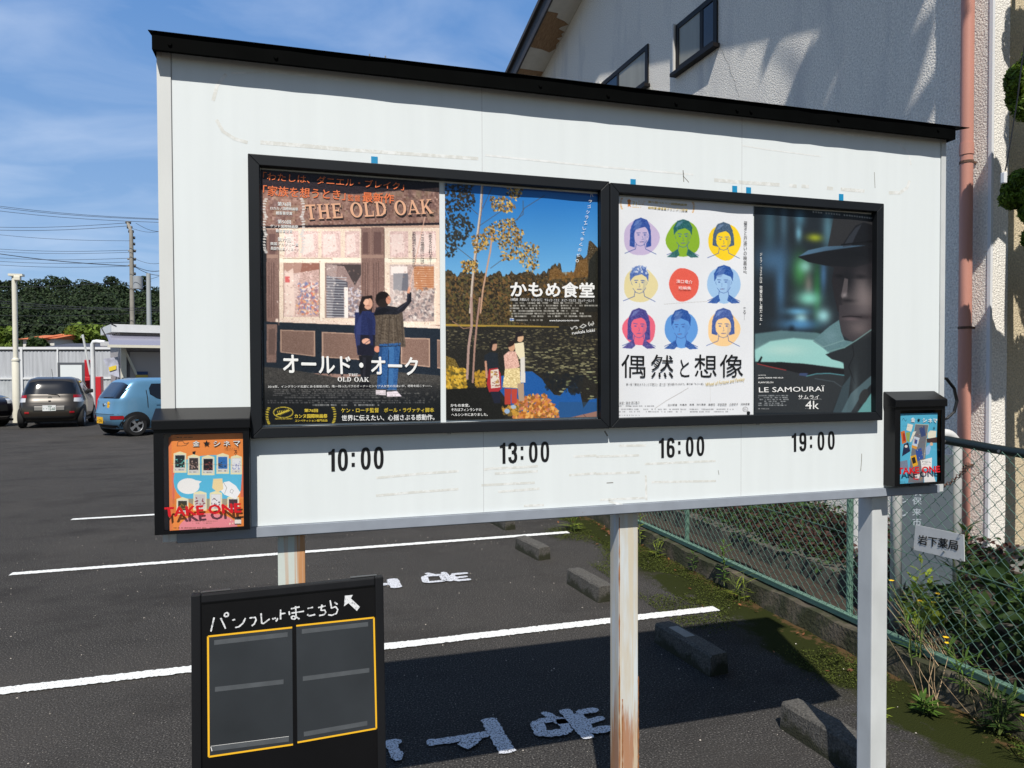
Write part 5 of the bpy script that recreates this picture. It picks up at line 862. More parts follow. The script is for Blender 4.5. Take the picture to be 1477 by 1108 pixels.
hw = WB/2; t = .021; M['chalkfr'] = mat('black_stained_wood', lin(22, 23, 26), .6, var=.3, vscale=14, stretch=(1, 1, .15), spec=.25); M['chalk'] = mat('black_gloss_board', lin(14, 14, 16), .3, var=.2, vscale=8); M['chalkink'] = mixmat(mat('white_chalk_ink', lin(226, 228, 230), .8), lin(150, 152, 156), 160, .52, .62)
M['pocket'] = mat('smoky_pocket_glare', lin(52, 56, 60), .2, var=.3, vscale=3.5, coat=.3); M['strip'] = mat('clear_tape_strip', lin(84, 88, 92), .22, var=.15, vscale=30); M['yel'] = mat('yellow_tape', lin(242, 186, 40), .5)  # pocket: uneven tone painted in for glare on the film
b = MB(); b.box((-hw, 0, 0), (-hw+t, .028, BL_), bev=.003); b.build('side_rail', M['chalkfr'], sign, world=False); b = MB(); b.box((hw-t, 0, 0), (hw, .028, BL_), bev=.003); b.build('side_rail', M['chalkfr'], sign, world=False)
b = MB(); b.box((-hw+t+.0005, .0015, BL_-t), (hw-t-.0005, .0265, BL_-.001), bev=.003); b.build('top_rail', M['chalkfr'], sign, world=False); b = MB(); b.box((-hw+t, .002, .16), (hw-t, .026, .20), bev=.003); b.build('cross_rail', M['chalkfr'], sign, world=False)
b = MB(); b.box((-hw+t, .0065, .2005), (hw-t, .018, BL_-t)); b.build('writing_board', M['chalk'], sign, world=False)
b = MB(); b.box((-hw+.02, .018, BL_+.0005), (-hw+.085, .027, BL_+.002)); b.build('hinge_plate', M['screw'], sign, world=False); b = MB(); b.box((hw-.08, .018, BL_+.0005), (hw-.014, .027, BL_+.002)); b.build('hinge_plate', M['screw'], sign, world=False)
for s_ in (-1, 1): b = MB(); b.tube([(s_*(hw-.03), .045, BL_-.06), (s_*(hw-.03), .30, -.012)], .011, 6); b.build('rear_leg', M['chalkfr'], sign, world=False)
zk = zoom(200, 780, 3.379); DB = -.0065
def Bq(pts, z=zk, d=0.): return [onB(x, y, DB+d) for x, y in z(*pts)]
for q in ((338, 466, 748, 422, 752, 992, 342, 1052), (768, 414, 1146, 374, 1158, 914, 774, 982)):
    P_ = Bq(q); b = MB(); b.prism([p+Vector((0, -.0012, 0)) for p in P_], (0, .001, 0)); pk = b.build('clear_pocket', M['pocket'], sign, world=False)
    b = MB(); order = (0, 1, 2, 3, 0)
    if q[0] == 338: segs = ((1, 0), (0, 3), (3, 2))
    else: segs = ((0, 1), (1, 2), (2, 3))
    for i, j in segs: b.ribbon([P_[i], P_[j]], .0042, (0, -.0016, 0))
    b.build('yellow_border', M['yel'], pk, world=False)
    for s in (((368, 496, 726, 456), (372, 724, 706, 686), (352, 1014, 732, 966)) if q[0] == 338 else ((795, 442, 1118, 406), (800, 672, 1124, 630), (805, 942, 1114, 888))): b = MB(); b.ribbon(Bq(s), .0112, (0, -.0015, 0)); b.build('tape_strip', M['strip'], pk, world=False)
b = MB(); b.ribbon(Bq((352, 1000, 732, 952)), .0008, (0, -.002, 0)); b.ribbon(Bq((352, 1003, 358, 1024)), .0015, (0, -.002, 0)); b.build('pocket_edge', M['inkw'], sign, world=False)
zh = zoom(270, 840, 5.093); b = MB()
def chalk(pts, w): 
    P_ = Bq(pts, zh); Q = []
    for i in range(len(P_)-1): Q += [P_[i].lerp(P_[i+1], k/5) for k in range(5)]
    Q.append(P_[-1]); b.ribbon(Q, [w*random.uniform(.8, 1.2) for _ in Q], (0, -.0006-.00004*(len(b.f) % 7), 0))
for q in ((198, 258, 186, 310, 174, 362), (246, 262, 264, 300, 282, 340), (290, 222, 276, 230, 272, 244, 282, 252, 298, 248, 304, 234, 296, 224, 288, 222), (330, 278, 352, 272), (428, 262, 410, 300, 380, 326, 352, 332), (458, 262, 500, 256, 506, 276, 492, 306, 474, 320), (542, 228, 548, 300, 562, 302, 606, 268), (628, 262, 632, 274), (644, 258, 648, 270), (664, 262, 660, 278, 650, 286), (686, 200, 686, 272), (686, 232, 722, 226), (748, 212, 752, 240), (762, 194, 826, 180), (766, 226, 858, 212), (796, 176, 800, 250, 790, 270, 770, 268, 764, 254, 782, 246, 806, 258, 824, 270), (884, 192, 924, 184), (882, 236, 898, 246, 940, 236), (962, 186, 1016, 172), (990, 164, 982, 206, 1010, 204, 1018, 220, 1004, 238, 968, 244), (1050, 132, 1060, 190, 1090, 178, 1106, 200, 1096, 228, 1062, 242, 1036, 238), (1082, 146, 1104, 162)): chalk(q, .0034)
b.build('handwriting', M['chalkink'], sign, world=False); b = MB(); P_ = Bq((1158, 98, 1216, 92, 1202, 118, 1268, 180, 1246, 210, 1184, 152, 1152, 176), zh); b.quad(*[p+Vector((0, -.0009, 0)) for p in P_])
b.build('arrow_mark', M['chalkink'], sign, world=False)

# ------------------------------------------------------------------ things between the fence and the house
# standing roadside sign in a round tube frame, partly hidden by the leaflet box
SX0, SX1, SY, SZ0, SZ1 = 3.46, 3.93, 3.5, .22, 1.19
pA, pB = onY(1386, 640, 3.45), onY(1380, 838, 3.45); xr = pA.x-.035; xl = xr-.46; st = thing('standing_sign', ((xl+xr)/2, 3.45, .1), 'grey standing sign in a thick white tube frame behind the fence', 'standing sign')
b = MB(); rad = .1; zt_ = pA.z+.065; pts = [(xl, 3.45, .08), (xl, 3.45, zt_-rad)]+[(xl+rad-rad*math.cos(a), 3.45, zt_-rad+rad*math.sin(a)) for a in np.linspace(.2, 1.57, 7)]+[(xr-rad+rad*math.sin(a), 3.45, zt_-rad+rad*math.cos(a)) for a in np.linspace(0, 1.37, 7)]+[(xr, 3.45, zt_-rad), (xr, 3.45, .08)]
b.tube(pts, .032, 12); b.build('tube_frame', mat('white_tube', lin(206, 206, 204), .4), st, smooth='all')
b = MB(); b.box((xl+.034, 3.44, .2), (xr-.034, 3.46, zt_-.13)); b.build('sign_panel', mat('blue_grey_panel', lin(92, 102, 110), .4, var=.06, vscale=3), st)
M['palewrite'] = mat('faded_white_lettering', lin(170, 180, 190), .6); zr_ = zoom(1280, 700, 11.08)
def RS(body, a, c, d): text('lettering', body, onY(*zr_(*a)[0], 3.44), onY(*zr_(*c)[0], 3.44), onY(*zr_(*d)[0], 3.44), M['palewrite'], st, bold=.02, off=(0, -.001, 0))
RS('ン', (200, 180), (330, 200), (200, 285)); RS('ン', (192, 340), (325, 400), (192, 490)); RS('保', (395, 190), (545, 195), (395, 310)); RS('険', (395, -10), (545, -5), (395, 170)); RS('来', (395, 370), (540, 370), (395, 490)); RS('市', (400, 520), (540, 520), (400, 655)); RS('シ', (200, 10), (330, 20), (200, 150))
# white gas-bottle like post and pale slab by the house
pA = onX(1232, 760, 3.95); wp = thing('white_post', (4.0, pA.y, .05), 'white round post standing behind the green fence beside the right board post', 'post')
b = MB(); b.cyl((4.0, pA.y, .05), (4.0, pA.y, 1.0), .085, 20); b.tube([(4.0, pA.y, 1.0), (4.0, pA.y, 1.04), (4.0, pA.y, 1.07)], [.085, .07, .03], 20); b.build('tube', mat('white_enamel', lin(214, 214, 212), .4, var=.05, vscale=4), wp, smooth=True)
# low stone edging in the bed
b = MB(); ys = np.linspace(.3, 9, 60)
for y in ys: j = random.uniform(-.02, .02); b.v += [(3.62+j, y, .04), (3.64+j, y, .20+random.uniform(-.02, .02)), (3.78+j, y, .21+random.uniform(-.02, .02)), (3.80, y, .04)]
for i in range(59):
    for j in range(3): b.f.append((i*4+j+1, i*4+j, i*4+4+j, i*4+5+j)); b.m.append(0)
tag(b.build('stone_edging', mat('edging_stone', lin(74, 70, 62), .9, var=.4, vscale=8, bump=1, bscale=25)), 'low rough stone edging behind the green fence', 'edging')
# red and green ground cover on the bank towards the house wall
def bank(n, x0, x1, y0, y1, zf, s, up_=.7):
    p = np.stack([RNG.uniform(x0, x1, n), RNG.uniform(y0, y1, n), np.zeros(n)], 1); p[:, 2] = zf(p[:, 0], p[:, 1])+RNG.random(n)*.16; nn = np.tile([-.3, -.3, 1.0], (n, 1)); return cards(p, s, nn)
zf = lambda x, y: .16+.17*(x-3.7)
b = MB(); b.quad((3.79, -1, .15), (4.62, -1, .26), (4.75, 13, .26), (3.79, 13, .15)); structure(b.build('planting_bed', M['soil']))
L_ = Leaves(); L_.add(*bank(6500, 3.72, 4.6, 3.5, 9.5, zf, .032)); tag(L_.build('red_ground_cover', M['leafr']), 'dark red leaved ground cover filling the bed behind the fence', 'ground cover', kind='stuff')
L_ = Leaves(); L_.add(*bank(4200, 3.6, 4.6, 3.4, 9.5, lambda x, y: zf(x, y)+.02, .028)); L_.add(*bank(1800, 3.9, 4.6, 5.2, 9.5, lambda x, y: zf(x, y)+.07, .03)); tag(L_.build('green_ground_cover', M['leafd']), 'small green leaves growing through the red ground cover', 'ground cover', kind='stuff')
# moss and fallen leaves along the verge
def mossd(n):
    out = []
    while len(out) < n:
        y = RNG.uniform(2.0, 9.5); x = RNG.uniform(2.3, 3.04); k = math.sin(x*7+y*2.3)+math.sin(y*5.1-x*3)+math.sin(y*1.3+1)+1.6*(x-2.6)
        if k+RNG.normal()*.35 > .55 and not (abs(y-4.24) < .06 and x < 2.71) and not (abs(y-6.69) < .06 and x < 2.57): out.append((x, y, .006+.008*RNG.random()))
    return np.array(out)
p = mossd(26000); L_ = Leaves(); L_.add(*cards(p, .0075, np.tile([0, 0, 1.], (len(p), 1)))); tag(L_.build('moss', M['moss']), 'olive green moss creeping over the asphalt edge by the kerb', 'moss', kind='stuff')
p = np.stack([RNG.uniform(2.5, 3.02, 260), RNG.uniform(3, 9, 260), np.full(260, .012)], 1)[:90]; p = p[RNG.random(90) < np.clip((p[:, 0]-2.4)*1.5, .1, 1)]; p2 = np.stack([2.95+.04*RNG.normal(size=40), 6.4+.25*RNG.normal(size=40), np.full(40, .02)], 1); p = np.concatenate([p, p2])
L_ = Leaves(); L_.add(*cards(p, .024, np.tile([0, 0, 1.], (len(p), 1)))); tag(L_.build('fallen_leaves', M['brownleaf']), 'dry brown leaves scattered along the foot of the kerb', 'leaves', kind='stuff')
gr = MB()
for i in range(420):
    x, y = random.uniform(-2.5, 2.9), random.uniform(2.2, 8); s = random.uniform(.002, .0055); a = random.random()*3; dx, dy = s*math.cos(a), s*math.sin(a); gr.add([(x-dx, y-dy, .001), (x+dy, y-dx, .001), (x+dx, y+dy, .001), (x-dy, y+dx, .001), (x, y, .001+s*.8)], [(0, 1, 4), (1, 2, 4), (2, 3, 4), (3, 0, 4)])
tag(gr.build('grit', mat('grit', lin(168, 160, 150), .9, island=.4)), 'small pale stones and crumbs lying on the dark asphalt', 'grit', kind='stuff')

def shrub(name, blobs, s, m, label, n=380, cat='shrub', trunk=None):
    c0 = np.mean([q[0] for q in blobs], 0); root = thing(name, (c0[0], c0[1], .1), label, cat); L_ = Leaves()
    for c, r_ in blobs:
        p, nn = blobpts(c, r_, n, .5); L_.add(*cards(p, s, nn*.6+np.array([0, -.2, .5])))
    L_.build('foliage', M[m], root, root.location); b = MB()
    for c, r_ in blobs: b.tube([(c0[0], c0[1], .1), ((c0[0]+c[0])/2+.02, (c0[1]+c[1])/2, (c[2]+.1)/2+.05), tuple(c)], [.012, .008, .004], 5)
    b.build('stem', M['bark'], root); return root
# ------------------------------------------------------------------ weeds (each plant its own thing)
def leaf_strip(b, p, d, l, w, mi=0, droop=.35):
    p = Vector(p); d = Vector(d).normalized(); s = d.cross(Vector((0, 0, 1))); s = s.normalized() if s.length > .01 else Vector((1, 0, 0)); q = [p]; 
    for i in range(1, 4): q.append(q[-1]+(d+Vector((0, 0, -droop*i*.5))).normalized()*l/3)
    ws = (.35*w, w, .75*w, .02*w); V = []
    for a, c in zip(q, ws): V += [a+s*c*.5, a-s*c*.5]
    b.add(V, [(0, 1, 3, 2), (2, 3, 5, 4), (4, 5, 7, 6)], mi)
def weed(name, loc, h, n, ll, label, leaf='leafg', lean=(0, 0), stems=1, w=.02, flowers=0, top=1.):
    root = thing(name, loc, label, 'weed', 'weeds along the fence'); sb, lb, fb = MB(), MB(), MB()
    for s in range(stems):
        a0_ = random.random()*6.28; hh = h*random.uniform(.75, 1) if s else h; ln = Vector((lean[0]+(.25*math.cos(a0_) if stems > 1 else 0), lean[1]+(.25*math.sin(a0_) if stems > 1 else 0), 1)); pts = [Vector((.02*math.cos(a0_)*(stems > 1), .02*math.sin(a0_)*(stems > 1), 0))+Vector((ln.x*hh*t*t, ln.y*hh*t*t, hh*t))+Vector((random.uniform(-1, 1), random.uniform(-1, 1), 0))*.008 for t in np.linspace(0, 1, 7)]
        sb.tube(pts, [max(.0012, .0042*(1-.7*t)*min(1, h*2.2)) for t in np.linspace(0, 1, 7)], 5)
        for i in range(n):
            t = .1+.9*i/n; k = min(5, int(t*6)); p = pts[k].lerp(pts[k+1], t*6-k); a = i*2.4+random.uniform(-.4, .4); e = .25+.7*t*top; leaf_strip(lb, p, (math.cos(a), math.sin(a), e), ll*random.uniform(.7, 1.15)*(1-.45*abs(t-.5)), w*random.uniform(.7, 1.2), droop=.3)
        if flowers and s < flowers:
            c = pts[-1]
            for j in range(9): a = j*.7; leaf_strip(fb, c, (math.cos(a), math.sin(a), .45), .016, .008, droop=.2)
    sb.build('stem', M['stem'], root, world=False)
    if n: lb.build('foliage', M[leaf], root, world=False)
    if flowers: fb.build('flower', M['yellowp'], root, world=False)
    return root
def wp_(x, y, Z=KZ, X=None): return tuple(onX(x, y, X or 3.07))
kz = lambda x, y: (lambda p: (p.x, p.y, 0))(onZ(x, y))
weed('leafy_weed', (3.0, 4.62, .03), .34, 26, .10, 'tall leafy weed before the fence left of the right post', w=.018)
weed('leafy_weed', (3.0, 5.05, .03), .16, 14, .07, 'short weed at the kerb just left of the tallest kerb weed', w=.014)
weed('leafy_weed', (3.0, 6.0, .03), .36, 22, .10, 'tall thin weed at the kerb right beside the middle post', 'leafy', w=.016)
weed('leafy_weed', (3.0, 6.35, .03), .2, 16, .08, 'small weed growing beside brown leaves right of the middle post', w=.014)
weed('grassy_weed', (2.62, 6.75, .005), .27, 10, .17, 'bright bushy weed at the far end of the second white line', 'leafy', stems=7, w=.012)
weed('grassy_weed', (2.95, 5.55, .01), .17, 6, .12, 'thin grassy tuft midway along the kerb', 'leafy', stems=6, w=.008)
weed('grassy_weed', (2.97, 4.35, .01), .2, 6, .13, 'dry green grass tuft below the tall kerb weed', 'leafy', stems=7, w=.007, lean=(-.3, 0))
weed('tall_weed', (3.36, 2.92, .12), .70, 70, .13, 'tall dark feathery weed beside the pharmacy sign', 'leafd', w=.020)
weed('tall_weed', (3.5, 2.56, .12), .80, 70, .13, 'tall dark weed at the right edge of the photograph', 'leafd', w=.020)
weed('tall_weed', (3.22, 2.80, .12), .6, 40, .14, 'dark green weed stem leaning below the tall feathery weed', 'leafd', w=.018, lean=(-.15, 0))
weed('yellow_flower_weed', (3.06, 2.95, .1), .42, 7, .1, 'yellow flowered weed in front of the fence mesh right of the right post', 'leafg', stems=6, w=.007, flowers=4, lean=(-.15, -.1))
weed('yellow_flower_weed', (3.02, 2.62, .1), .26, 9, .1, 'low weed with one large yellow flower near the bottom rail', 'leafg', stems=5, w=.009, flowers=2)
weed('seedling', (2.60, 2.68, .002), .07, 8, .06, 'small green seedling alone on the bare asphalt', 'leafy', w=.012)
weed('grassy_weed', (2.84, 2.66, .005), .08, 9, .08, 'dull low weed at the asphalt edge right of the right post', 'leafg', stems=6, w=.016)
weed('grassy_weed', (2.98, 2.42, .01), .22, 10, .12, 'dark grass clump at the lower right corner by the kerb', 'leafd', stems=9, w=.012)
weed('grassy_weed', (2.9, 2.15, .01), .22, 5, .12, 'thin yellow tipped stalks in the lower right corner', 'leafg', stems=6, w=.007, flowers=3)
q = onX(1333, 884, 3.2); shrub('broad_leaf_weed', [((q.x, q.y, q.z), (.075, .09, .05))], .062, 'leafy', 'bright yellow green broad leaved weed low on the fence mesh', 26, 'weed')
def dry(loc, n, h, spread, lean, label):
    root = thing('dry_stalks', loc, label, 'dry weed', 'dry stalks by the fence'); b = MB()
    for i in range(n):
        a = random.uniform(-1, 1)*spread; c = random.uniform(-1, 1)*spread*.6; hh = h*random.uniform(.5, 1); pts = [Vector((0, 0, 0))+Vector((random.uniform(-.04, .04), random.uniform(-.04, .04), 0))]
        for t in (1/3, 2/3, 1): pts.append(pts[0]+Vector(((lean[0]+a)*hh*t, (lean[1]+c)*hh*t, hh*t*(1-.12*t)))+Vector((random.uniform(-.012, .012), random.uniform(-.012, .012), 0)))
        b.tube(pts, [.0021, .0017, .0013, .0008], 4)
    b.build('stalks', M['dry'], root, world=False); return root
dr = onZ(1392, 1012, 0); dry((dr.x, dr.y, .01), 26, .50, .28, (.12, 1.05), 'fan of dry brown stalks leaning on the bottom rail right of the right post')
weed('leafy_weed', (3.24, 2.25, .12), .5, 30, .11, 'slender green weed climbing the mesh at the lower right edge', 'leafg', w=.02, lean=(-.05, .1)); weed('leafy_weed', (3.3, 3.2, .15), .42, 18, .12, 'loose light green weed behind the mesh under the pharmacy sign', 'leafy', w=.026, stems=3); weed('leafy_weed', (3.55, 2.75, .15), .5, 16, .14, 'sprawling green weed behind the tall feathery weed', 'leafg', w=.03, stems=4)
dry((2.92, 2.72, .01), 7, .36, .5, (.1, .2), 'few bare bent stalks near the asphalt corner')
dry((3.0, 2.5, .01), 10, .3, .6, (-.2, .1), 'tangle of dry stalks at the lower right edge')
# vine shrub with broad leaves behind the fence
shrub('vine_shrub', [((3.75, 2.95, .42), (.2, .22, .16)), ((3.95, 3.15, .36), (.22, .22, .18)), ((4.0, 2.75, .48), (.24, .22, .16)), ((4.3, 2.9, .42), (.2, .2, .18))], .085, 'leafd', 'low broad leaved vine with dark green leaves below the cream wall', 34)
shrub('shade_shrub', [((3.4, 2.6, .3), (.14, .25, .16)), ((3.5, 3.05, .3), (.16, .2, .14)), ((3.45, 2.2, .3), (.16, .25, .16)), ((3.6, 3.45, .26), (.2, .22, .1))], .06, 'leafd', 'dark leaved low shrub hugging the fence foot near the tall weeds', 60)
# clipped pine against the cream wall
def topiary(loc, blobs, label):
    root = thing('clipped_pine', loc, label, 'tree'); b = MB(); b.tube([(loc[0], loc[1], 0), (loc[0]+.03, loc[1]+.02, 1.4), (loc[0]-.02, loc[1]-.02, 2.8), (loc[0], loc[1], 5.0)], [.06, .05, .045, .02], 8)
    for c, r_ in blobs: b.tube([(loc[0], loc[1], c[2]-.15), ((loc[0]+c[0])/2, (loc[1]+c[1])/2, c[2]-.1), c], [.022, .018, .01], 6)
    b.build('trunk', M['bark'], root, smooth=True); L_ = Leaves()
    for c, r_ in blobs:
        for k in range(14):
            d = RNG.normal(size=3); d /= np.linalg.norm(d); cc = np.array(c)+d*np.array(r_)*.62; p, nn = blobpts(cc, np.array(r_)*.42, 620, .7); L_.add(*cards(p, .017, nn, aspect=2.4))
    L_.build('crown', M['pine'], root, root.location); return root
# sits just right of the picture edge, its clipped pads reaching in
q0, q1, q2 = onY(1484, 112, 3.35), onY(1482, 284, 3.3), onY(1490, 30, 3.35)
topiary((q0.x+.32, 3.33, 0), [((q0.x+.06, 3.35, q0.z-.03), (.17, .16, .24)), ((q0.x+.17, 3.3, q0.z+.2), (.13, .14, .16)), ((q1.x+.05, 3.3, q1.z+.02), (.18, .17, .17)), ((q1.x+.2, 3.3, q1.z-.22), (.16, .15, .17)), ((q0.x+.45, 3.35, q0.z+.55), (.22, .2, .3)), ((q0.x+.55, 3.3, q0.z-.35), (.25, .2, .3)), ((q0.x+.5, 3.3, q0.z-1.2), (.3, .2, .3)), ((q0.x+.42, 3.3, q0.z+1.2), (.2, .18, .25))], 'dark green clipped pine with cloud shaped pads at the right edge')
b = MB(); c0 = onY(1477, 80, 3.15); P_ = [onY(x, y, 3.15) for x, y in ((1482, 40), (1474, 90), (1468, 140), (1460, 190), (1453, 232), (1450, 246))]; b.tube(P_, .004, 6); tag(b.build('service_cable', M['ink']), 'black cable running down before the clipped pine', 'cable')
b = MB(); p = onY(1448, 252, 3.15); b.box((p.x-.012, p.y-.012, p.z-.05), (p.x+.012, p.y+.012, p.z+.012), bev=.004); tag(b.build('cable_clamp', M['trim']), 'small white cable clamp hanging at the end of the black cable', 'clamp')
b = MB(); P_ = [onY(x, y, 2.26) for x, y in ((1352, 545), (1366, 546), (1377, 560), (1381, 578), (1377, 594), (1366, 604), (1356, 606))]; b.tube(P_, .0045, 6); b.tube([p+Vector((.008, .012, -.002)) for p in P_], .0045, 6); tag(b.build('looped_cable', M['ink']), 'black cable looping out behind the right end of the board', 'cable')
b = MB(); P_ = [onX(x, y, FX-.045) for x, y in ((1357, 702), (1372, 696), (1385, 684), (1392, 676), (1398, 668))]
Q = []
for i in range(len(P_)-1): Q += [P_[i].lerp(P_[i+1], k/4) for k in range(4)]
for i, p in enumerate(Q): 
    a = Vector((0, .016, .010)) if i % 2 else Vector((.012, .008, .01)); b.tube([p-a*.6, p+Vector((.006, 0, .006)), p+a*.6, p+Vector((-.006, 0, -.006)), p-a*.6], .0026, 5)
tag(b.build('rusty_chain', M['rustband']), 'short rusty chain hooked on the fence mesh below the right leaflet box', 'chain')

# ------------------------------------------------------------------ cars
def car_paint(name, c, metal=.35): 
    m = mat(name, c, .3, metal=metal, coat=.8, spec=.5); return m
M['tyre'] = mat('tyre_rubber', lin(26, 26, 27), .85); M['rim'] = mat('alloy_rim', lin(176, 178, 182), .35, metal=.7); M['tail'] = mat('tail_lamp_red', lin(150, 20, 28), .12, coat=.6); M['clearlamp'] = mat('clear_lamp', lin(196, 198, 202), .15, coat=.8); M['carglass'] = mat('dark_car_glass', lin(18, 20, 24), .05, spec=.8, coat=1.); M['darktrim'] = mat('dark_trim_plastic', lin(22, 22, 24), .6); M['plateW'] = mat('white_plate', lin(226, 228, 228), .45); M['plateY'] = mat('yellow_plate', lin(236, 178, 20), .45); M['plateG'] = mat('plate_green', lin(30, 90, 66), .5); M['chrome'] = mat('chrome_badge', lin(200, 200, 204), .15, metal=1)
class Car:
    """body as a stack of rounded outlines: rows (z, rear x, front x, half width)"""
    def __init__(s, rows, n=5.5): s.rows = np.array(rows); s.n = n
    def at(s, z): return [float(np.interp(z, s.rows[:, 0], s.rows[:, k])) for k in (1, 2, 3)]
    def rear(s, y, z): xr, xf, w = s.at(z); a = (xf-xr)/2; k = min(1, abs(y)/w); return (xr+xf)/2-a*(1-k**s.n)**(1/s.n)
    def front(s, y, z): xr, xf, w = s.at(z); a = (xf-xr)/2; k = min(1, abs(y)/w); return (xr+xf)/2+a*(1-k**s.n)**(1/s.n)
    def side(s, x, z): xr, xf, w = s.at(z); a = (xf-xr)/2; k = min(1, abs(x-(xr+xf)/2)/a); return w*(1-k**s.n)**(1/s.n)
    def shell(s, m, parent, arches, ar):
        zz = []
        for i in range(len(s.rows)-1): zz += list(np.linspace(s.rows[i, 0], s.rows[i+1, 0], 5)[:-1])
        zz.append(s.rows[-1, 0]); N_ = 96; b = MB()
        sm = lambda z, k: np.mean([np.interp(z+d, s.rows[:, 0], s.rows[:, k]) for d in (-.03, -.015, 0, .015, .03)])
        for z in zz:
            xr, xf, w = sm(z, 1), sm(z, 2), sm(z, 3); a = (xf-xr)/2
            for j in range(N_):
                t = 2*math.pi*(j+.5)/N_; c, d = math.cos(t), math.sin(t); b.v.append(((xr+xf)/2+a*math.copysign(abs(c)**(2/s.n), c), w*math.copysign(abs(d)**(2/s.n), d), z))
        for i in range(len(zz)-1):
            for j in range(N_): b.f.append((i*N_+j, i*N_+(j+1) % N_, (i+1)*N_+(j+1) % N_, (i+1)*N_+j)); b.m.append(0)
        b.f.append(tuple(range((len(zz)-1)*N_, len(zz)*N_))); b.m.append(0); b.f.append(tuple(reversed(range(N_)))); b.m.append(0); return b.build('body', m, parent, smooth=True, world=False)
    def side_patch(s, name, m, parent, prof, sg, off=.006, rows=6):
        """prof: list of (x, zlo, zhi)"""
        b = MB(); k = len(prof)
        for x, a, c in prof:
            for r_ in range(rows+1): z = a+(c-a)*r_/rows; b.v.append((x, sg*(s.side(x, z)+off), z))
        for i in range(k-1):
            for r_ in range(rows): q = (i*(rows+1)+r_, (i+1)*(rows+1)+r_, (i+1)*(rows+1)+r_+1, i*(rows+1)+r_+1); b.f.append(q if sg < 0 else q[::-1]); b.m.append(0)
        return b.build(name, m, parent, smooth='all', world=False)
    def end_patch(s, name, m, parent, prof, end='rear', off=.006, rows=6):
        """prof: list of (y, zlo, zhi)"""
        b = MB(); k = len(prof); fn = s.rear if end == 'rear' else s.front; o = -off if end == 'rear' else off
        for y, a, c in prof:
            for r_ in range(rows+1): z = a+(c-a)*r_/rows; b.v.append((fn(y, z)+o, y, z))
        for i in range(k-1):
            for r_ in range(rows): q = (i*(rows+1)+r_, (i+1)*(rows+1)+r_, (i+1)*(rows+1)+r_+1, i*(rows+1)+r_+1); b.f.append(q if end != 'rear' else q[::-1]); b.m.append(0)
        return b.build(name, m, parent, smooth='all', world=False)
def wheel(parent, x, y, r_, sg, style):
    b = MB(); w = .17; ring = [(r_*.62, -.5), (r_*.9, -.5), (r_*.985, -.36), (r_, 0), (r_*.985, .36), (r_*.9, .5), (r_*.62, .5)]; n = 32
    for j in range(n): 
        a = 2*math.pi*j/n
        for q, d in ring: b.v.append((x+q*math.cos(a), y+d*w, r_+q*math.sin(a)))
    k = len(ring)
    for j in range(n):
        for i in range(k): b.f.append((j*k+i, j*k+(i+1) % k, ((j+1) % n)*k+(i+1) % k, ((j+1) % n)*k+i)); b.m.append(0)
    w_o = b.build('wheel', M['tyre'], parent, smooth=True, world=False)
    b = MB(); yo = y+sg*.07; b.cyl((x, y-sg*.05, r_), (x, yo-sg*.03, r_), r_*.63, 24, 1)
    b.tube([(x, yo-sg*.02, r_), (x, yo, r_)], [r_*.2, r_*.17], 16, 0)
    ns = 8 if style == 'cap' else 10
    if style == 'cap':
        for j in range(4):
            a = j*math.pi/2+.6; P_ = []
            for da, q in ((-.42, .2), (-.30, .61), (-.1, .63), (.1, .63), (.30, .61), (.42, .2)): P_.append((x+r_*q*math.cos(a+da), yo-sg*.012, r_+r_*q*math.sin(a+da)))
            b.prism(P_, (0, sg*.014, 0), 0)
    else:
        for j in range(ns): a = 2*math.pi*j/ns; b.tube([(x+r_*.15*math.cos(a), yo-sg*.006, r_+r_*.15*math.sin(a)), (x+r_*.6*math.cos(a), yo, r_+r_*.6*math.sin(a))], .016, 5, 0)
    pts = [(x+r_*.61*math.cos(2*math.pi*j/24), yo-sg*.002, r_+r_*.61*math.sin(2*math.pi*j/24)) for j in range(25)]; b.tube(pts, .014, 6, 0); b.build('rim', [M['rim'], M['darktrim']], w_o, smooth=True, world=False)
def make_car(name, loc, rz, label, paint, rows, L_, axle, wr, tw, style, kind):
    root = thing(name, loc, label, 'car', 'cars parked in the lot', rz); c = Car(rows); body = c.shell(paint, root, axle, wr)
    for x in axle:
        for sg in (-1, 1):
            n = 14; prof = [(x+(wr+.075)*math.cos(a), c.rows[0, 0]+.002, wr+(wr+.075)*math.sin(a)) for a in np.linspace(math.pi-.12, .12, n)]; prof = [(px_, a, max(a+.001, h)) for px_, a, h in prof]; c.side_patch('wheel_arch', M['darktrim'], root, prof, sg, .003, 5); wheel(root, x, sg*tw, wr, sg, style)
    b = MB(); b.box((.25, -tw-.02, .16), (L_-.25, tw+.02, c.rows[0, 0]+.01)); b.build('underbody', M['darktrim'], root, world=False); return root, c
def plate(root, c, y, z, w, h, m, mi, end, lines):
    fn = c.rear if end == 'rear' else c.front; x = fn(y, z)+(-.02 if end == 'rear' else .02); b = MB(); b.box((min(x, x+.012), y-w/2, z-h/2), (max(x, x+.012), y+w/2, z+h/2)); p = b.build('number_plate', M[m], root, world=False); sg = -1 if end == 'rear' else 1
    for s, (y0, z0, y1, z1) in lines:
        e = x if end == 'rear' else x+.012
        text('plate_lettering', s, (e, y-sg*y0*w/2*-1 if False else y+(-1 if end == 'rear' else 1)*y0*w/2, z+z1*h/2), (e, y+(-1 if end == 'rear' else 1)*y1*w/2, z+z1*h/2), (e, y+(-1 if end == 'rear' else 1)*y0*w/2, z+z0*h/2), M[mi], p, off=(sg*.002, 0, 0), world=False, bold=.02)
cz = lambda px, d: (lambda p: p)(onZ(px, 554, 0)) if False else Vector((atD(px, 535, d).x, atD(px, 535, d).y, 0))
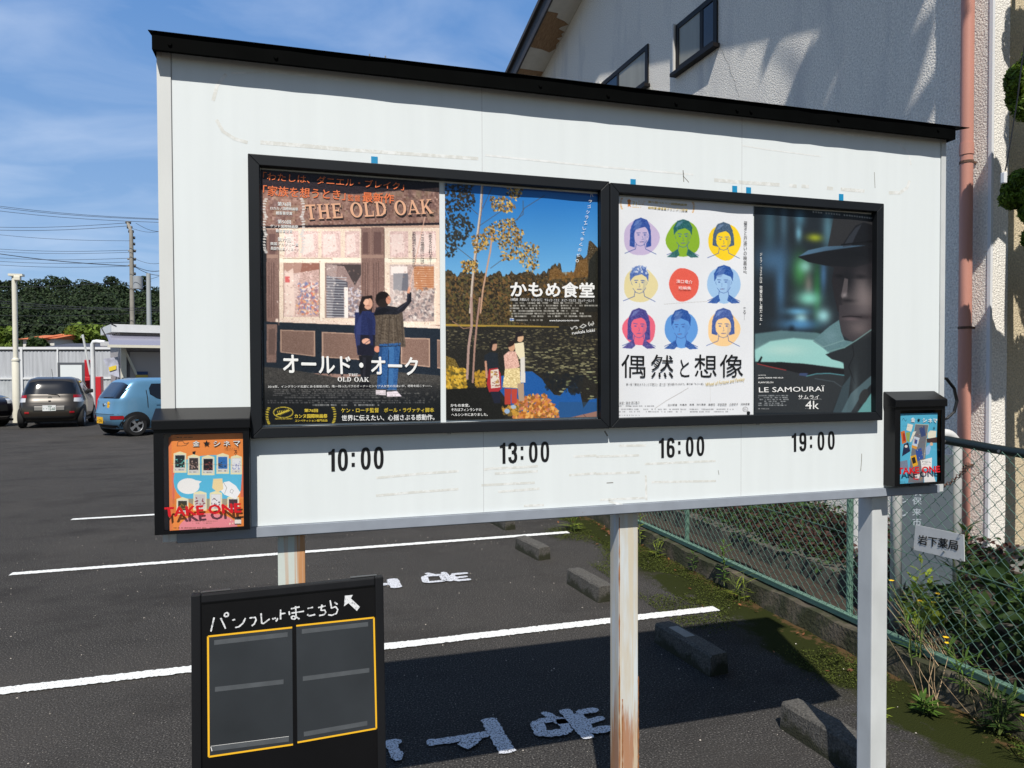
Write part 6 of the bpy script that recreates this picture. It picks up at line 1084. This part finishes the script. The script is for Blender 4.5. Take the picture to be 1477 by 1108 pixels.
# taupe hatchback, seen from behind
rows = [(.22, .12, 2.90, .74), (.30, .04, 2.96, .80), (.45, 0, 2.985, .835), (.62, .01, 2.97, .84), (.78, .07, 2.90, .835), (.88, .12, 2.72, .81), (.96, .15, 2.45, .79), (1.0, .17, 2.32, .775), (1.2, .27, 1.98, .70), (1.36, .36, 1.68, .635), (1.44, .44, 1.45, .58), (1.475, .55, 1.25, .50), (1.49, .75, 1.1, .36)]
d0 = 20.6; pL, pR = cz(36, d0), cz(112, d0+.9); mid = (pL+pR)/2; HA_ = R(97); fwd_ = Vector((math.cos(HA_), math.sin(HA_), 0)); loc = mid-fwd_*.48
taupe, c = make_car('parked_hatchback', tuple(loc), HA_, 'taupe grey small hatchback parked with its rear to the camera', car_paint('taupe_car_paint', lin(60, 55, 49)), rows, 2.985, (.48, 2.48), .30, .745, 'spoke', 'h')
c.end_patch('rear_window', M['carglass'], taupe, [(y, .99+.012*abs(y), 1.385-.10*(abs(y)/.6)**4) for y in np.linspace(-.63, .63, 22)])
for sg in (-1, 1):
    c.end_patch('tail_lamp', M['tail'], taupe, [(sg*y, .88, .965) for y in (np.linspace(.58, .79, 8))][::sg], off=.009); c.end_patch('reverse_lamp', M['clearlamp'], taupe, [(sg*y, .75+.1*(.79-y), .878) for y in (np.linspace(.60, .81, 8))][::sg], off=.007); c.end_patch('reflector', M['tail'], taupe, [(sg*y, .43, .49) for y in np.linspace(.50, .62, 4)][::sg], off=.008)
    c.side_patch('side_window', M['carglass'], taupe, [(x, 1.0, min(1.36, 1.03+(x-.45)*1.1, 1.36-.62*max(0, x-1.55))) for x in np.linspace(.48, 2.0, 14)], sg); c.side_patch('door_seam', M['darktrim'], taupe, [(1.0, .35, .98), (1.014, .35, .98)], sg, .004)
    b = MB(); b.box((1.72, sg*.80-.09, .98), (1.84, sg*.80+.09, 1.10), bev=.03); b.build('door_mirror', M['darktrim'], taupe, world=False, smooth=True)
c.end_patch('plate_recess', M['darktrim'], taupe, [(y, .50, .68) for y in np.linspace(-.40, .40, 8)], off=.006); c.end_patch('plate_garnish', M['plateW'] if False else mat('silver_garnish', lin(150, 146, 140), .3, metal=.4), taupe, [(y, .53, .65) for y in np.linspace(-.37, .37, 8)], off=.010)
plate(taupe, c, 0, .59, .33, .165, 'plateW', 'plateG', 'rear', (('・・12-60', (-.85, -.8, .9, .25)), ('500', (-.2, .4, .4, .85))))
c.end_patch('lower_bumper', M['darktrim'], taupe, [(y, .225, .36-.03*abs(y)) for y in np.linspace(-.70, .70, 12)], off=.006); c.end_patch('hatch_seam', M['darktrim'], taupe, [(y, .725, .735) for y in np.linspace(-.66, .66, 12)], off=.004)
b = MB(); x = c.rear(0, .9); b.cyl((x-.012, 0, .88), (x+.01, 0, .88), .055, 20); b.build('badge', M['chrome'], taupe, world=False); b = MB(); b.tube([(c.rear(.05, 1.0)-.012, .05, 1.0), (c.rear(-.2, .98)-.014, -.2, .97), (c.rear(-.24, .92)-.014, -.24, .91)], .012, 6); b.box((c.rear(0, .79)-.012, -.03, .765), (c.rear(0, .79)+.01, .03, .81)); b.build('wiper', M['darktrim'], taupe, world=False)
b = MB(); b.tube([(.62, 0, 1.475), (.45, 0, 1.72)], .006, 5); b.build('aerial', M['darktrim'], taupe, world=False)
# light blue kei car, rear three quarter
rows = [(.20, .14, 3.28, .66), (.30, .05, 3.36, .70), (.42, .0, 3.39, .735), (.58, .0, 3.38, .738), (.70, .03, 3.34, .735), (.82, .05, 3.26, .728), (.92, .06, 2.86, .712), (1.0, .10, 2.62, .695), (1.2, .25, 2.26, .63), (1.36, .38, 1.95, .58), (1.44, .50, 1.72, .53), (1.47, .66, 1.5, .44), (1.48, .9, 1.3, .3)]
n_ = cz(194, 18.0); f_ = cz(156, 18.85); HB = math.atan2(f_.y-n_.y, f_.x-n_.x)-math.pi/2; fwd_ = Vector((math.cos(HB), math.sin(HB), 0)); lt = Vector((-math.sin(HB), math.cos(HB), 0)); loc = n_+lt*.64-fwd_*.50
kei, c = make_car('parked_kei_car', tuple(loc), HB, 'light blue compact hatchback half hidden behind the board edge', car_paint('light_blue_car_paint', lin(98, 146, 180), .3), rows, 3.39, (.50, 2.92), .278, .635, 'cap', 'k')
c.end_patch('rear_window', M['carglass'], kei, [(y, .965, 1.37-.10*(abs(y)/.55)**4) for y in np.linspace(-.56, .56, 20)])
for sg in (-1, 1):
    c.end_patch('tail_lamp', M['tail'], kei, [(sg*y, .45, .53) for y in np.linspace(.40, .66, 8)][::sg], off=.009); c.end_patch('bumper_slot', M['darktrim'], kei, [(sg*y, .44, .54) for y in np.linspace(.38, .68, 8)][::sg], off=.005)
    c.side_patch('side_window', M['carglass'], kei, [(x, .93+max(0, .14-(x-.85)*.7), min(1.33, 1.12+(x-.80)*1.5, 1.34-.55*max(0, x-1.75))) for x in np.linspace(.86, 1.5, 9)], sg); c.side_patch('side_window', M['carglass'], kei, [(x, .93, min(1.34, 1.34-.75*max(0, x-1.7))) for x in np.linspace(1.57, 2.2, 8)], sg)
    c.side_patch('door_seam', M['darktrim'], kei, [(.80+.02*abs(i-3), z_, z_+.16) for i, z_ in ()] or [(1.53, .33, 1.36), (1.542, .33, 1.36)], sg, .004); c.side_patch('door_handle', M['chrome'] if False else car_paint('handle_paint', lin(98, 146, 180)), kei, [(x, .80, .83) for x in np.linspace(.98, 1.14, 4)], sg, .022); c.side_patch('door_seam', M['darktrim'], kei, [(.775, .74, 1.18), (.785, .72, 1.17), (.795, .70, 1.16)], sg, .004)
plate(kei, c, .18, .40, .33, .165, 'plateY', 'darktrim', 'rear', (('52-78', (-.8, -.8, .8, .25)),)) if False else None
x = c.rear(.1, .40); b = MB(); b.box((x-.02, .0, .33), (x-.004, .30, .49)); pl = b.build('number_plate', M['plateY'], kei, world=False); text('plate_lettering', '・574', (x-.02, .27, .43), (x-.02, .03, .43), (x-.02, .27, .35), M['darktrim'], pl, off=(-.002, 0, 0), world=False, bold=.02)
b = MB(); x = c.rear(0, .76); b.cyl((x-.012, .02, .80), (x+.01, .02, .80), .04, 16); b.build('badge', M['chrome'], kei, world=False); b = MB(); x = c.rear(-.22, .78); b.cyl((x-.008, -.22, .76), (x+.01, -.22, .76), .06, 14); b.cyl((x-.008, -.22, .84), (x+.01, -.22, .84), .045, 14); b.build('round_sticker', M['plateY'], kei, world=False)
c.end_patch('hatch_seam', M['darktrim'], kei, [(y, .565, .575) for y in np.linspace(-.6, .6, 12)], off=.004); c.end_patch('lower_bumper', M['darktrim'], kei, [(y, .205, .29) for y in np.linspace(-.6, .6, 12)], off=.006); b = MB(); b.tube([(c.rear(.1, .985)-.014, .1, .985), (c.rear(-.35, 1.01)-.014, -.35, 1.0)], .011, 6); b.build('wiper', M['darktrim'], kei, world=False)
# black car, only its nose in the picture
rows = [(.22, .12, 3.9, .74), (.32, .04, 3.98, .80), (.48, 0, 4.0, .84), (.66, .02, 3.98, .845), (.80, .05, 3.92, .84), (.90, .08, 3.72, .82), (.98, .1, 3.15, .79), (1.04, .14, 2.85, .77), (1.25, .3, 2.45, .70), (1.42, .42, 2.1, .63), (1.50, .55, 1.9, .56), (1.53, .8, 1.7, .42)]
HC = R(-38); tip = cz(21, 21.6); fwd_ = Vector((math.cos(HC), math.sin(HC), 0)); lt = Vector((-math.sin(HC), math.cos(HC), 0)); loc = tip-fwd_*3.9-lt*.72
dark, c = make_car('parked_dark_car', tuple(loc), HC, 'black car with only its nose showing at the left edge', car_paint('black_car_paint', lin(30, 27, 36)), rows, 4.0, (.72, 3.25), .31, .74, 'spoke', 'd')
for sg in (-1, 1):
    c.end_patch('headlight', M['clearlamp'], dark, [(sg*y, .70, .84) for y in np.linspace(.46, .80, 9)][::-sg], 'front', off=.008); c.side_patch('side_window', M['carglass'], dark, [(x, 1.04, min(1.42, 1.2+(x-.6)*.6, 1.42-.5*max(0, x-1.9))) for x in np.linspace(.7, 2.5, 14)], sg)
c.end_patch('grille', M['darktrim'], dark, [(y, .48, .66) for y in np.linspace(.44, -.44, 9)], 'front', off=.006); c.end_patch('bumper_chrome', M['chrome'], dark, [(y, .30, .325) for y in np.linspace(.7, -.7, 12)], 'front', off=.008); c.end_patch('windscreen', M['carglass'], dark, [(y, 1.06, 1.40) for y in np.linspace(.62, -.62, 14)], 'front', off=.006)
x = c.front(0, .5); b = MB(); b.box((x+.012, -.165, .44), (x+.022, .165, .60)); b.build('number_plate', M['plateW'], dark, world=False)

# ------------------------------------------------------------------ far side of the lot
M['wpaint'] = mat('white_painted_steel', lin(222, 224, 226), .45, var=.05, vscale=4); M['polycarb'] = mat('grey_corrugated_sheet', lin(184, 187, 192), .32, var=.2, vscale=1.2, stretch=(8, 8, .4)); M['polylow'] = mat('pale_corrugated_sheet', lin(188, 192, 196), .25, var=.2, vscale=2.0, spec=.6)
f0, f1 = cz(-260, 31.5), cz(330, 33.6); dirf = (f1-f0).normalized(); Lf = (f1-f0).length; nf = Vector((dirf.y, -dirf.x, 0))
pf = thing('panel_fence', tuple(f0), 'long white framed fence of translucent corrugated sheets behind the cars', 'fence')
FB = Matrix(((dirf.x, -nf.x, 0, f0.x), (dirf.y, -nf.y, 0, f0.y), (0, 0, 1, 0), (0, 0, 0, 1))); pf.rotation_euler = FB.to_euler()
ztop = 2.78; b = MB(); b.box((0, -.05, ztop-.11), (Lf, .05, ztop)); b.box((0, -.05, 1.30), (Lf, .05, 1.38)); b.box((0, -.05, .05), (Lf, .05, .12)); b.build('rail', M['wpaint'], pf, world=False)
b = MB(); b.box((0, -.03, ztop-.17), (Lf, .03, ztop-.12)); b.build('rail_gap', M['darktrim'], pf, world=False)
k = 0; x = .6
while x < Lf: b = MB(); b.box((x-.05 if k % 2 else x-.03, -.07, 0), (x+.05 if k % 2 else x+.03, -.052, ztop-.01)); b.build('fence_post', M['wpaint'], pf, world=False); x += 1.55; k += 1
b = MB(); xs = np.arange(0, Lf, .038)
for z0, z1, mi in ((1.385, ztop-.115, 0), (.125, 1.295, 1)):
    o = len(b.v)
    for i, x in enumerate(xs): yy = .012*math.sin(x*2*math.pi/.152); b.v += [(x, yy, z0), (x, yy, z1)]
    for i in range(len(xs)-1): b.f.append((o+2*i, o+2*i+2, o+2*i+3, o+2*i+1)); b.m.append(mi)
b.build('corrugated_panel', [M['polycarb'], M['polylow']], pf, world=False)
p = cz(23, 23.0); lp = thing('light_pole', tuple(p), 'tall cream lamp post with a stepped base behind the taupe car', 'lamp post'); top = atD(23, 398, 23).z; stp = atD(23, 519, 23).z
b = MB(); b.tube([p+Vector((0, 0, 0)), p+Vector((0, 0, stp-.02)), p+Vector((0, 0, stp+.06))], [.115, .115, .08], 16); b.cyl(p+Vector((0, 0, stp)), p+Vector((0, 0, top)), .075, 16); b.tube([p+Vector((0, 0, stp-.04)), p+Vector((0, 0, stp+.01))], .128, 16); b.build('pole', M['pole'], lp, smooth=True)
b = MB(); q = p+Vector((0, 0, top)); b.box((q.x-.14, q.y-.12, q.z-.02), (q.x+.26, q.y+.1, q.z+.05)); b.box((q.x+.02, q.y-.14, q.z-.16), (q.x+.2, q.y+.02, q.z-.02), bev=.02); b.build('lamp_head', M['pole'], lp)
# white notice panel
p = cz(102, 26.5); nb = thing('white_sign_panel', tuple(p), 'blank white panel in a dark frame above the taupe car', 'sign'); dz = lambda y, d: atD(100, y, d).z
r_ = lambda px, d, z: Vector((cz(px, d).x, cz(px, d).y, z)); P0, P1_ = r_(83, 26.5, 0), r_(122, 26.8, 0); dd = (P1_-P0).normalized(); nn = Vector((dd.y, -dd.x, 0)); zb, zt_ = dz(556, 26.5), dz(523, 26.5)
b = MB(); b.prism([P0+Vector((0, 0, zb)), P1_+Vector((0, 0, zb)), P1_+Vector((0, 0, zt_)), P0+Vector((0, 0, zt_))], -nn*.04); b.tube([P0+Vector((0, 0, 0)), P0+Vector((0, 0, zb+.1))], .04, 8); b.tube([P1_, P1_+Vector((0, 0, zb+.1))], .04, 8); b.build('frame', mat('grey_frame', lin(88, 92, 98), .5), nb)
b = MB(); e = .09; b.prism([P0+dd*e+Vector((0, 0, zb+e)), P1_-dd*e+Vector((0, 0, zb+e)), P1_-dd*e+Vector((0, 0, zt_-e)), P0+dd*e+Vector((0, 0, zt_-e))], nn*.01); b.build('panel', M['white'], nb)
# red dispenser column, hooked pipe, flag, flood light
p = cz(134, 27.5); rp = thing('red_dispenser', tuple(p), 'narrow red dispenser column between the two parked hatchbacks', 'dispenser'); b = MB(); b.box((p.x-.32, p.y-.2, 0), (p.x+.32, p.y+.2, 1.45), bev=.03); b.build('cabinet', mat('red_enamel', lin(196, 44, 52), .35), rp); b = MB(); b.box((p.x-.25, p.y-.18, 1.452), (p.x+.05, p.y+.18, 2.1), bev=.03); b.build('head', mat('red_enamel_head', lin(188, 38, 48), .35), rp)
b = MB(); q0, q1, q2 = r_(120, 27.2, dz(483, 27.2)), r_(131, 27.2, dz(545, 27.2)), r_(118, 27.2, dz(487, 27.2)); b.tube([q2, q0, r_(124, 27.2, dz(505, 27.2)), q1, r_(131, 27.2, .02)], .04, 6); tag(b.build('leaning_pipe', M['galv']), 'thin bent grey pipe rising left of the red dispenser', 'pipe')
b = MB(); q = lambda x, y: r_(x, 25.5, dz(y, 25.5)); b.tube([q(134, 600)*1, q(134, 520), q(134, 497), q(136, 493.5), q(140, 493), q(152, 494.5)], .075, 10); hp = thing('hooked_pole', tuple(r_(134, 25.5, 0)), 'white hooked pole with a small flood lamp at its tip', 'pole'); b.build('pole', M['wpaint'], hp, smooth=True); b = MB(); c_ = q(153, 496); b.box((c_.x-.15, c_.y-.12, c_.z-.1), (c_.x+.28, c_.y+.1, c_.z+.07), bev=.02); b.build('lamp_head', M['clearlamp'], hp)
b = MB(); P_ = [q(149, 518), q(170, 515), q(172, 545), q(158, 540)]; b.prism(P_, (0, .02, 0), 0); fl = tag(b.build('banner_flag', mat('pale_banner', lin(178, 180, 196), .7, var=.3, vscale=5)), 'faded pale banner hanging by the shed post', 'banner'); b = MB(); b.prism([q(157, 530)+Vector((0, -.03, 0)), q(168, 527)+Vector((0, -.03, 0)), q(168, 533)+Vector((0, -.03, 0)), q(158, 536)+Vector((0, -.03, 0))], (0, .005, 0)); b.build('print', M['inkyel'], fl)
# shed with curved awning
s0 = cz(165, 25.0); s1 = cz(262, 26.3); sd = (s1-s0).normalized(); sn = Vector((sd.y, -sd.x, 0)); zz_ = lambda y, d=25.: atD(190, y, d).z; shed = thing('shed', tuple(s0), 'small grey shed with a white roof edge and smoky curved awning', 'shed')
def sb(b, u0, u1, d0, d1, z0, z1):  # box along the shed front; d grows away from the camera
    P_ = [s0+sd*u0-sn*d0, s0+sd*u1-sn*d0, s0+sd*u1-sn*d1, s0+sd*u0-sn*d1]; b.prism([p+Vector((0, 0, z0)) for p in P_], (0, 0, z1-z0)); return b
M['shedw'] = mat('shed_wall', lin(172, 168, 168), .6, var=.05, vscale=2); LS = (s1-s0).length
sb(MB(), .25, LS, .5, 3, .02, zz_(479)).build('wall', M['shedw'], shed); sb(MB(), -.05, LS+.2, .2, 3.2, zz_(478.5), zz_(467)).build('roof_edge', M['wpaint'], shed); sb(MB(), -.25, LS+.2, -.45, -.38, zz_(501, 24.5), zz_(497, 24.5)).build('awning_rail', M['pole'], shed)
b = MB()
for i in range(7):
    t = i/6; 
    for u in (-.2, LS): p = s0+sd*u-sn*(-.42+.85*math.sin(t*1.57)); b.v.append((p.x, p.y, zz_(498)+(zz_(482)-zz_(498))*(1-math.cos(t*1.57))*.0+(zz_(482)-zz_(498))*math.sin(t*1.57)**.6))
for i in range(6): b.f.append((2*i, 2*i+1, 2*i+3, 2*i+2)); b.m.append(0)
b.build('awning', mat('smoky_awning_sheet', lin(134, 134, 150), .25, spec=.5, coat=.3), shed, smooth='all')
sb(MB(), .25, .42, .28, .46, .02, zz_(486)).build('corner_post', M['pole'], shed); b = sb(MB(), .55, 2.0, .44, .497, .03, zz_(507)); b.build('door', mat('shed_door', lin(186, 180, 178), .55), shed)
b = sb(MB(), .48, .548, .42, .498, .03, zz_(507)); sb(b, 2.002, 2.09, .42, .498, .03, zz_(507)); sb(b, .48, 2.09, .42, .498, zz_(507)+.002, zz_(505)); b.build('door_frame', mat('shed_frame', lin(110, 106, 108), .5), shed)
b = MB(); b.tube([s0+sd*.3-sn*.3+Vector((0, 0, zz_(497))), s0+sd*.85-sn*.42+Vector((0, 0, zz_(550)))], .05, 6); b.build('brace', M['pole'], shed)
b = sb(MB(), .72, 1.12, .36, .43, zz_(543), zz_(536)); b.build('blue_notice', mat('blue_notice', lin(40, 70, 120), .5), shed); b = sb(MB(), .72, 1.12, .34, .358, zz_(545.5), zz_(541)); b.build('notice_text_strip', M['inkgold'], shed)
b = MB(); b.tube([s0+sd*.1-sn*.2+Vector((0, 0, zz_(470))), s0+sd*(-.2)-sn*.2+Vector((0, 0, zz_(464))), s0+sd*(-.35)-sn*.2+Vector((0, 0, zz_(474))), s0+sd*(-.2)-sn*.1+Vector((0, 0, zz_(488)))], .02, 6); b.build('drooping_wire', M['darktrim'], shed)
# electricity poles and wires
M['pconc'] = mat('pole_concrete', lin(150, 146, 138), .85, var=.15, vscale=2); M['cablem'] = mat('power_cable', lin(44, 48, 56), .6)
DU = 60.; pz = lambda px, y, d=DU: atD(px, y, d); base = cz(192, DU); up_ = thing('utility_pole', tuple(base), 'tall concrete utility pole with insulators rising behind the shed', 'utility pole')
b = MB(); b.tube([base, Vector((base.x, base.y, pz(190, 333).z))], [.22, .15], 12); b.build('pole', M['pconc'], up_, smooth=True)
b = MB(); ct = Vector((base.x, base.y, pz(190, 335).z)); b.tube([ct, pz(184, 321)], .13, 6); b.tube([pz(184, 374), pz(196, 373)], .07, 5); b.tube([pz(185, 362), pz(196, 361)], .06, 5); b.tube([pz(185, 383), pz(196, 382)], .06, 5); b.build('cross_arm', M['pconc'], up_)
for x, y in ((185, 321), (187, 328), (189, 334), (191, 343), (191, 352), (192, 362), (192, 374), (192, 384), (192, 395), (193, 405)): b = MB(); p = pz(x, y); b.cyl(p+Vector((-.2, 0, 0)), p+Vector((.2, 0, 0)), .12, 8); b.build('insulator', M['cablem'], up_)
b = MB(); p = pz(200, 408); b.cyl(p+Vector((0, -.3, -.55)), p+Vector((0, -.3, .5)), .38, 14); b.box((p.x-.55, p.y-.1, p.z-.1), (p.x, p.y+.1, p.z+.05)); b.build('transformer', mat('grey_transformer', lin(158, 164, 170), .5), up_, smooth=True)
p = cz(216, 45); b = MB(); b.tube([p, Vector((p.x, p.y, atD(216, 395, 45).z))], [.16, .13], 10); tag(b.build('steel_pole', mat('grey_steel_pole', lin(168, 174, 176), .5), smooth=True), 'plain grey steel pole beside the board, right of the utility pole', 'pole')
wires = (((-60, 292), (232, 317), 1), ((-60, 289.5), (232, 316), 1), ((-60, 297), (232, 321), 1), ((-60, 326), (185, 321.5), 1), ((-60, 330), (185, 326), 1), ((-60, 332), (187, 347.5), .8), ((-60, 355), (188, 361), .9), ((-60, 359), (188, 364), .8), ((-60, 368), (188, 372.5), .9), ((-60, 373), (188, 378), .9), ((-60, 378), (188, 384), .9), ((-60, 357), (190, 384), 1.9), ((196, 322), (240, 334), 1), ((192, 330), (240, 331.5), .8), ((196, 385), (240, 389), 1.6), ((196, 386), (240, 397), 1.5), ((196, 374), (240, 378), .8), ((-60, 411), (160, 408), 1.2), ((160, 408), (232, 398), .8), ((-60, 428), (232, 446), 1.6), ((-60, 431), (232, 448), 1.2), ((-60, 440), (232, 443), 1), ((-60, 453), (232, 450), 1), ((-60, 467), (232, 462), .8))
for i, (a, c, w) in enumerate(wires):
    d = 58+ (i % 4); A_, C_ = atD(*a, d), atD(*c, d); b = MB(); b.tube([A_.lerp(C_, t)+Vector((0, 0, -.25*math.sin(math.pi*t))) for t in np.linspace(0, 1, 9)], .021*w, 4); o = b.build('power_line', M['cablem']); tag(o, 'dark overhead power line strung across the left sky and hill', 'power line', 'power lines by the utility pole')
# houses with orange roofs and a long grey roof
def gable(name, px0, px1, ye, yr, d, depth, wallm, roofm, label, yb=520, along=True):
    P0, P1_ = cz(px0, d), cz(px1, d); dd = (P1_-P0).normalized(); nn = Vector((-dd.y, dd.x, 0)); ze, zr_ = atD(px0, ye, d).z, atD(px0, yr, d).z; root = thing(name, tuple(P0), label, 'house')
    b = MB(); b.prism([P0+nn*.0, P1_, P1_+nn*depth, P0+nn*depth], (0, 0, ze)); w = b.build('wall', wallm, root)
    b = MB(); e = .4
    if along:
        A_, B_ = P0-dd*e, P1_+dd*e; V = [A_-nn*e+Vector((0, 0, ze-.05)), B_-nn*e+Vector((0, 0, ze-.05)), B_+nn*(depth/2)+Vector((0, 0, zr_)), A_+nn*(depth/2)+Vector((0, 0, zr_)), B_+nn*(depth+e)+Vector((0, 0, ze-.05)), A_+nn*(depth+e)+Vector((0, 0, ze-.05))]; b.add(V, [(0, 1, 2, 3), (3, 2, 4, 5), (1, 4, 2), (0, 3, 5), (0, 5, 4, 1)])
    else:
        Mx = (P0+P1_)/2; V = [P0-dd*e-nn*e+Vector((0, 0, ze-.1)), P1_+dd*e-nn*e+Vector((0, 0, ze-.1)), Mx-nn*e+Vector((0, 0, zr_)), P0-dd*e+nn*depth+Vector((0, 0, ze-.1)), P1_+dd*e+nn*depth+Vector((0, 0, ze-.1)), Mx+nn*depth+Vector((0, 0, zr_))]; b.add(V, [(0, 1, 2), (3, 5, 4), (0, 2, 5, 3), (1, 4, 5, 2), (0, 3, 4, 1)])
        b2 = MB(); b2.prism([P0-nn*.02+Vector((0, 0, ze-.1)), P1_-nn*.02+Vector((0, 0, ze-.1)), Mx-nn*.02+Vector((0, 0, zr_-.25))], nn*.3)
    b.build('roof', roofm, root); return root, P0, P1_, dd, nn
M['orange'] = mat('orange_tile_roof', lin(196, 108, 62), .8, var=.12, vscale=2); M['hwall'] = mat('white_house_wall', lin(214, 212, 206), .7)
gable('orange_roof_house', 34, 52, 489, 481, 84, 9, M['hwall'], M['orange'], 'white walled house with an orange tiled roof, left of the pair below the hill'); gable('orange_roof_house', 60, 79, 488, 479, 86, 9, M['hwall'], M['orange'], 'house with an orange tiled roof, right of the pair below the hill'); gable('grey_roof_house', 66, 176, 501, 493, 62, 8, M['hwall'], mat('grey_tile_roof', lin(74, 74, 82), .7, var=.15, vscale=3), 'long low house with a dark grey roof just above the panel fence')

# ------------------------------------------------------------------ hill, its wood, and nearer trees
M['forest'] = leafmat('forest_leaves', lin(40, 53, 31), .35, .75, .15)
for nd in M['forest'].node_tree.nodes:
    if nd.type == 'TEX_NOISE': nd.inputs['Scale'].default_value = .13; nd.inputs['Detail'].default_value = 1
    if nd.type == 'MAP_RANGE': nd.inputs[3].default_value = .45; nd.inputs[4].default_value = 1.9; M['forest2'] = leafmat('near_tree_leaves', lin(98, 118, 44), .4, .7, .25)
def hz(d): return max(0, (d-128)/125)**.85*23
V = []; 
for i in range(16):
    for j in range(12):
        px_, d = -520+j*100, 120+i*14; p = cz(px_, d); V.append((p.x, p.y, hz(d)-.4))
b = MB(); b.add(V, [(i*12+j, i*12+j+1, (i+1)*12+j+1, (i+1)*12+j) for i in range(15) for j in range(11)]); structure(b.build('hillside', mat('hill_floor', lin(40, 50, 26), .95, var=.3, vscale=.2), smooth='all'))
L_ = Leaves(); fb = MB()
for i in range(520):
    d = random.uniform(126, 275); px_ = random.uniform(-430, 420); p = cz(px_, d); r_ = random.uniform(2.8, 6.0)*(1 if d > 150 else .75); h = hz(d)+r_*random.uniform(.5, 1.15)
    p_, nn = blobpts((p.x, p.y, h), (r_, r_, r_*.8), int(640 if -130 < px_ < 300 else 30), .8); p_ = p_+.35*np.sin(p_[:, [1, 2, 0]]*2.1)+RNG.normal(0, .12, p_.shape); L_.add(*cards(p_, (.62 if -130 < px_ < 300 else 2.), nn))
for i in range(26):
    px_ = -140+i*17+random.uniform(-7, 7); d = random.uniform(252, 268); p = cz(px_, d); r_ = random.uniform(2.6, 5.0); yt = random.choice((396, 399, 402, 405, 409)); h = atD(px_, yt, d).z-r_*.8
    for k in range(4):
        c_ = (p.x+random.uniform(-.6, .6)*r_, p.y+random.uniform(-.6, .6)*r_, h+random.uniform(-.6, .25)*r_); p_, nn = blobpts(c_, (r_*.6, r_*.6, r_*.5), 170, .7); L_.add(*cards(p_, .6, nn))
tag(L_.build('wood', M['forest']), 'dark green broadleaf wood covering the far hill', 'wood', kind='stuff')
def tree(px_, d, yt, rx, label, n=2600, m='forest2', s=.5):
    p = cz(px_, d); zt_ = atD(px_, yt, d).z; root = thing('broadleaf_tree', tuple(p), label, 'tree'); b = MB(); b.tube([p, p+Vector((.1, 0, zt_*.4)), p+Vector((0, .1, zt_*.8))], [.25, .18, .08], 8)
    L_ = Leaves()
    for k in range(14): 
        a = random.random()*6.28; q = rx*random.uniform(.15, .75); c = (p.x+q*math.cos(a), p.y+q*math.sin(a), zt_*random.uniform(.45, .85)); b.tube([(p.x, p.y, zt_*.45), c], [.07, .02], 5); pp, nn = blobpts(c, (rx*.38, rx*.38, zt_*.17), n//14, .5); L_.add(*cards(pp, s, nn))
    b.build('trunk', M['bark'], root); L_.build('crown', M[m], root, root.location)
tree(118, 92, 468, 4.6, 'wide lighter green tree behind the panel fence, left of the shed'); tree(155, 96, 474, 3.6, 'round light green tree partly hidden by the shed roof'); tree(56, 79, 487, 1.3, 'small dark tree between the two orange roofs', 1400, 'leafd'); tree(-6, 100, 470, 3.2, 'olive green tree at the left edge above the panel fence')
# tall garden trees outside the picture on the right that throw the broken shade on the house
tr = thing('garden_tree', (3.55, .7, 0), 'tall slim garden tree just outside the photo whose shade falls on the house wall', 'tree'); b = MB(); b.tube([(3.55, .7, 0), (3.5, .75, 3), (3.45, .9, 6), (3.4, 1.0, 9.5)], [.12, .1, .07, .02], 10); L_ = Leaves()
def wallcaster(px_, py_, dist):
    p = HM @ onH(px_, py_, 0); return p-SUN_DIR*dist
for (x, y, r_, n) in ((1150, 150, .20, 500), (1190, 90, .22, 600), (1215, 30, .22, 500), (1225, 130, .22, 600), (1265, 90, .22, 500), (1290, 140, .20, 450), (1300, 40, .14, 200), (1320, 180, .12, 150), (1115, 60, .05, 40), (1085, 30, .04, 30), (1250, -30, .28, 600)):
    c = wallcaster(x, y, 6.2+random.uniform(-.5, .5)); pp, nn = blobpts(c, (r_*.5, r_*.6, r_), n, .2); L_.add(*cards(pp, .09, nn)); b.tube([(3.45, .95, min(c.z-.5, 8)), tuple(c)], [.03, .01], 5)
b.build('trunk', M['bark'], tr); L_.build('crown', M['leafd'], tr, tr.location)
